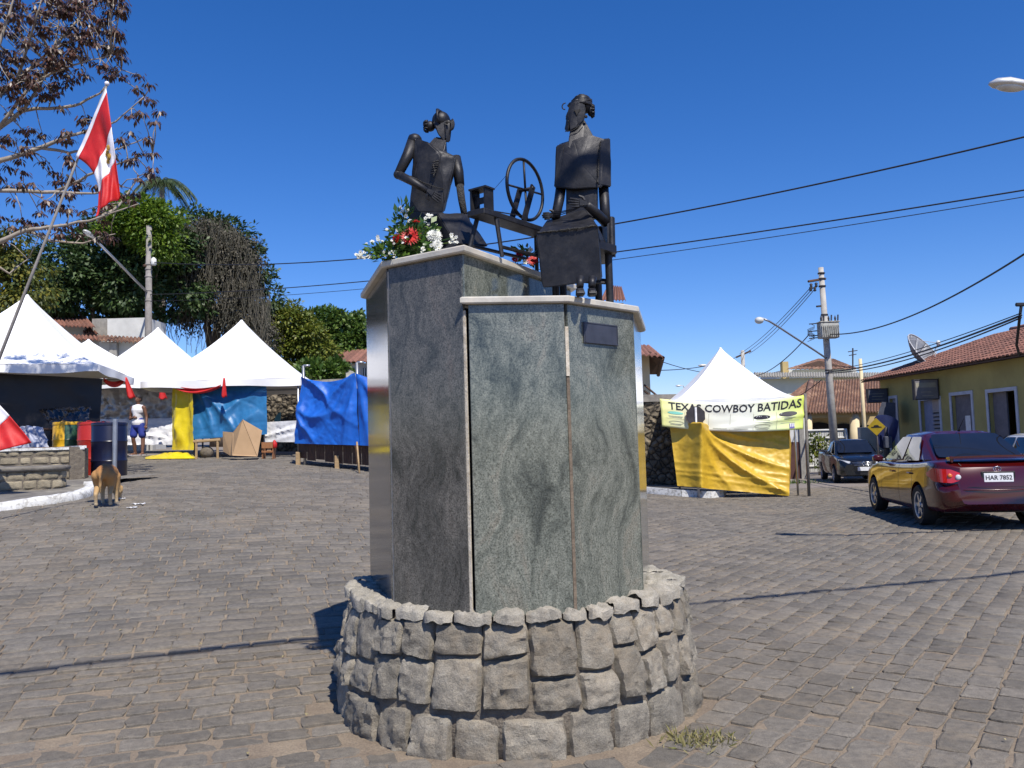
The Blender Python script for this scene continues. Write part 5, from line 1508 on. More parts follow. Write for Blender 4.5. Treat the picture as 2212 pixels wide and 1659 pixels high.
def wseg(x0, x1, d, m1, m2):
    a, b = P(x0, 930, d), P(x1, 930, d); zs = P(x0, 957, d).z; z0 = gzf(a.x, d) - .1
    bx([(a.x, d, z0), (b.x, d, z0), (b.x, d + .25, z0), (a.x, d + .25, z0)], zs).build('lower_band', m2, w3)
    bx([(a.x, d + .01, zs + .001), (b.x, d + .01, zs + .001), (b.x, d + .25, zs + .001), (a.x, d + .25, zs + .001)], a.z + .5).build('upper_band', m1, w3)
wseg(1640, 1727, 33, 'plaster_white', 'dado_brown'); wseg(1727, 1737, 32.9, 'concrete', 'concrete'); wseg(1737, 1742, 33, 'plaster_white', 'dado_brown')
w4 = thing('wall', 'grey rendered yard wall behind the speed hump sign', 'wall', GP(1880, 36))
hpx(1858, 1935, 922, 35.2, .3, 'plaster_grey', 'wall_body', w4)
one('pole', MB().tube([GP(1872, 36), P(1858, 775, 36)], [.09, .07], 8), 'plaster_cream', 'slim pale pole in front of the brown roofed house', 'pole', smooth=True)

# ------------------------------------------------------------ yellow house with tiled roof
XW, XE, ZE, XR, ZR = 14.85, 14.35, 3.62, 18.6, 5.15
YF = 33.4
yh = thing('house', 'long mustard yellow house with terracotta roof behind the maroon car', 'house', (XW + 3, 24, gzf(XW, 24)))
gzw = -.35
def wall_rect(y0, y1, z0, z1, mat, nm, par=None, x=XW, th=.3):
    return MB().hexa([(x, y0, z0), (x + th, y0, z0), (x + th, y1, z0), (x, y1, z0), (x, y0, z1), (x + th, y0, z1), (x + th, y1, z1), (x, y1, z1)]).build(nm, mat, par or yh)
def dpx(x0, x1, yt): return PX(x1, yt, XW), PX(x0, yt, XW)
doors = []
for x0, x1, yt, kind in ((1921, 1936, 861, 'plain'), (1988, 2029, 864, 'louvre'), (2055, 2098, 853, 'grey'), (2134, 2193, 846, 'open')):
    a, b = dpx(x0, x1, yt); doors.append((a.y, b.y, (a.z + b.z) / 2, kind))
doors.sort()
ys = 8.0
for y0, y1, zt1, kind in doors + [(YF, YF, 0, '')]:
    wall_rect(ys, y0, .86, ZE - .02, 'plaster_yellow', 'wall'); wall_rect(ys, y0, gzw, .858, 'dado', 'dado', x=XW - .012, th=.31)
    if y1 > y0:
        wall_rect(y0, y1, zt1, ZE - .02, 'plaster_yellow', 'wall')
    ys = y1
bx([(XW + .31, YF - .3, gzw), (22.5, YF - .3, gzw), (22.5, YF, gzw), (XW + .31, YF, gzw)], ZE - .02).build('wall', 'plaster_yellow', yh)
bx([(XW + .31, 8, gzw), (22.5, 8, gzw), (22.5, 8.3, gzw), (XW + .31, 8.3, gzw)], ZE - .02).build('wall', 'plaster_yellow', yh)
MB().hexa([(22.5, 8, gzw), (22.8, 8, gzw), (22.8, YF, gzw), (22.5, YF, gzw), (22.5, 8, ZE), (22.8, 8, ZE), (22.8, YF, ZE), (22.5, YF, ZE)]).build('wall', 'plaster_yellow', yh)
for y0, y1, zt1, kind in doors:
    fr_ = MB(); f = .11
    for (a0, a1, c0, c1) in ((y0 - f, y0, gzw, zt1 + f), (y1, y1 + f, gzw, zt1 + f), (y0, y1, zt1, zt1 + f)):
        fr_.hexa([(XW - .03, a0, c0), (XW + .02, a0, c0), (XW + .02, a1, c0), (XW - .03, a1, c0), (XW - .03, a0, c1), (XW + .02, a0, c1), (XW + .02, a1, c1), (XW - .03, a1, c1)])
    fo = fr_.build('door_frame', 'frame_paint', yh)
    if kind == 'open':
        wall_rect(y0 + (y1 - y0) * .5, y1, gzw, zt1, 'door_grey', 'door_leaf', x=XW + .14, th=.05)
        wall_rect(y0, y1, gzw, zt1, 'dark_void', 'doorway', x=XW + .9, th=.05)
    elif kind == 'louvre':
        ym = y0 + (y1 - y0) * .55
        wall_rect(ym, y1, gzw, zt1, 'door_blue', 'door_leaf', x=XW + .12, th=.05)
        lo = wall_rect(y0, ym, gzw, zt1, 'dado', 'door_leaf', x=XW + .16, th=.04)
        k = 0; z = zt1 - .45
        wall_rect(y0, ym, zt1 - .38, zt1, 'louvre', 'top_panel', lo, x=XW + .12, th=.04)
        while z > .4:
            MB().hexa([(XW + .10, y0 + .03, z), (XW + .15, y0 + .03, z + .04), (XW + .15, ym - .03, z + .04), (XW + .10, ym - .03, z), (XW + .10, y0 + .03, z + .05), (XW + .15, y0 + .03, z + .09), (XW + .15, ym - .03, z + .09), (XW + .10, ym - .03, z + .05)]).build('slat', 'louvre', lo)
            z -= .135
    elif kind == 'grey':
        d_ = wall_rect(y0, y1, gzw, zt1, 'door_grey', 'door_leaf', x=XW + .12, th=.05)
        wall_rect(y0 + .35, y0 + .65, 1.35, 2.0, 'print_white', 'notice', d_, x=XW + .112, th=.006)
    else:
        wall_rect(y0, y1, gzw, zt1, 'door_blue', 'door_leaf', x=XW + .12, th=.05)
# roof: under-slab, ridge and individual tiles
rfo = MB().hexa([(XE, 7, ZE - .06), (XR, 7, ZR - .06), (XR, YF - 2.2, ZR - .06), (XE, YF + .6, ZE - .06), (XE, 7, ZE - .01), (XR, 7, ZR - .01), (XR, YF - 2.2, ZR - .01), (XE, YF + .6, ZE - .01)]).build('roof', 'soffit', yh)
MB().hexa([(XR, 7, ZR - .06), (22.9, 7, ZE - .06), (22.9, YF + .6, ZE - .06), (XR, YF - 2.2, ZR - .06), (XR, 7, ZR), (22.9, 7, ZE), (22.9, YF + .6, ZE), (XR, YF - 2.2, ZR)]).build('roof_slope', 'tile_red', rfo)
MB().add([(XE, YF + .6, ZE), (XR, YF - 2.2, ZR), (22.9, YF + .6, ZE)], [(0, 1, 2)]).build('hip_slope', 'tile_red', rfo)
sl_ = Vector((XR - XE, 0, ZR - ZE)); SL = sl_.length; sl_.normalize(); sn = Vector((-sl_.z, 0, sl_.x))
tm = MB(); k = 6
for t in (0, 1):
    for i in range(k + 1):
        a = pi * i / k; r = .105 - .022 * t
        tm.v.append(Vector((.43 * t, -r * cos(a), .055 * sin(a) * (1 - .1 * t) + .02 * (1 - t))))
tm.f = [[i, i + 1, i + k + 2, i + k + 1] for i in range(k)] + [list(range(k + 1))[::-1]]
tme = tm.mesh('tile')
tiles = []
r_ = 0
for r_ in range(12):
    y = 8.0
    while y < YF + .5 - 2.6 * (r_ / 12):
        tiles.append((r_ * .36 - .04, y + rnd(-.012, .012))); y += .205
tiles.sort(key=lambda t: (abs(t[1] - 27.5) > 6.6, t[1]))
RM = Matrix(((sl_.x, 0, sn.x), (0, 1, 0), (sl_.z, 0, sn.z)))
def tpos(t): return Vector((XE, t[1], ZE)) + sl_ * t[0] + sn * .012
for t in tiles[:300]:
    o = link('tile', tme, 'tile_red', rfo); o.matrix_local = INV[yh] @ (Matrix.Translation(tpos(t)) @ (RM @ Matrix.Rotation(rnd(-.03, .03), 3, 'Z')).to_4x4())
rest_ = MB()
for t in tiles[300:]:
    o = tpos(t); rest_.add([o + RM @ v for v in tm.v], tm.f)
tag(rest_.build('tiles', 'tile_red', rfo), kind='stuff')
MB().tube([Vector((XR, 7 + .4 * i, ZR + .03 + .012 * (i % 2))) for i in range(int((YF - 9) / .4))], .10, 8).build('ridge_tiles', 'tile_red', rfo, True)
# hanging signs
mk('sign_panel', (.20, .19, .20), (.15, .145, .15), 6, .6); mk('sign_panel_dark', (.075, .085, .115), (.055, .06, .085), 6, .5); mk('sign_cream', (.34, .32, .25), None, 5, .7)
def shop_sign(px0, px1, py0, py1, label, mat, band):
    a = PX(px1, (py0 + py1) / 2, XW - .05); d = a.y
    t = thing('shop_sign', label, 'sign', P((px0 + px1) / 2, py1, d))
    q = [P(px0, py1, d), P(px1, py1, d), P(px1, py1, d + .14), P(px0, py1, d + .14)]
    zt1 = P(px1, py0, d).z
    MB().hexa(q + [Vector((p.x, p.y, zt1)) for p in q]).build('panel', mat, t)
    x0, x1, z0 = q[0].x, q[1].x, q[0].z; h = zt1 - z0
    fr_ = MB()
    for (u0, u1, w0, w1) in ((x0 - .03, x1 + .03, z0 - .03, z0), (x0 - .03, x1 + .03, zt1, zt1 + .03), (x0 - .03, x0, z0, zt1), (x1, x1 + .03, z0, zt1)):
        fr_.hexa([(u0, d - .02, w0), (u1, d - .02, w0), (u1, d + .16, w0), (u0, d + .16, w0), (u0, d - .02, w1), (u1, d - .02, w1), (u1, d + .16, w1), (u0, d + .16, w1)])
    fr_.build('frame', 'sign_back', t)
    for v0, v1, u0, u1 in band:
        MB().hexa([(x0 + (x1 - x0) * u0, d - .006, z0 + h * v0), (x0 + (x1 - x0) * u1, d - .006, z0 + h * v0), (x0 + (x1 - x0) * u1, d - .001, z0 + h * v0), (x0 + (x1 - x0) * u0, d - .001, z0 + h * v0), (x0 + (x1 - x0) * u0, d - .006, z0 + h * v1), (x0 + (x1 - x0) * u1, d - .006, z0 + h * v1), (x0 + (x1 - x0) * u1, d - .001, z0 + h * v1), (x0 + (x1 - x0) * u0, d - .001, z0 + h * v1)]).build('print_band', 'sign_cream', t)
    MB().tube([(x1 - .05, d + .07, zt1 + .01), (XW + .02, d + .07, zt1 + .01)], .02, 5).build('bracket', 'sign_back', t)
shop_sign(1978, 2027, 820, 862, 'grey hanging shop sign with a cream band on the yellow house', 'sign_panel', [(.60, .86, .04, .92), (.34, .38, .25, .7), (.14, .18, .3, .8)])
shop_sign(1877, 1917, 840, 869, 'dark hanging shop sign at the far corner of the yellow house', 'sign_panel_dark', [(.62, .66, .1, .85), (.42, .47, .2, .75), (.2, .23, .15, .85)])
mk('telephone_blue', (.02, .03, .10), (.015, .02, .07), 4, .4)
tb = thing('telephone_booth', 'dark blue telephone hood on a post at the corner of the yellow house', 'telephone booth', GP(1918, 30))
g = GP(1918, 30)
MB().tube([g, g + up * 1.9], [.07, .06], 8).build('post', 'sign_back', tb, True)
MB().grid(lambda u, v: g + Vector((.42 * cos(pi * (u - .0)) * (1 - .25 * v * v), .35 * sin(pi * u) - .1, 2.35 - 1.25 * v * (.6 + .4 * sin(pi * u)) - .25 * (1 - sin(pi * u)) * (1 - v))), 16, 10).build('hood', 'telephone_blue', tb, True)
MB().box(g + Vector((0, -.08, 1.35)), (.26, .18, .42), bev=.02).build('phone', 'sign_panel_dark', tb)
one('canvas_awning', MB().hexa(Q((1893, 905, 31), (1935, 915, 31), (1935, 915, 31.8), (1893, 905, 31.8)) + Q((1905, 868, 31), (1934, 870, 31), (1934, 870, 31.8), (1905, 868, 31.8))), 'sign_panel_dark', 'dark cloth awning hanging by the far corner door', 'awning')
# satellite dish on the roof
mk('mesh_panel', (.24, .25, .27), (.18, .19, .21), 14, .6, .3)
sd_ = thing('satellite_dish', 'large mesh satellite dish standing on the yellow house roof', 'satellite dish', P(1990, 800, 32))
Cn, ax = P(1992, 768, 32), Vector((.55, -.62, .56)).normalized()
t1_ = ax.orthogonal().normalized(); t2_ = ax.cross(t1_)
R3 = .92
def dsh(r, a): return Cn + (t1_ * cos(a) + t2_ * sin(a)) * r + ax * (.38 * (r / R3) ** 2 - .19)
for k in range(12):
    a0, a1 = 2 * pi * k / 12 + .02, 2 * pi * (k + 1) / 12 - .02
    MB().slab(lambda u, v: dsh(.08 + (R3 - .08) * v, a0 + (a1 - a0) * u), 4, 6, -ax * .012).build('mesh_panel', 'mesh_panel', sd_, True)
    MB().tube([dsh(.05 + (R3 - .03) * t / 5, 2 * pi * k / 12) - ax * .02 for t in range(6)], .016, 5).build('rib', 'painted_steel', sd_)
MB().tube([dsh(R3, 2 * pi * k / 36) for k in range(37)], .02, 5, False).build('rim', 'painted_steel', sd_, True)
fz = Cn + ax * .75
for k in (1, 5, 9): MB().tube([dsh(R3 * .9, 2 * pi * k / 12), fz], .012, 5).build('strut', 'painted_steel', sd_)
MB().lathe([(.06, -.08), (.08, 0), (.05, .1)], fz, 10).build('feed_horn', 'plaster_white', sd_, True)
rz_ = ZE + (Cn.x - XE) * (ZR - ZE) / (XR - XE)
MB().tube([Cn - ax * .2, Vector((Cn.x, Cn.y, min(Cn.z - .4, rz_))) - up * .1], [.05, .06], 8).build('mast', 'painted_steel', sd_)
# speed hump sign
sh = thing('road_sign', 'yellow diamond speed hump sign on a thin post by the black pickup', 'sign', GP(1898, 27))
mk('sign_yellow', (.62, .42, .02), (.5, .33, .015), 8, .45)
c = P(1893, 922, 27); r = .29
dd = Vector((.72, -.69, 0)); dn_ = Vector((-.69, -.72, 0))
def spt(x, z, o=0): return c + dd * x + up * z + dn_ * o
MB().prism([spt(0, r * 1.0), spt(r, 0), spt(0, -r), spt(-r, 0)], -dn_ * .006).build('plate', 'sign_yellow', sh)
MB().prism([spt(x, z, .004) for x, z in ((-.17, -.03), (-.16, .0), (-.09, .01), (-.06, .055), (.06, .055), (.09, .01), (.16, .0), (.17, -.03))], -dn_ * .003).build('hump_symbol', 'print_black', sh)
g = GP(1898, 27); MB().tube([Vector((c.x + .02, c.y + .03, g.z)), Vector((c.x + .02, c.y + .03, c.z + .2))], .03, 8).build('post', 'sign_back', sh, True)
# ------------------------------------------------------------ poles, lamps and wires
mk('pole_concrete', (.44, .42, .38), (.33, .31, .28), 5, .9, bump=.2, bscale=40)
mk('cable', (.012, .012, .016), None, 5, .6)
mk('lamp_glass', (.62, .63, .60), (.5, .5, .48), 8, .2); mk('lamp_alu', (.62, .62, .60), (.52, .52, .5), 8, .4, .3); mk('transformer', (.42, .42, .38), (.25, .235, .2), 7, .7, lo=.4, hi=.55)
def street_lamp_head(par, base, tip, s=1.0):
    d = (tip - base).normalized(); sd = d.cross(up).normalized(); n2 = sd.cross(d)
    pts = [(0, .035), (.10, .06), (.22, .10), (.42, .13), (.56, .10), (.64, .03)]
    mb = MB(); k = 14
    for t, r in pts:
        for i in range(k):
            a = 2 * pi * i / k; z = sin(a)
            mb.v.append(base + d * t * s + sd * r * s * cos(a) + n2 * r * s * (.75 * z if z > 0 else .28 * z))
    for j in range(len(pts) - 1):
        for i in range(k):
            a0 = j * k + i; a1 = j * k + (i + 1) % k; mb.f.append([a0, a1, a1 + k, a0 + k])
    mb.f += [list(range(k))[::-1], list(range((len(pts) - 1) * k, len(pts) * k))]
    o = mb.build('lamp_housing', 'lamp_alu', par, 60)
    g = MB()
    R3_ = Matrix((d, sd, n2)).transposed()
    g.ball(base + d * .38 * s - n2 * .028 * s, (.18 * s, .095 * s, .045 * s), 14, 8, R3_).build('lamp_glass', 'lamp_glass', o, True)
    return o
pr = thing('utility_pole', 'tall pale concrete utility pole with transformer and street lamp arm', 'utility pole', GP(1806, 33))
b0 = GP(1806, 33); t0 = P(1773, 578, 33)
MB().tube([b0, t0], [.17, .10], 14).build('shaft', 'pole_concrete', pr, True)
def on_pole(py):
    t = (P(1790, py, 33).z - b0.z) / (t0.z - b0.z); return b0.lerp(t0, t)
for py in (590, 602, 618, 680, 706, 800, 806): c = on_pole(py); MB().lathe([(.135, -.03), (.145, 0), (.135, .03)], c, 14).build('band', 'sign_back', pr, True)
MB().tube([P(1746, 608, 32.8), P(1783, 602, 33.1)], .05, 6).build('cross_arm', 'old_wood', pr)
for x, y in ((1752, 615), (1763, 613), (1751, 622), (1760, 622)):
    MB().lathe([(.03, -.14), (.07, -.10), (.04, -.05), (.07, 0), (.03, .05)], P(x, y, 32.8), 8).build('insulator', 'sign_back', pr, True)
MB().tube(Q((1764, 662, 32.9), (1774, 661, 33)), .04, 5).build('bracket', 'sign_back', pr)
tf = MB(); c = P(1789, 714, 32.55)
tf.box(c, (.74, .42, .62), bev=.03)
to = tf.build('transformer', 'transformer', pr)
for k in range(9): MB().box(c + Vector((-.32 + k * .08, -.235, -.04)), (.016, .06, .44)).build('fin', 'transformer', to)
MB().box(c + up * .33, (.80, .48, .04), bev=.01).build('lid', 'transformer', to)
for dx in (-.26, .04, .30):
    MB().lathe([(.02, 0), (.045, .03), (.03, .08), (.045, .12), (.03, .18), (.012, .24)], c + Vector((dx, 0, .35)), 8).build('bushing', 'sign_back', to, True)
    MB().tube([c + Vector((dx + .10, 0, .35)), c + Vector((dx + .12, 0, .62))], .03, 6).build('arrester', 'sign_back', to)
for yy in (700, 716, 726, 731): MB().tube(Q((1748, yy, 32.7), (1772, yy - 2, 32.8)), .022, 5).build('bracket', 'sign_back', pr)
for i in range(5): MB().tube([P(1752 + 8 * sin(k * 1.1 + i), 700 + i * 5 + k * 3, 32.7) for k in range(7)], .014, 4).build('jumper_cable', 'cable', pr)
ap = [P(1788, 776, 33), P(1760, 757, 32.4), P(1715, 728, 31.6), P(1680, 705, 31.0), P(1662, 694, 30.7), P(1652, 690, 30.5)]
MB().tube(ap, .038, 8).build('lamp_arm', 'steel', pr, True)
street_lamp_head(pr, P(1654, 690, 30.55), P(1626, 689, 30.1), .85)
MB().ball(P(1640, 692, 30.3), (.17, .15, .13), 12, 8).build('lamp_bowl', 'lamp_glass', pr, True)
pl_ = thing('utility_pole', 'grey weathered utility pole with long lamp arm before the dark tree', 'utility pole', GP(319, 34))
g = GP(319, 34); t = P(322, 488, 34)
MB().tube([g, t], [.17, .11], 12).build('shaft', 'pole_grey', pl_, True)
for py in (572, 582, 598, 628, 650): c = Vector((g.x + (t.x - g.x) * .6, 34, P(321, py, 34).z)); MB().lathe([(.13, -.04), (.155, 0), (.13, .04)], c, 12).build('band', 'pole_grey', pl_, True)
MB().tube(Q((310, 574, 33.8), (330, 572, 34.2)), .05, 6).build('cross_arm', 'old_wood', pl_)
MB().lathe([(.09, 0), (.11, .05), (.11, .25), (.03, .33)], P(332, 573, 33.8), 10).build('photocell', 'plaster_white', pl_, True)
MB().tube(Q((317, 630, 33.9), (290, 603, 32.6), (250, 562, 31.2), (205, 517, 29.8)), .05, 8).build('lamp_arm', 'steel', pl_, True)
street_lamp_head(pl_, P(206, 518, 29.8), P(180, 497, 29.2), 1.0)
pf = thing('utility_pole', 'distant utility pole above the drinks tent', 'utility pole', GP(1611, 62))
MB().tube([GP(1613, 62), P(1604, 757, 62)], [.22, .14], 10).build('shaft', 'pole_concrete', pf, True)
MB().tube(Q((1590, 772, 62), (1622, 758, 62)), .07, 5).build('cross_arm', 'old_wood', pf)
def far_lamp(px, py, ex, ey, d, label):
    t = thing('street_lamp', label, 'street lamp', GP(ex, d), group='distant street lamps')
    MB().tube([GP(ex, d), P(ex, ey, d), P((px + ex) / 2, py + (ey - py) * .3, d), P(px + 6, py, d)], [.09, .06, .05, .04], 6).build('post', 'pole_concrete', t, True)
    street_lamp_head(t, P(px + 5, py, d), P(px - 12, py + 1, d), 1.1)
far_lamp(1527, 789, 1552, 805, 52, 'distant street lamp head at the left edge of the drinks tent')
far_lamp(1470, 833, 1484, 842, 78, 'far street lamp before the hill left of the drinks tent')
sr = thing('street_lamp', 'overhead street lamp head on an arm high above the yellow house', 'street lamp', (12.4, 8.6, gzf(12.4, 8.6)))
hb_ = P(2250, 190, 9.0); MB().tube([(12.4, 8.6, gzf(12.4, 8.6)), (12.4, 8.6, 6.6)], [.14, .10], 12).build('post', 'pole_concrete', sr, True)
MB().tube([(12.4, 8.6, 6.2), Vector((8.5, 8.8, hb_.z + .25)), hb_ + Vector((.25, 0, .03)), hb_], [.05, .04, .035, .032], 8).build('lamp_arm', 'steel', sr, True)
street_lamp_head(sr, hb_, P(2146, 182, 9.05), .87)

def wire(p, q, sag, r, name, label, group=None, twist=0, n=40):
    mb = MB()
    base = [p.lerp(q, i / n) - up * sag * 4 * (i / n) * (1 - i / n) for i in range(n + 1)]
    if twist:
        for ph in (0, pi):
            m2 = n * 5
            mb.tube([p.lerp(q, i / m2) - up * sag * 4 * (i / m2) * (1 - i / m2) + Vector((0, cos(i * .55 + ph), sin(i * .55 + ph))) * r * .8 for i in range(m2 + 1)], r, 5)
    else: mb.tube(base, r, 5)
    o = mb.build(name, 'cable', None, True, loc=p)
    return tag(o, label, 'cable', group)
WG = 'overhead cables'
wire(P(322, 566, 34), P(2420, 245, 14), .97, .019, 'overhead_cable', 'thick overhead cable passing behind both statues', WG)
wire(P(322, 636, 34), P(2420, 376, 14), .45, .016, 'overhead_cable', 'overhead cable passing behind the chair backrest of the statue', WG)
wire(P(322, 650, 34), P(2420, 390, 14), .48, .009, 'overhead_cable', 'thinner overhead cable just under the chair back cable', WG)
wire(P(1790, 722, 32.6), P(2330, 470, 14), .55, .021, 'overhead_cable', 'cable rising from the transformer over the yellow house', WG)
for k in range(3):
    wire(P(1790, 800 + k * 3, 32.9), P(2206, 676 + k * 5, 16.4), .16 + .05 * k, (.012, .024, .018)[k], 'overhead_cable', ('uppermost cable of the bundle from the concrete pole to the roof bracket', 'thickest middle cable of the bundle from the concrete pole to the roof bracket', 'lowest cable of the bundle from the concrete pole to the roof bracket')[k], WG)
for k in range(3):
    wire(P(1750 + 6 * k, 622, 32.8), P(1598 + 10 * k, 764, 62), .25, .016, 'overhead_cable', ('outermost thin line from the pole top to the distant pole', 'middle thin line from the pole top to the distant pole', 'innermost thin line from the pole top to the distant pole')[k], WG)
wire(P(1748, 722, 32.6), P(1632, 812, 50), .3, .022, 'overhead_cable', 'cable dropping from the transformer to the mint building', WG)
wire(P(1600, 768, 62), P(1400, 800, 40), .3, .022, 'overhead_cable', 'thin cable from the distant pole to the cream house', WG)
wire(P(1432, 782, 36), P(1550, 808, 52), .1, .018, 'overhead_cable', 'thin cable from the cream house eaves to the street lamp', WG)
wire(P(1775, 820, 33), P(1650, 880, 40), .25, .018, 'overhead_cable', 'low cable crossing the mint wall', WG)
wire(Vector((-24, -6.98, 7.6)), Vector((28, 12.05, 7.6)), .5, .023, 'overhead_cable', 'thick street cable overhead that casts a shadow line on the setts', WG, 1)
br_ = thing('cable_bracket', 'black cable bracket standing on the yellow house roof edge', 'bracket', PX(2203, 760, 15.2))
q = Q((2206, 660, 16.4), (2201, 700, 16.6), (2196, 745, 17), (2202, 768, 17.2)); MB().tube(q, .028, 6).build('stem', 'cable', br_, True)
MB().tube([q[0] + Vector((-.1, 0, .02)), q[0] + Vector((.1, 0, .02))], .04, 6).build('clamp', 'cable', br_)

# ------------------------------------------------------------ hills
mk('hill_scrub', (.16, .15, .075), (.09, .095, .05), .09, .95, c3=(.22, .17, .10))
hx = np.linspace(-420, 520, 190); hv = np.linspace(0, 1, 26)
HX, HV = np.meshgrid(hx, hv)
prof = np.interp(HX, [-420, -150, -60, 0, 50, 75, 100, 140, 180, 230, 520], [20, 22, 16, 13, 17, 18, 12, 17, 24, 18, 16])
HZ = prof * np.sin(np.pi * .5 * HV) + np.array([[noise.fractal(Vector((x * .03, v * 3, 0)), 1, 2, 4) * 2.2 * min(1, v * 3) for x in hx] for v in hv])
HZ += gz(HX, 260 + HV * 80) - 1
Vh = np.stack([HX, 260 + HV * 90, HZ], -1).reshape(-1, 3); nxh = len(hx)
ii = (np.arange(len(hv) - 1)[:, None] * nxh + np.arange(nxh - 1)[None]).ravel()
hill = npmesh('hill', Vh, np.stack([ii, ii + 1, ii + nxh + 1, ii + nxh], 1), 'hill_scrub', smooth=True)
tag(hill, kind='structure')

# ------------------------------------------------------------ trees
mk('bark', (.17, .125, .09), (.09, .07, .055), 6, .9, stretch=(3, 3, .6), bump=.8, bscale=14)
mk('bark_pale', (.36, .31, .25), (.24, .205, .165), 7, .85, bump=.3, bscale=30)
leafmat('leaf_dark', (.022, .050, .014), (.048, .092, .023), (.10, .145, .05), .52, .2)
leafmat('leaf_bright', (.07, .14, .012), (.12, .20, .018), (.19, .27, .03), .5, .35)
leafmat('leaf_olive', (.07, .11, .015), (.16, .195, .028), (.27, .27, .045), .5, .3)
leafmat('leaf_mid', (.04, .09, .014), (.085, .155, .026), (.16, .23, .05), .45, .3)
leafmat('leaf_vine', (.040, .040, .024), (.080, .072, .050), (.13, .115, .085), .7, .2)
leafmat('leaf_feather', (.05, .075, .018), (.10, .12, .02), (.24, .21, .03), .5, .35)
leafmat('leaf_brown', (.05, .026, .020), (.11, .050, .034), (.035, .032, .02), .42, .18)
leafmat('leaf_palm', (.03, .055, .02), (.06, .09, .035), (.12, .15, .07), .4, .25)
def crown_arrays(ells, nclump, per, lsize, r2, clump=.55, flat=.0, droop=.25):
    """ells: list of (center, radii, weight). leaves gathered in clumps on and inside the lobes"""
    w = np.array([e[2] for e in ells], float); w /= w.sum()
    C, D, N = [], [], []
    for (c, rad, _), wi in zip(ells, w):
        k = max(1, int(nclump * wi))
        d = unit(r2.normal(0, 1, (k, 3))); d[:, 1] = np.where(r2.random(k) < .62, -np.abs(d[:, 1]), d[:, 1])
        rr = r2.uniform(.55, 1.0, (k, 1)) ** .6
        bump = 1 + .18 * np.sin(d[:, :1] * 7 + c.x) * np.cos(d[:, 2:] * 6 + c.z)
        cc = np3(c)[None] + d * rr * bump * np.array(rad)[None]
        cr = clump * r2.uniform(.6, 1.3, (k, 1))
        for i in range(k):
            m = int(per * r2.uniform(.6, 1.4))
            o = unit(r2.normal(0, 1, (m, 3)))
            pos = cc[i] + o * cr[i] * np.array([1, 1, .62]) * r2.uniform(.35, 1, (m, 1))
            C.append(pos); dd = o * .8 + d[i] * .5 + r2.normal(0, .45, (m, 3)); dd[:, 2] -= droop; D.append(dd)
            N.append(o * .5 + d[i] * .3 + np.array([0, 0, .7]) + r2.normal(0, .35, (m, 3)))
    C, D, N = np.concatenate(C), np.concatenate(D), np.concatenate(N)
    L = lsize * r2.uniform(.6, 1.25, len(C))
    return leaves(C, D, N, L, L * r2.uniform(.4, .62, len(C)))
def add_crown(t, name, ells, nclump, per, ls, mat, seed, **k):
    V, Q_ = crown_arrays(ells, nclump, per, ls, np.random.default_rng(seed), **k)
    return npmesh(name, V + np3(INV[t].translation)[None], Q_, mat, t)
def E(px, py, d, rx, ry, rz_, w=1): return (P(px, py, d), (rx, ry, rz_), w)
def limb(a, b, r0, r1, bend=.15, n=8, sd=0):
    L = (b - a).length
    return [a.lerp(b, i / n) + Vector((noise.noise(Vector((i * .5, sd, 0))), noise.noise(Vector((i * .5, sd, 5))), noise.noise(Vector((i * .5, sd, 9))) * .5)) * bend * L * .3 * sin(pi * i / n) for i in range(n + 1)], [r0 + (r1 - r0) * i / n for i in range(n + 1)]
def trunk(t, base, tops, r, mat='bark'):
    mb = MB()
    fork = base + up * ((sum(q.z for q in tops) / len(tops) - base.z) * .4)
    mb.tube(*limb(base, fork, r, r * .75, .1, 6), 10)
    for i, q in enumerate(tops): mb.tube(*limb(fork - up * .2, q, r * .6, r * .12, .35, 9, i * 3.3), 8)
    m = mb.build('trunk', mat, t, True); return m
TR = 'trees behind the stalls'
def tree(label, base, ells, ncl, per, ls, mat, seed, r=.3, tops=None, extra=None, **k):
    t = thing('tree', label, 'tree', base, group=TR)
    trunk(t, base, tops or [e[0] for e in ells][:6], r)
    add_crown(t, 'crown', ells, ncl, per, ls, mat, seed, **k)
    return t
s38 = 38 / FL
td = tree('large dark glossy tree behind the left utility pole', GP(265, 37),
     [E(165, 590, 36, 1.5, 1.5, 1.5, 1.1), E(150, 640, 36, 1.1, 1.2, 1.0, .7), E(235, 560, 37, 1.6, 1.6, 1.3, 1.2), E(290, 600, 36.5, 1.5, 1.6, 1.6, 1.1), E(235, 635, 37, 1.3, 1.3, .9, .7), E(340, 545, 37.5, 1.5, 1.5, 1.5, 1), E(300, 660, 37.5, 1.0, 1.2, .9, .5), E(385, 600, 38, 1.6, 1.4, 2.2, 1), E(250, 500, 38, 1.3, 1.3, .8, .6)], 330, 92, .25, 'leaf_dark', 21, .35, clump=.62)
tb_ = tree('bright lime green tree crown above the dark tree', GP(310, 41), [E(300, 468, 35.2, 1.2, 1.3, .8, 1), E(345, 480, 35.2, 1.0, 1.1, .8, 1.2), E(255, 495, 35.2, .8, 1.0, .45, .6), E(350, 530, 35.0, .6, .8, .7, .6), E(318, 510, 35.0, .7, .8, .6, .6)], 130, 75, .20, 'leaf_bright', 22, .22, clump=.5)
tv = tree('broad tree shrouded in grey hanging vines', GP(470, 41), [E(440, 500, 40, 1.5, 1.5, 1.0, 1), E(490, 530, 40, 1.6, 1.5, 1.5, 1.2), E(530, 585, 40, 1.3, 1.5, 1.6, 1), E(420, 575, 40, 1.4, 1.4, 1.6, .8), E(560, 640, 40.5, 1.0, 1.2, .9, .6), E(480, 640, 40.5, 1.8, 1.4, 1.6, .9)], 200, 70, .25, 'leaf_dark', 23, .4, clump=.6)
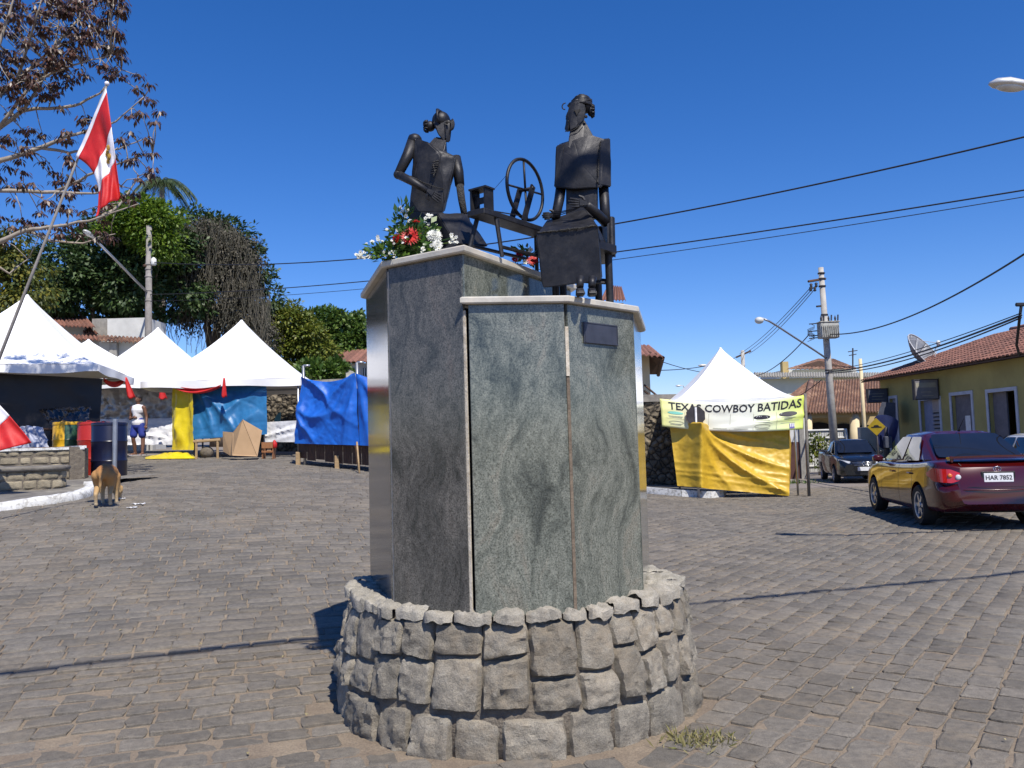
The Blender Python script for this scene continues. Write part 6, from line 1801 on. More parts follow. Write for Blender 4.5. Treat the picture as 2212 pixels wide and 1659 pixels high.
# hanging vines: long thin strips falling from the crown
r2 = np.random.default_rng(4)
Vv, Qv = [], []
k = 0
for i in range(1900):
    px = r2.uniform(338, 580); u = (px - 338) / 242
    py = np.interp(px, [338, 380, 440, 500, 540, 580], [500, 470, 462, 478, 535, 640]) + abs(r2.normal(0, 95))
    d = 38.2 + r2.uniform(-.6, 1.4); L = r2.uniform(.5, 2.4)
    a = P(px, py, d); w = r2.uniform(.004, .011); ph = r2.uniform(0, 6)
    m = 6
    for j in range(m + 1):
        f = j / m; o = Vector((.12 * sin(ph + f * 4) + .2 * f * (u - .5), .10 * cos(ph + f * 3), -L * f))
        Vv += [tuple(a + o - Vector((w, 0, 0))), tuple(a + o + Vector((w, .01, 0)))]
        if j < m: Qv.append((k + 2 * j, k + 2 * j + 1, k + 2 * j + 3, k + 2 * j + 2))
    k += 2 * (m + 1)
vo = npmesh('vines', np.array(Vv) + np3(INV[tv].translation)[None], np.array(Qv), 'leaf_vine', tv)
tag(vo, kind='stuff')
add_crown(tv, 'vine_leaves', [E(470, 610, 38.6, 2.0, .7, 2.2, 1), E(530, 700, 38.9, 1.2, .7, 1.3, .6), E(400, 640, 38.8, .9, .6, 1.6, .5), E(560, 735, 39, .8, .6, .8, .4), E(450, 520, 38.6, 1.5, .6, .9, .5), E(520, 560, 38.6, 1.1, .6, 1.2, .5)], 640, 60, .13, 'leaf_vine', 33, clump=.55, droop=1.1)
tree('rounded yellow green tree right of the vine covered tree', GP(650, 46), [E(625, 700, 44, 1.2, 1.4, 1.0, 1), E(600, 685, 44.5, .9, 1.2, .7, .7), E(655, 735, 44, 1.3, 1.4, 1.0, 1.1), E(615, 765, 44, 1.3, 1.3, .9, 1), E(690, 765, 44, .8, 1.0, .8, .6), E(670, 800, 44, 1.0, 1, .6, .6), E(620, 805, 43.5, .8, 1, .6, .5)], 230, 70, .24, 'leaf_olive', 24, .25, clump=.48)
tree('rounded mid green tree behind the white house', GP(730, 52), [E(690, 695, 50, 1.0, 1.3, .7, .7), E(735, 700, 50, 1.3, 1.4, .8, 1), E(775, 715, 50, 1.2, 1.4, .9, 1), E(705, 735, 49.5, 1.3, 1.3, .9, 1), E(760, 750, 49.5, 1.3, 1.3, .8, 1), E(730, 765, 49.5, 1.2, 1.2, .6, .7), E(800, 745, 50, 1.2, 1.2, .9, .7)], 230, 70, .27, 'leaf_mid', 25, .3, clump=.5)
sb = thing('shrub', 'spiky green shrub in front of the white house', 'shrub', GP(700, 40))
add_crown(sb, 'foliage', [E(668, 805, 41, .5, .5, .5, 1), E(700, 805, 40, .7, .6, .5, 1), E(730, 800, 40.5, .5, .5, .5, .8), E(680, 820, 40, 1.0, .6, .4, 1)], 80, 46, .30, 'leaf_mid', 26, clump=.3, droop=-.3)
MB().tube([GP(700, 40), P(700, 810, 40)], [.08, .05], 6).build('stem', 'bark', sb, True)
tfe = thing('tree', 'feathery olive tree behind the leftmost tent', 'tree', GP(-40, 31), group=TR)
trunk(tfe, GP(-40, 31), Q((30, 560, 30), (-30, 520, 30), (70, 630, 30), (0, 640, 30)), .25)
add_crown(tfe, 'crown', [E(10, 520, 30, .9, 1, .5, .8), E(40, 570, 30, 1.0, 1, .5, 1), E(0, 600, 30, 1.2, 1, .6, 1), E(70, 630, 30, .8, .9, .5, .8), E(30, 660, 30, 1.2, 1, .5, 1), E(-60, 560, 30, 1.2, 1.2, 1.2, 1)], 110, 70, .20, 'leaf_feather', 27, clump=.5, droop=.9)
# palm
pa = thing('palm_tree', 'palm tree rising behind the lime green crown', 'palm', GP(352, 44))
pc = P(350, 392, 44)
MB().tube(*limb(GP(352, 44), pc, .2, .13, .04, 10), 10).build('trunk', 'bark_pale', pa, True)
C, D, N, L, Wd = [], [], [], [], []
rp = random.Random(3)
rach = MB()
for k in range(17):
    a = 2 * pi * k / 17 + rp.uniform(-.15, .15); ln = rp.uniform(1.3, 1.9); el = rp.uniform(.15, 1.2)
    dirv = Vector((cos(a), sin(a) * .9, 0))
    pts = [pc + dirv * (ln * f * cos(el * (1 - f * .6))) + up * (ln * (sin(el) * f * 1.0 - 1.05 * f * f)) for f in [i / 9 for i in range(10)]]
    rach.tube(pts, [.035 - .003 * i for i in range(10)], 4)
    for i in range(1, 10):
        for sgn in (-1, 1):
            for jj in range(3):
                p = pts[i].lerp(pts[i - 1], jj / 3); tg = (pts[i] - pts[i - 1]).normalized(); sd_v = tg.cross(up).normalized() * sgn
                C.append(np3(p)); D.append(np3(sd_v * .75 + tg * .5 - up * .65)); N.append(np3(up + sd_v * .4)); L.append(.55 * (1 - .05 * abs(i - 5)) * rp.uniform(.8, 1.1)); Wd.append(.055)
rach.build('rachis', 'leaf_palm', pa)
V, Q_ = leaves(*[np.array(x) for x in (C, D, N, L, Wd)])
npmesh('fronds', V + np3(INV[pa].translation)[None], Q_, 'leaf_palm', pa)
# brown leaved tree hanging over from the left
tbw = thing('tree', 'spreading tree with pale bare branches and dark brown leaves behind the flag', 'tree', GP(-330, 15))
dB = 15.2
def W_(px, py, dd=0): return P(px, py, dB + dd)
base = GP(-330, 15.4); fork = W_(-300, 640); hub2 = W_(-210, 420)
mb = MB(); mb.tube(*limb(base, fork, .26, .2, .05), 12); mb.tube(*limb(fork, hub2, .17, .12, .1), 10)
limbs = []
LP = [[(-300, 640), (-60, 545), (0, 523), (57, 497), (120, 490), (215, 470), (300, 440)], [(-210, 430), (-60, 412), (0, 411), (121, 415), (204, 418), (262, 402)], [(-210, 420), (-40, 362), (0, 348), (89, 319), (137, 297), (191, 281), (250, 262), (313, 207)],
      [(-210, 420), (-60, 330), (0, 274), (51, 238), (159, 230), (217, 201), (262, 150)], [(-210, 420), (-90, 280), (0, 204), (35, 174), (110, 110), (200, 70), (255, 40)], [(-210, 420), (-120, 250), (-10, 120), (20, 30), (40, -40)],
      [(0, 274), (70, 180), (130, 150), (190, 130), (240, 118)], [(51, 238), (95, 170), (120, 90), (130, 20)], [(89, 319), (150, 330), (200, 325), (255, 322), (325, 296)], [(-60, 545), (20, 590), (60, 560)], [(35, 174), (60, 100), (80, 30), (95, -20)], [(121, 415), (190, 380), (260, 352), (330, 330)], [(57, 497), (110, 520), (180, 525), (250, 505)], [(110, 110), (170, 40), (190, -20)], [(215, 470), (255, 447), (280, 412), (300, 380)]]
for i, L_ in enumerate(LP):
    dd = (i % 5 - 2) * .35
    pts = []
    ctrl = [W_(x, y, dd * min(1, j / 2)) for j, (x, y) in enumerate(L_)]
    for a, b in zip(ctrl, ctrl[1:]):
        for j in range(4): pts.append(a.lerp(b, j / 4) + Vector((0, .03 * noise.noise(a * 3), .03 * noise.noise(b * 2 + Vector((j, 0, 0))))))
    pts.append(ctrl[-1])
    r0 = .065 if i < 6 else .032
    mb.tube(pts, [r0 + (.008 - r0) * k / (len(pts) - 1) for k in range(len(pts))], 7)
    limbs.append(pts)
rb = np.random.default_rng(9); prb = random.Random(9)
spots = [(320, 180), (300, 160), (285, 250), (325, 215), (335, 262), (318, 300), (330, 330), (92, 290), (40, 345), (20, 400), (120, 392), (160, 405), (100, 432), (60, 330), (15, 300), (205, 400), (285, 432), (300, 385), (330, 362), (240, 330), (70, 480), (130, 505), (240, 512), (30, 430), (180, 455), (225, 440), (275, 345), (150, 300), (95, 350), (45, 280), (170, 505), (215, 500), (300, 330), (262, 420), (20, 360), (70, 395), (345, 240), (310, 212), (295, 190)]
for _ in range(260):
    x = prb.uniform(-30, 268); y = prb.uniform(-20, 215)
    if y < 205 - .12 * x + (20 if x < 120 else 0) and not (x > 215 and y > 175): spots.append((x, y))
for _ in range(26): spots.append((prb.uniform(-40, 230), prb.uniform(370, 520)))
for _ in range(34): spots.append((prb.uniform(-30, 330), prb.uniform(225, 430)))
allp = [p for L_ in limbs for p in L_[4:]]
C, D, N, L, Wd = [], [], [], [], []
for x, y in spots:
    c = W_(x, y, prb.uniform(-.8, .8))
    q = min(allp, key=lambda p: (p - c).length)
    md = q.lerp(c, .5) + Vector((prb.uniform(-.06, .06), 0, prb.uniform(-.05, .08)))
    if (q - c).length < 1.6: mb.tube([q, md, c], [.011, .009, .006], 5)
    for _ in range(prb.randint(18, 30)):
        a = prb.uniform(0, 6.28); o = Vector((cos(a), sin(a), prb.uniform(-.5, .35)))
        C.append(np3(c + o * prb.uniform(.0, .13))); D.append(np3(o * .65 + Vector((0, 0, -.75)) + Vector((prb.uniform(-.3, .3), prb.uniform(-.3, .3), 0)))); N.append(np3(o + Vector((0, -.2, .5)))); L.append(prb.uniform(.085, .145)); Wd.append(prb.uniform(.036, .058))
mb.build('trunk', 'bark_pale', tbw, True)
V, Q_ = leaves(*[np.array(x) for x in (C, D, N, L, Wd)])
npmesh('crown', V + np3(INV[tbw].translation)[None], Q_, 'leaf_brown', tbw)
# plants near the gate, weeds at the ring, scraps on the street
gb = thing('shrub', 'thin leafy bush beside the white gate', 'shrub', GP(1768, 35.5))
add_crown(gb, 'foliage', [E(1768, 960, 35.5, .3, .3, .6, 1), E(1762, 985, 35.5, .4, .3, .4, 1), E(1780, 975, 35.5, .25, .3, .4, .6)], 40, 26, .16, 'leaf_olive', 41, clump=.22)
MB().tube([GP(1768, 35.5), P(1768, 950, 35.5)], [.03, .015], 5).build('stem', 'bark', gb, True)
def weeds(cx, cy, rx, ry, n, h, mat, label, nm='weeds', seed=5):
    r3 = np.random.default_rng(seed)
    x = cx + r3.normal(0, rx, n); y = cy + r3.normal(0, ry, n)
    ok = np.hypot(x - RC.x, y - RC.y) > 1.16; x, y = x[ok], y[ok]; n = len(x)
    C = np.stack([x, y, gz(x, y) + .004], 1)
    D = np.stack([r3.normal(0, .6, n), r3.normal(0, .6, n), r3.uniform(.3, 1.1, n)], 1); N = np.stack([r3.normal(0, 1, n), r3.normal(0, 1, n), np.full(n, .3)], 1)
    Lh = h * r3.uniform(.4, 1.2, n)
    V, Q_ = leaves(C, D, N, Lh, Lh * .16)
    o = npmesh(nm, V, Q_, mat); return tag(o, label, 'weeds', kind='stuff')
leafmat('dry_grass', (.16, .17, .05), (.30, .26, .11), (.40, .34, .18), .7, .3)
weeds(.92, 4.44, .10, .07, 230, .065, 'dry_grass', 'dry weeds growing at the foot of the stone ring wall')
g = GP(1700, 29); weeds(g.x - .6, g.y, .9, .25, 500, .16, 'leaf_mid', 'strip of green weeds on the far pavement beside the stall', seed=6)
g = GP(330, 11.4); weeds(g.x, g.y, .7, .25, 240, .03, 'leaf_olive', 'thin grass between the setts near the dog', seed=7)
mk('scrap', (.70, .69, .66), (.5, .49, .46), 10, .7); mk('scrap_leaf', (.38, .32, .16), None, 10, .8)
rs_ = random.Random(12)
sm = MB()
for i in range(70):
    px, d = rs_.uniform(-50, 2260), 4.3 + 15 * rs_.random() ** 1.6
    g = GP(px, d)
    if (g - RC).xy.length < 1.25: continue
    s = rs_.uniform(.006, .015); a = rs_.uniform(0, 6.28)
    pts = [g + Vector((cos(a + t) * s * k, sin(a + t) * s * k, .022 + .008 * z)) for t, k, z in ((0, 1.6, 0), (1.6, .6, 1), (3.1, 1.5, .2), (4.7, .7, .8))]
    sm.add(pts, [(0, 1, 2, 3)])
tag(sm.build('litter', 'scrap_leaf'), 'small paper scraps and leaf bits scattered over the setts', 'litter', kind='stuff')
for i, (px, d, s) in enumerate(((300, 12.1, .09), (262, 12.6, .06), (285, 11.8, .07))):
    g = GP(px, d); m_ = MB().slab(lambda u, v: Vector((g.x + s * (u - .5) * 2, g.y + s * .6 * (v - .5), gzf(g.x, g.y) + .025 + .02 * noise.noise(Vector((u * 5, v * 5, i))))), 10, 5, (0, 0, .003))
    one('paper_scrap', m_, 'tarp_white', ('crumpled white paper scrap on the setts beside the dog', 'pale plastic wrapper by the front paws of the dog', 'torn white paper strip near the dog')[i], 'litter', 'litter by the dog')
# ------------------------------------------------------------ cars
def paint(name, c, coat=1.0):
    m, n, l, b = NT(name)
    co = n.new('ShaderNodeTexCoord').outputs['Object']; a = noise_node(n, l, co, 2.2, 5)
    r = ramp(n, l, a.outputs[0], [(.3, tuple(x * .85 for x in c)), (.7, c)]); l.new(r.outputs[0], b.inputs['Base Color'])
    b.inputs['Roughness'].default_value = .22; b.inputs['Metallic'].default_value = .1
    b.inputs['Coat Weight'].default_value = coat * .7; b.inputs['Coat Roughness'].default_value = .03
paint('paint_maroon', (.06, .0026, .0028)); paint('paint_black', (.008, .009, .011)); paint('paint_white', (.70, .70, .69))
mk('car_glass', (.012, .014, .020), None, 3, .03, spec=.9); mk('rubber', (.015, .015, .016), (.010, .010, .010), 10, .8); mk('alloy', (.55, .56, .58), (.45, .46, .48), 9, .3, .8); mk('trim_black', (.012, .012, .013), None, 8, .5)
mk('lens_red', (.50, .012, .008), (.42, .008, .006), 6, .12, coat=.8); mk('lens_amber', (.75, .16, .02), None, 6, .15, coat=.8); mk('lens_clear', (.62, .64, .66), (.5, .52, .55), 14, .1, coat=.8); mk('chrome', (.75, .76, .78), None, 5, .12, 1.0); mk('plate_white', (.78, .79, .80), None, 5, .5)
def sm_i(x, xs, ys, d=.09):
    return float(sum(w * np.interp(x + o * d, xs, ys) for o, w in ((-1, .15), (-.5, .2), (0, .3), (.5, .2), (1, .15))))
def cr(p0, p1, p2, p3, t):
    return .5 * ((2 * p1) + (p2 - p0) * t + (2 * p0 - 5 * p1 + 4 * p2 - p3) * t * t + (3 * p1 - p0 - 3 * p2 + p3) * t ** 3)
class CarShape:
    def __init__(s, Y, Wd, Bt, Zb, crown): s.Y, s.W, s.B, s.Z, s.c = Y, Wd, Bt, Zb, crown
    def sec(s, y):
        w, bt, zb, c = sm_i(y, s.Y, s.W), sm_i(y, s.Y, s.B), sm_i(y, s.Y, s.Z), sm_i(y, s.Y, s.c)
        h = bt - zb
        return [(0, zb), (.80 * w, zb), (.955 * w, zb + .05), (w * .99, zb + .25 * h), (w, zb + .48 * h), (.985 * w, zb + .78 * h), (.965 * w, bt - .06), (.90 * w, bt), (.6 * w, bt + c * .7), (0, bt + c)]
    def pt(s, y, t, side=1, off=0):
        """t 0..9 section parameter"""
        q = s.sec(y); i = min(int(t), 8); f = t - i
        g = lambda k: q[max(0, min(9, k))]
        x = cr(g(i - 1)[0], g(i)[0], g(i + 1)[0], g(i + 2)[0] if i < 8 else 0 - 0, f) if 0 < i < 8 else g(i)[0] + (g(i + 1)[0] - g(i)[0]) * f
        z = cr(g(i - 1)[1], g(i)[1], g(i + 1)[1], g(i + 2)[1], f) if 0 < i < 8 else g(i)[1] + (g(i + 1)[1] - g(i)[1]) * f
        return Vector((side * (max(0, x) + off), y, z))
    def body(s, n=70, m=36):
        mb = MB(); ys = [s.Y[0] + (s.Y[-1] - s.Y[0]) * i / n for i in range(n + 1)]
        ts = [9 * i / m for i in range(m + 1)]
        row = []
        for y in ys:
            r = [s.pt(y, t, 1) for t in ts] + [s.pt(y, t, -1) for t in ts[-2:0:-1]]
            row.append(r)
        k = len(row[0])
        for r in row: mb.v += r
        for j in range(n):
            for i in range(k):
                a, b = j * k + i, j * k + (i + 1) % k; mb.f.append([a, a + k, b + k, b])
        mb.f.append(list(range(k))); mb.f.append(list(range(n * k, n * k + k))[::-1])
        return mb
def cut_arches(mb, centers, r, w):
    o = bpy.data.objects.new('tmpbody', mb.mesh('tmpbody')); COL.objects.link(o)
    cs = []
    for (x, y, z) in centers:
        c = bpy.data.objects.new('tmpcut', MB().lathe([(r, -w), (r, w)], (x, y, z), 32, 'X').mesh('tmpcut')); COL.objects.link(c); cs.append(c)
        m = o.modifiers.new('b', 'BOOLEAN'); m.operation = 'DIFFERENCE'; m.object = c; m.solver = 'EXACT'
    me = evalmesh(o)
    for c in cs:
        d = c.data; bpy.data.objects.remove(c); bpy.data.meshes.remove(d)
    return me
def wheel(par, x, y, R, side, wname='wheel'):
    c = (x, y, R); w = .10
    t = MB().lathe([(R * .66, -w * .9), (R * .93, -w), (R, -w * .7), (R, w * .7), (R * .93, w), (R * .66, w * .9)], c, 32, 'X', cap=False).build(wname, 'rubber', par, 40, world=False)
    MB().lathe([(R * .64, -w * .6), (R * .67, w * .93 * 1), (R * .60, w * .85), (R * .58, w * .2)] if side > 0 else [(R * .58, -w * .2), (R * .60, -w * .85), (R * .67, -w * .93), (R * .64, w * .6)], c, 28, 'X', cap=False).build('rim', 'alloy', t, 40, world=False)
    MB().lathe([(R * .60, side * w * .05), (R * .1, side * w * .06)], c, 20, 'X').build('brake_disc', 'trim_black', t, world=False)
    for k in range(6):
        a = 2 * pi * k / 6; d = Vector((0, cos(a), sin(a))); s_ = Vector((0, -sin(a), cos(a))); cc = Vector(c) + Vector((side * w * .72, 0, 0))
        q = [cc + d * R * .10 + s_ * R * .10, cc + d * R * .62 + s_ * R * .075, cc + d * R * .62 - s_ * R * .075, cc + d * R * .10 - s_ * R * .10]
        if side < 0: q = q[::-1]
        MB().prism(q, Vector((-side * .03, 0, 0))).build('spoke', 'alloy', t, world=False)
    MB().lathe([(R * .16, side * w * .5), (R * .15, side * w * .85), (R * .05, side * w * .9)], c, 14, 'X').build('hub_cap', 'alloy', t, 40, world=False)
def gh(bf, br, tf, tr, wb, wt, zb0, zb1, zt, zc):
    """greenhouse hull: base front/rear y, top front/rear y, half widths, base z front/rear, roof edge z, roof crown z"""
    pts = []
    for s_ in (-1, 1):
        pts += [(s_ * wb * .93, bf, zb0), (s_ * wb, bf - .35, zb0 + .0), (s_ * wb, br + .35, zb1), (s_ * wb * .90, br, zb1), (s_ * wt * .96, tf, zt), (s_ * wt, tf - .3, zt + .015), (s_ * wt, tr + .25, zt + .01), (s_ * wt * .95, tr, zt - .01)]
        pts += [(s_ * wt * .6, tf - .12, zc - .012), (s_ * wt * .6, tr + .1, zc - .018), (s_ * wt * .55, (tf + tr) / 2, zc)]
    pts += [(0, bf + .10, zb0 - .01), (0, br - .08, zb1), (0, tf + .03, zt + .03), (0, tr - .03, zt + .012), (0, tf - .15, zc), (0, tr + .15, zc - .01)]
    bm = bmesh.new()
    for p in pts: bm.verts.new(p)
    bmesh.ops.convex_hull(bm, input=bm.verts)
    bmesh.ops.dissolve_limit(bm, angle_limit=radians(4), verts=bm.verts, edges=bm.edges)
    bmesh.ops.bevel(bm, geom=list(bm.edges), offset=.035, segments=3, affect='EDGES', clamp_overlap=True)
    return MB().frombm(bm)
def pane(par, q, off, n, mat='car_glass', name='window', bulge=.01, round_=.10):
    """glass patch between four corners with rounded outline, standing slightly proud"""
    q = [Vector(p) for p in q]; n = Vector(n).normalized()
    def f(u, v):
        uu_ = .5 + (u - .5) * (1 - round_ * .5 * abs(2 * v - 1) ** 6); vv = .5 + (v - .5) * (1 - round_ * .5 * abs(2 * u - 1) ** 6)
        p = q[0].lerp(q[1], uu_).lerp(q[3].lerp(q[2], uu_), vv)
        return p + n * (off + bulge * 16 * u * (1 - u) * v * (1 - v) * .25 * 4)
    return MB().grid(f, 12, 8).build(name, mat, par, True, world=False)
def body_patch(par, S_, y0, y1, t0, t1, side, off, mat, name, n=8, m=8):
    return MB().grid(lambda u, v: S_.pt(y0 + (y1 - y0) * u, t0 + (t1 - t0) * v, side, off), n, m).build(name, mat, par, True, world=False)
def sedan(loc, rz, pmat, label, plate):
    t = thing('car', label, 'car', loc, rz)
    Y = [-2.30, -2.26, -2.2, -2.05, -1.75, -1.3, -.6, 0, .6, 1.0, 1.5, 1.9, 2.12, 2.24, 2.28]
    S_ = CarShape(Y, [.46, .70, .775, .825, .845, .852, .852, .852, .85, .845, .83, .79, .72, .60, .52], [.90, .95, .985, 1.005, 1.02, .985, .955, .94, .935, .93, .87, .80, .72, .64, .58], [.42, .36, .30, .26, .24, .22, .20, .20, .20, .20, .21, .22, .24, .28, .32], [.01, .01, .02, .03, .035, .03, .02, .02, .02, .03, .05, .05, .04, .02, .01])
    b = S_.body()
    # rear panel leans forward above the bumper, bumper swells
    for v in b.v:
        if v.y < -1.95:
            k = min(1, (-1.95 - v.y) / .25)
            v.y += k * (.085 * sstep(.62, .66, v.z) + .05 * max(0, v.z - .66) + .05 * sstep(.42, .30, v.z) if v.z > .45 else .06 * (1 - sstep(.24, .45, v.z)))
    R = .315
    wc = [(sx * .80, y, R) for sx in (-1, 1) for y in (-1.32, 1.28)]
    me = cut_arches(b, wc, .37, .22)
    bo = link('body', me, pmat, t, 35)
    MB().box((0, 0, .30), (1.30, 3.7, .14)).build('underbody', 'trim_black', t, world=False)
    for x, y, z in wc: wheel(t, math.copysign(.755, x), y, R, 1 if x > 0 else -1)
    cabin = gh(.98, -1.66, .22, -.86, .745, .575, .94, 1.0, 1.40, 1.475).build('cabin', pmat, t, 40, world=False)
    pane(t, [(-.62, -1.60, 1.035), (.62, -1.60, 1.035), (.50, -.935, 1.395), (-.50, -.935, 1.395)], .030, (0, -.5, .85), name='rear_window', bulge=.02)
    pane(t, [(.62, .98, .975), (-.62, .98, .975), (-.50, .30, 1.39), (.50, .30, 1.39)], .040, (0, .5, .85), name='windshield', bulge=.02)
    for s_ in (-1, 1):
        nn = (s_, 0, .42)
        for y0, y1, yt0, yt1 in ((.72, -.30, .12, -.33), (-.36, -1.18, -.39, -.86)):
            q = [(s_ * .742, y0, .985), (s_ * .742, y1, 1.0), (s_ * .582, yt1, 1.375), (s_ * .582, yt0, 1.375)]
            if s_ > 0: q = [q[1], q[0], q[3], q[2]]
            pane(t, q, .014, nn, name='side_window', bulge=.006, round_=.05)
        for y in (-1.05, -.33, .72): body_patch(t, S_, y - .004, y + .004, 2.4, 6.8, s_, .0025, 'trim_black', 'door_seam', 1, 14)
        for y in (-.95, .0): MB().box((s_ * .858, y, .80), (.03, .17, .028), bev=.008).build('door_handle', pmat, t, world=False)
        MB().box((s_ * .90, .66, 1.0), (.17, .09, .12), bev=.03).build('mirror', pmat, t, 40, world=False)
        # tail lamp wraps round the corner
        LX, LY = [.46, .58, .68, .76, .815, .845, .864], [-2.222, -2.218, -2.208, -2.168, -2.09, -1.98, -1.84]
        def lfn(u, v):
            x = float(np.interp(u, [0, .2, .4, .6, .75, .88, 1], LX)); y = float(np.interp(u, [0, .2, .4, .6, .75, .88, 1], LY))
            zc, zh = .79 + .035 * u, (.045 + .055 * sstep(0, .35, u)) * (1 - .75 * sstep(.8, 1, u))
            return Vector((s_ * x, y + .02 * (v - .5), zc + zh * (2 * v - 1)))
        lens = MB().grid(lfn, 20, 8)
        lo = lens.build('tail_lamp', 'lens_red', t, True, world=False)
        for cx, cz, r, mt, nm in ((.545, .775, .042, 'lens_clear', 'reverse_lamp'), (.655, .80, .034, 'lens_amber', 'turn_lamp')):
            MB().lathe([(r, -.008), (r * .9, -.022), (r * .4, -.028)], (s_ * cx, -2.212 + max(0, cx - .6) * .2, cz + .01), 16, 'Y').build(nm, mt, lo, True, world=False)
        MB().grid(lambda u, v: Vector((s_ * (.50 + .22 * u), 2.235 - .20 * u * u + .05 * v * -1, .60 + .13 * v)), 8, 6).build('headlamp', 'lens_clear', t, True, world=False)
    MB().box((0, -2.222, .775), (.46, .02, .17), bev=.006).build('plate_recess', 'trim_black', t, world=False)
    pb = MB().box((0, -2.240, .772), (.40, .012, .130), bev=.004).build('number_plate', 'plate_white', t, world=False)
    if plate:
        tx = text(plate, .085, 'CENTER', .0022); k = .36 / (max(p.x for p in tx.v) - min(p.x for p in tx.v))
        tx.v = [Vector((p.x * k, -2.2475, .768 + p.y * 1.05)) for p in tx.v]; tx.build('lettering', 'print_black', pb, world=False)
    MB().tube([(.052 * cos(a), -2.205, .895 + .036 * sin(a)) for a in [2 * pi * i / 20 for i in range(21)]], .006, 6).tube([(.022 * cos(a), -2.205, .895 + .034 * sin(a)) for a in [2 * pi * i / 16 for i in range(17)]], .004, 6).build('emblem', 'chrome', t, True, world=False)
    for s_ in (-1, 1):
        MB().tube([(s_ * .455, -2.195, .70), (s_ * .45, -2.205, .66), (s_ * .44, -2.235, .645)], .004, 4).tube([(s_ * .455, -2.19, .87), (s_ * .47, -2.17, .94), (s_ * .50, -2.13, .985)], .004, 4).build('trunk_seam', 'trim_black', t, world=False)
    MB().tube([(-.44, -2.262, .640), (0, -2.292, .640), (.44, -2.262, .640)], .004, 4).build('trunk_seam', 'trim_black', t, world=False)
    MB().tube([(-.40, -2.19, .852), (0, -2.215, .858), (.40, -2.19, .852)], .010, 6).build('chrome_strip', pmat, t, True, world=False)
    MB().tube([(-.72, -2.20, .60), (-.45, -2.285, .598), (0, -2.305, .596), (.45, -2.285, .598), (.72, -2.20, .60)], .008, 6).build('bumper_edge', pmat, t, True, world=False)
    sp = MB()
    sp.slab(lambda u, v: Vector((-.62 + 1.24 * u, -2.14 - .05 * sin(pi * u) + .15 * v, 1.085 + .012 * sin(pi * u) - .012 * v)), 16, 3, (0, 0, -.028))
    for s_ in (-1, 1): sp.box((s_ * .585, -2.06, 1.045), (.05, .14, .09), bev=.01)
    sp.build('spoiler', pmat, t, 40, world=False)
    MB().box((.62, -2.10, .885), (.14, .008, .020)).build('badge', 'chrome', t, world=False); MB().box((-.62, -2.11, .925), (.09, .008, .016)).build('badge', 'chrome', t, world=False)
    MB().box((.66, -2.14, .66), (.11, .008, .018)).build('badge', 'chrome', t, world=False)
    MB().tube([(0, -.80, 1.46), (0, -.82, 1.50), (0, -1.05, 1.66)], [.022, .008, .004], 6).build('antenna', 'trim_black', t, True, world=False)
    MB().tube([(.42, -2.2, .27), (.42, -1.8, .29)], .03, 8).build('exhaust', 'alloy', t, True, world=False)
    return t
th = radians(-9)
rl = GP(1991, 13.2)
cl = rl - Matrix.Rotation(th, 3, 'Z') @ Vector((-.76, -1.32, 0))
sedan(Vector((cl.x, cl.y, gzf(cl.x, cl.y) - .005)), th, 'paint_maroon', 'maroon sedan with rear spoiler and plate HAR 7852', 'HAR 7852')
g = GP(2238, 20.5)
sedan(Vector((g.x, g.y, gzf(g.x, g.y))), radians(-4), 'paint_white', 'white car parked beyond the maroon sedan by the yellow house', '')
# pickup
t = thing('pickup_truck', 'black pickup truck parked facing the street by the concrete pole', 'pickup truck', (0, 0, 0))
g = GP(1838, 30.0)
t.location = g; t.rotation_euler = (0, 0, radians(168)); INV[t] = (Matrix.Translation(g) @ Matrix.Rotation(radians(168), 4, 'Z')).inverted()
Y = [-2.25, -2.2, -2.0, -1.5, -1.0, -.5, 0, .5, .95, 1.4, 1.8, 2.05, 2.2, 2.25]
PS = CarShape(Y, [.76, .80, .815, .825, .825, .825, .825, .825, .82, .81, .79, .74, .64, .56], [1.04, 1.05, 1.055, 1.055, 1.05, 1.0, .97, .965, .97, .93, .88, .80, .70, .62], [.46, .42, .36, .30, .26, .24, .24, .24, .24, .24, .25, .26, .28, .32], [-.005, .0, .0, .0, .0, .015, .02, .02, .03, .05, .05, .04, .02, .01])
R = .31; wc = [(sx * .78, y, R) for sx in (-1, 1) for y in (-1.30, 1.35)]
b = PS.body(); me = cut_arches(b, wc, .38, .22); link('body', me, 'paint_black', t, 35)
MB().box((0, 0, .34), (1.2, 3.7, .14)).build('underbody', 'trim_black', t, world=False)
for x, y, z in wc: wheel(t, math.copysign(.735, x), y, R, 1 if x > 0 else -1)
gh(.98, -.52, .30, -.36, .735, .575, .965, 1.03, 1.44, 1.50).build('cabin', 'paint_black', t, 40, world=False)
pane(t, [(.60, .98, 1.01), (-.60, .98, 1.01), (-.49, .375, 1.425), (.49, .375, 1.425)], .040, (0, .6, .8), name='windshield', bulge=.02)
pane(t, [(-.55, -.50, 1.08), (.55, -.50, 1.08), (.48, -.41, 1.40), (-.48, -.41, 1.40)], .045, (0, -1, .1), name='rear_window')
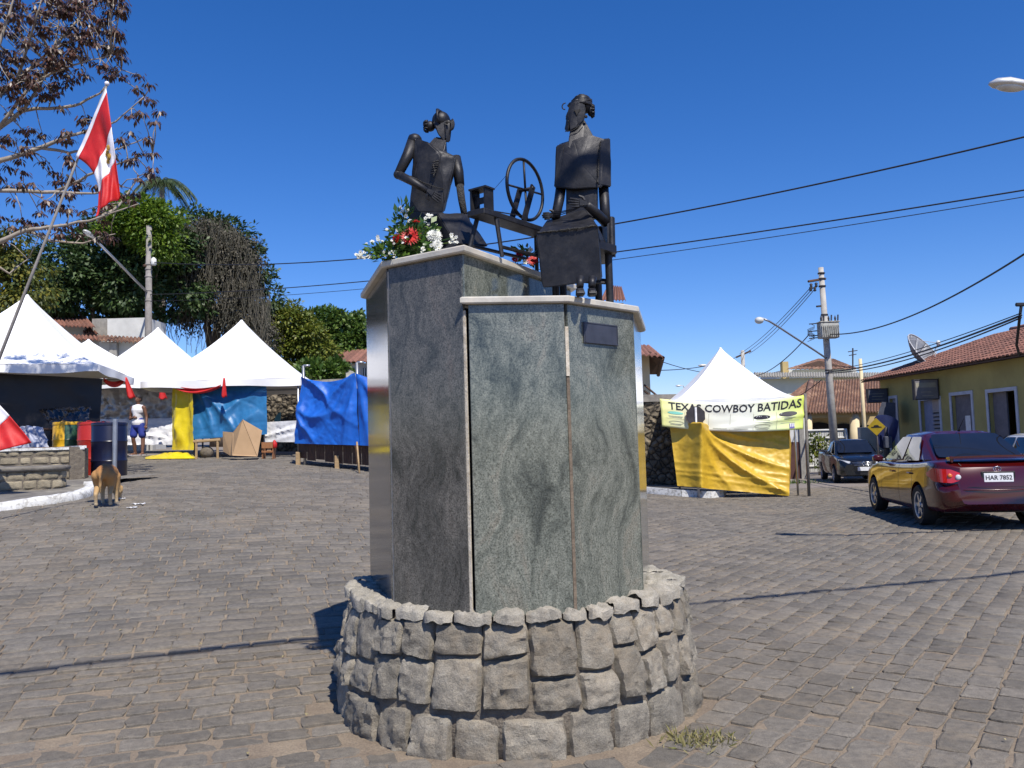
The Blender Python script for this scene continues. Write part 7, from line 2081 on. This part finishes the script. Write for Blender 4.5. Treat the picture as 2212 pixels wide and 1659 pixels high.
for s_ in (-1, 1):
    q = [(s_ * .735, .70, 1.02), (s_ * .735, -.30, 1.04), (s_ * .58, -.26, 1.41), (s_ * .58, .18, 1.41)]
    if s_ > 0: q = [q[1], q[0], q[3], q[2]]
    pane(t, q, .014, (s_, 0, .40), name='side_window', bulge=.004, round_=.05)
    MB().box((s_ * .88, .62, 1.04), (.17, .09, .13), bev=.03).build('mirror', 'paint_black', t, 40, world=False)
    MB().grid(lambda u, v: Vector((s_ * (.40 + .34 * u), 2.215 - .26 * u * u - .05 * v, .665 + (.10 + .05 * u) * v + .03 * u)), 10, 6).build('headlamp', 'lens_clear', t, True, world=False)
    MB().lathe([(.05, 0), (.045, .02)], (s_ * .55, 2.14, .40), 12, 'Y').build('fog_lamp', 'lens_clear', t, True, world=False)
    MB().tube([(s_ * .79, -2.2, 1.08), (s_ * .79, -.55, 1.08)], .02, 6).build('bed_rail', 'trim_black', t, True, world=False)
    for y in (-.42, .78): body_patch(t, PS, y - .004, y + .004, 2.4, 6.8, s_, .0025, 'trim_black', 'door_seam', 1, 14)
MB().box((0, -1.40, 1.075), (1.5, 1.6, .03), bev=.01).build('bed_cover', 'trim_black', t, world=False)
MB().grid(lambda u, v: Vector((-.40 + .8 * u, 2.272 - .06 * (2 * u - 1) ** 2 - .03 * v, .625 + .14 * v)), 10, 4).build('grille', 'trim_black', t, True, world=False)
for k in range(3): MB().tube([(-.38 + .76 * i / 8, 2.282 - .06 * (2 * i / 8 - 1) ** 2 - .012 * k, .645 + .045 * k) for i in range(9)], .008, 5).build('grille_bar', 'chrome', t, True, world=False)
MB().tube([(.06 * cos(a), 2.29, .70 + .06 * sin(a)) for a in [2 * pi * i / 20 for i in range(21)]], .010, 6).tube([(-.035, 2.29, .735), (-.012, 2.29, .66), (0, 2.29, .70), (.012, 2.29, .66), (.035, 2.29, .735)], .007, 5).build('emblem', 'chrome', t, True, world=False)
MB().box((0, 2.285, .52), (.40, .02, .13), bev=.004).build('number_plate', 'plate_white', t, world=False)
MB().grid(lambda u, v: Vector((-.62 + 1.24 * u, 2.262 - .16 * (2 * u - 1) ** 4, .33 + .12 * v)), 12, 4).build('lower_grille', 'trim_black', t, True, world=False)

# ------------------------------------------------------------ walking man
mk('skin_brown', (.16, .075, .045), (.13, .06, .035), 12, .5); mk('hair_black', (.012, .010, .010), None, 20, .7); mk('shirt_white', (.78, .77, .80), (.70, .69, .74), 8, .8, bump=.3, bscale=14); mk('shorts_blue', (.025, .045, .30), (.018, .035, .22), 8, .7, bump=.3, bscale=16)
mg = GP(298, 25.8)
mn = thing('person', 'man in white sleeveless shirt and blue shorts walking past the silver tarpaulin', 'person', mg, radians(-12))
mn.scale = (1.06, 1.06, 1.06)
def caps(mb, pts, rad, n=12, sq=None):
    mb.tube(pts, rad, n, True, sq)
    mb.ball(pts[0], rad[0], n, 8); mb.ball(pts[-1], rad[-1], n, 8)
bd = MB()
# legs (viewer faces -y): hips, knees, ankles
for s_, kx, ky, ax_, ay in ((-1, -.125, -.05, -.12, .04), (1, .15, .02, .19, -.06)):
    caps(bd, [(s_ * .09, 0, .90), (kx, ky, .50), (ax_, ay, .08)], [.085, .060, .040])
    caps(bd, [(kx, ky + .005, .47), ((kx + ax_) / 2, (ky + ay) / 2 + .015, .33), (ax_, ay, .12)], [.055, .055, .038])
    caps(bd, [(ax_, ay + .03, .045), (ax_ + s_ * .03, ay - .13, .032)], [.042, .034])
    for k in range(5): caps(bd, [(ax_ + s_ * .03 + (k - 2) * .018, ay - .14, .025), (ax_ + s_ * .035 + (k - 2) * .020, ay - .185 + abs(k - 1) * .008, .018)], [.013, .010], 6)
caps(bd, [(0, 0, .92), (0, .0, 1.10), (0, .0, 1.34)], [.145, .135, .165], 14, .72)
caps(bd, [(-.17, 0, 1.40), (0, 0, 1.43), (.17, 0, 1.40)], [.062, .075, .062])
caps(bd, [(0, 0, 1.42), (0, -.01, 1.55)], [.058, .052])
# head with brow, nose, jaw, ears
bd.ball((.005, -.005, 1.655), (.078, .096, .112), 16, 12); bd.ball((.005, -.045, 1.595), (.055, .060, .055), 12, 8)
caps(bd, [(.005, -.100, 1.655), (.005, -.122, 1.622)], [.012, .018], 8); bd.ball((.005, -.095, 1.575), (.028, .014, .012), 8, 6)
for s_ in (-1, 1): bd.ball((s_ * .082, .0, 1.645), (.012, .022, .032), 8, 6)
# right arm (viewer's left) bent across the belly, left arm hanging
caps(bd, [(-.20, 0, 1.39), (-.27, .03, 1.12)], [.058, .046]); caps(bd, [(-.27, .03, 1.11), (-.17, -.12, 1.07), (-.06, -.17, 1.10)], [.044, .040, .029])
caps(bd, [(.20, 0, 1.39), (.265, .02, 1.12), (.32, -.06, .88)], [.056, .044, .029])
def mhand(w, d, sd_, n_):
    d, sd_, n_ = Vector(d).normalized(), Vector(sd_).normalized(), Vector(n_).normalized(); w = Vector(w)
    caps(bd, [w, w + d * .075], [.030, .038], 10, .5)
    for k, ln in enumerate((.065, .078, .073, .055)):
        b0_ = w + d * .085 + sd_ * (.024 - .016 * k); caps(bd, [b0_, b0_ + d * ln * .5 - n_ * .01, b0_ + d * ln * .85 - n_ * .035], [.0105, .0098, .0085], 6)
    caps(bd, [w + d * .02 + sd_ * .03, w + d * .055 + sd_ * .055, w + d * .09 + sd_ * .055 - n_ * .01], [.014, .012, .010], 6)
mhand((-.06, -.17, 1.10), (1, -.15, .05), (0, .2, 1), (0, -1, .1)); mhand((.32, -.06, .88), (.12, -.2, -1), (-.8, -.6, 0), (1, 0, 0))
me = vox(bd, .011, 3)
link('body', me, 'skin_brown', mn, True)
sh_ = MB()
caps(sh_, [(0, 0, .96), (0, 0, 1.10), (0, 0, 1.32)], [.175, .165, .185], 18, .74); caps(sh_, [(-.125, 0, 1.41), (.125, 0, 1.41)], [.070, .070]); 
sme = vox(sh_, .012, 2); link('tank_top', sme, 'shirt_white', mn, True)
so_ = MB(); caps(so_, [(0, 0, 1.0), (0, 0, .88)], [.160, .160], 16, .78)
caps(so_, [(-.09, 0, .88), (-.12, -.035, .60)], [.112, .108]); caps(so_, [(.09, 0, .88), (.135, .01, .60)], [.112, .110])
link('shorts', vox(so_, .012, 1), 'shorts_blue', mn, True)
hr_ = MB(); hr_.ball((.005, .014, 1.70), (.096, .108, .094), 14, 10); hr_.ball((.005, .04, 1.65), (.092, .085, .088), 12, 8); link('hair', vox(hr_, .012, 1), 'hair_black', mn, True)
for s_ in (-1, 1):
    MB().ball((.005 + s_ * .030, -.088, 1.66), (.011, .008, .008), 8, 6).build('eye', 'hair_black', mn, True, world=False)
for ax_, ay, s_ in ((-.12, .04, -1), (.19, -.06, 1)):
    MB().box((ax_ + s_ * .015, ay - .055, .008), (.10, .28, .016), bev=.006).build('sandal', 'shirt_white', mn, world=False)

# ------------------------------------------------------------ dog
def dog_mat():
    m, n, l, b = NT('dog_fur')
    co = n.new('ShaderNodeTexCoord').outputs['Object']; sx = n.new('ShaderNodeSeparateXYZ'); l.new(co, sx.inputs[0])
    a = noise_node(n, l, co, 7, 5); mr = n.new('ShaderNodeMath'); mr.operation = 'MULTIPLY_ADD'; mr.inputs[1].default_value = .16; l.new(a.outputs[0], mr.inputs[0]); l.new(sx.outputs[2], mr.inputs[2])
    r = ramp(n, l, mr.outputs[0], [(.10, (.50, .40, .26)), (.30, (.42, .27, .12)), (.55, (.40, .20, .065)), (.66, (.33, .13, .035))])
    l.new(r.outputs[0], b.inputs['Base Color']); b.inputs['Roughness'].default_value = .8
    f = noise_node(n, l, co, 90, 4); bumpn(n, l, f.outputs[0], b, .5, .01)
dog_mat()
dgp = GP(231, 12.05)
dg_ = thing('dog', 'tan dog seen from behind sniffing the street by the white kerb', 'dog', dgp, radians(106))
d = MB()   # local x forward
caps(d, [(-.26, 0, .47), (-.12, 0, .485), (.05, 0, .47), (.22, 0, .44)], [.105, .108, .118, .125], 14, 1.05)
caps(d, [(.05, 0, .42), (.22, 0, .38)], [.10, .125], 14); caps(d, [(-.25, 0, .47), (-.31, 0, .45)], [.10, .075])
caps(d, [(.26, 0, .46), (.40, -.03, .36), (.48, -.05, .22)], [.095, .075, .065])
d.ball((.52, -.06, .17), (.085, .07, .075), 12, 8); caps(d, [(.55, -.06, .14), (.61, -.07, .07)], [.048, .034])
for s_ in (-1, 1): d.ball((.475, -.055 + s_ * .07, .20), (.03, .018, .055), 8, 6)
for s_, fx in ((1, -.03), (-1, .05)):
    y = s_ * .085
    caps(d, [(-.24, y * .9, .43), (-.16 + fx * .3, y, .29)], [.088, .058]); caps(d, [(-.16 + fx * .3, y, .28), (-.30 + fx, y, .165)], [.052, .030]); caps(d, [(-.30 + fx, y, .165), (-.27 + fx, y, .04)], [.028, .024]); caps(d, [(-.27 + fx, y, .03), (-.22 + fx, y, .022)], [.028, .024])
    caps(d, [(.22, y, .40), (.19 + fx, y, .22)], [.068, .038]); caps(d, [(.19 + fx, y, .22), (.21 + fx, y, .04)], [.034, .024]); caps(d, [(.21 + fx, y, .03), (.25 + fx, y, .02)], [.028, .022])
caps(d, [(-.33, .0, .48), (-.375, .01, .40), (-.37, .02, .28), (-.345, .02, .19)], [.030, .026, .022, .012], 8)
link('body', vox(d, .012, 3), 'dog_fur', dg_, True)
MB().ball((.64, -.075, .05), (.018, .016, .014), 8, 6).build('nose', 'hair_black', dg_, True, world=False)
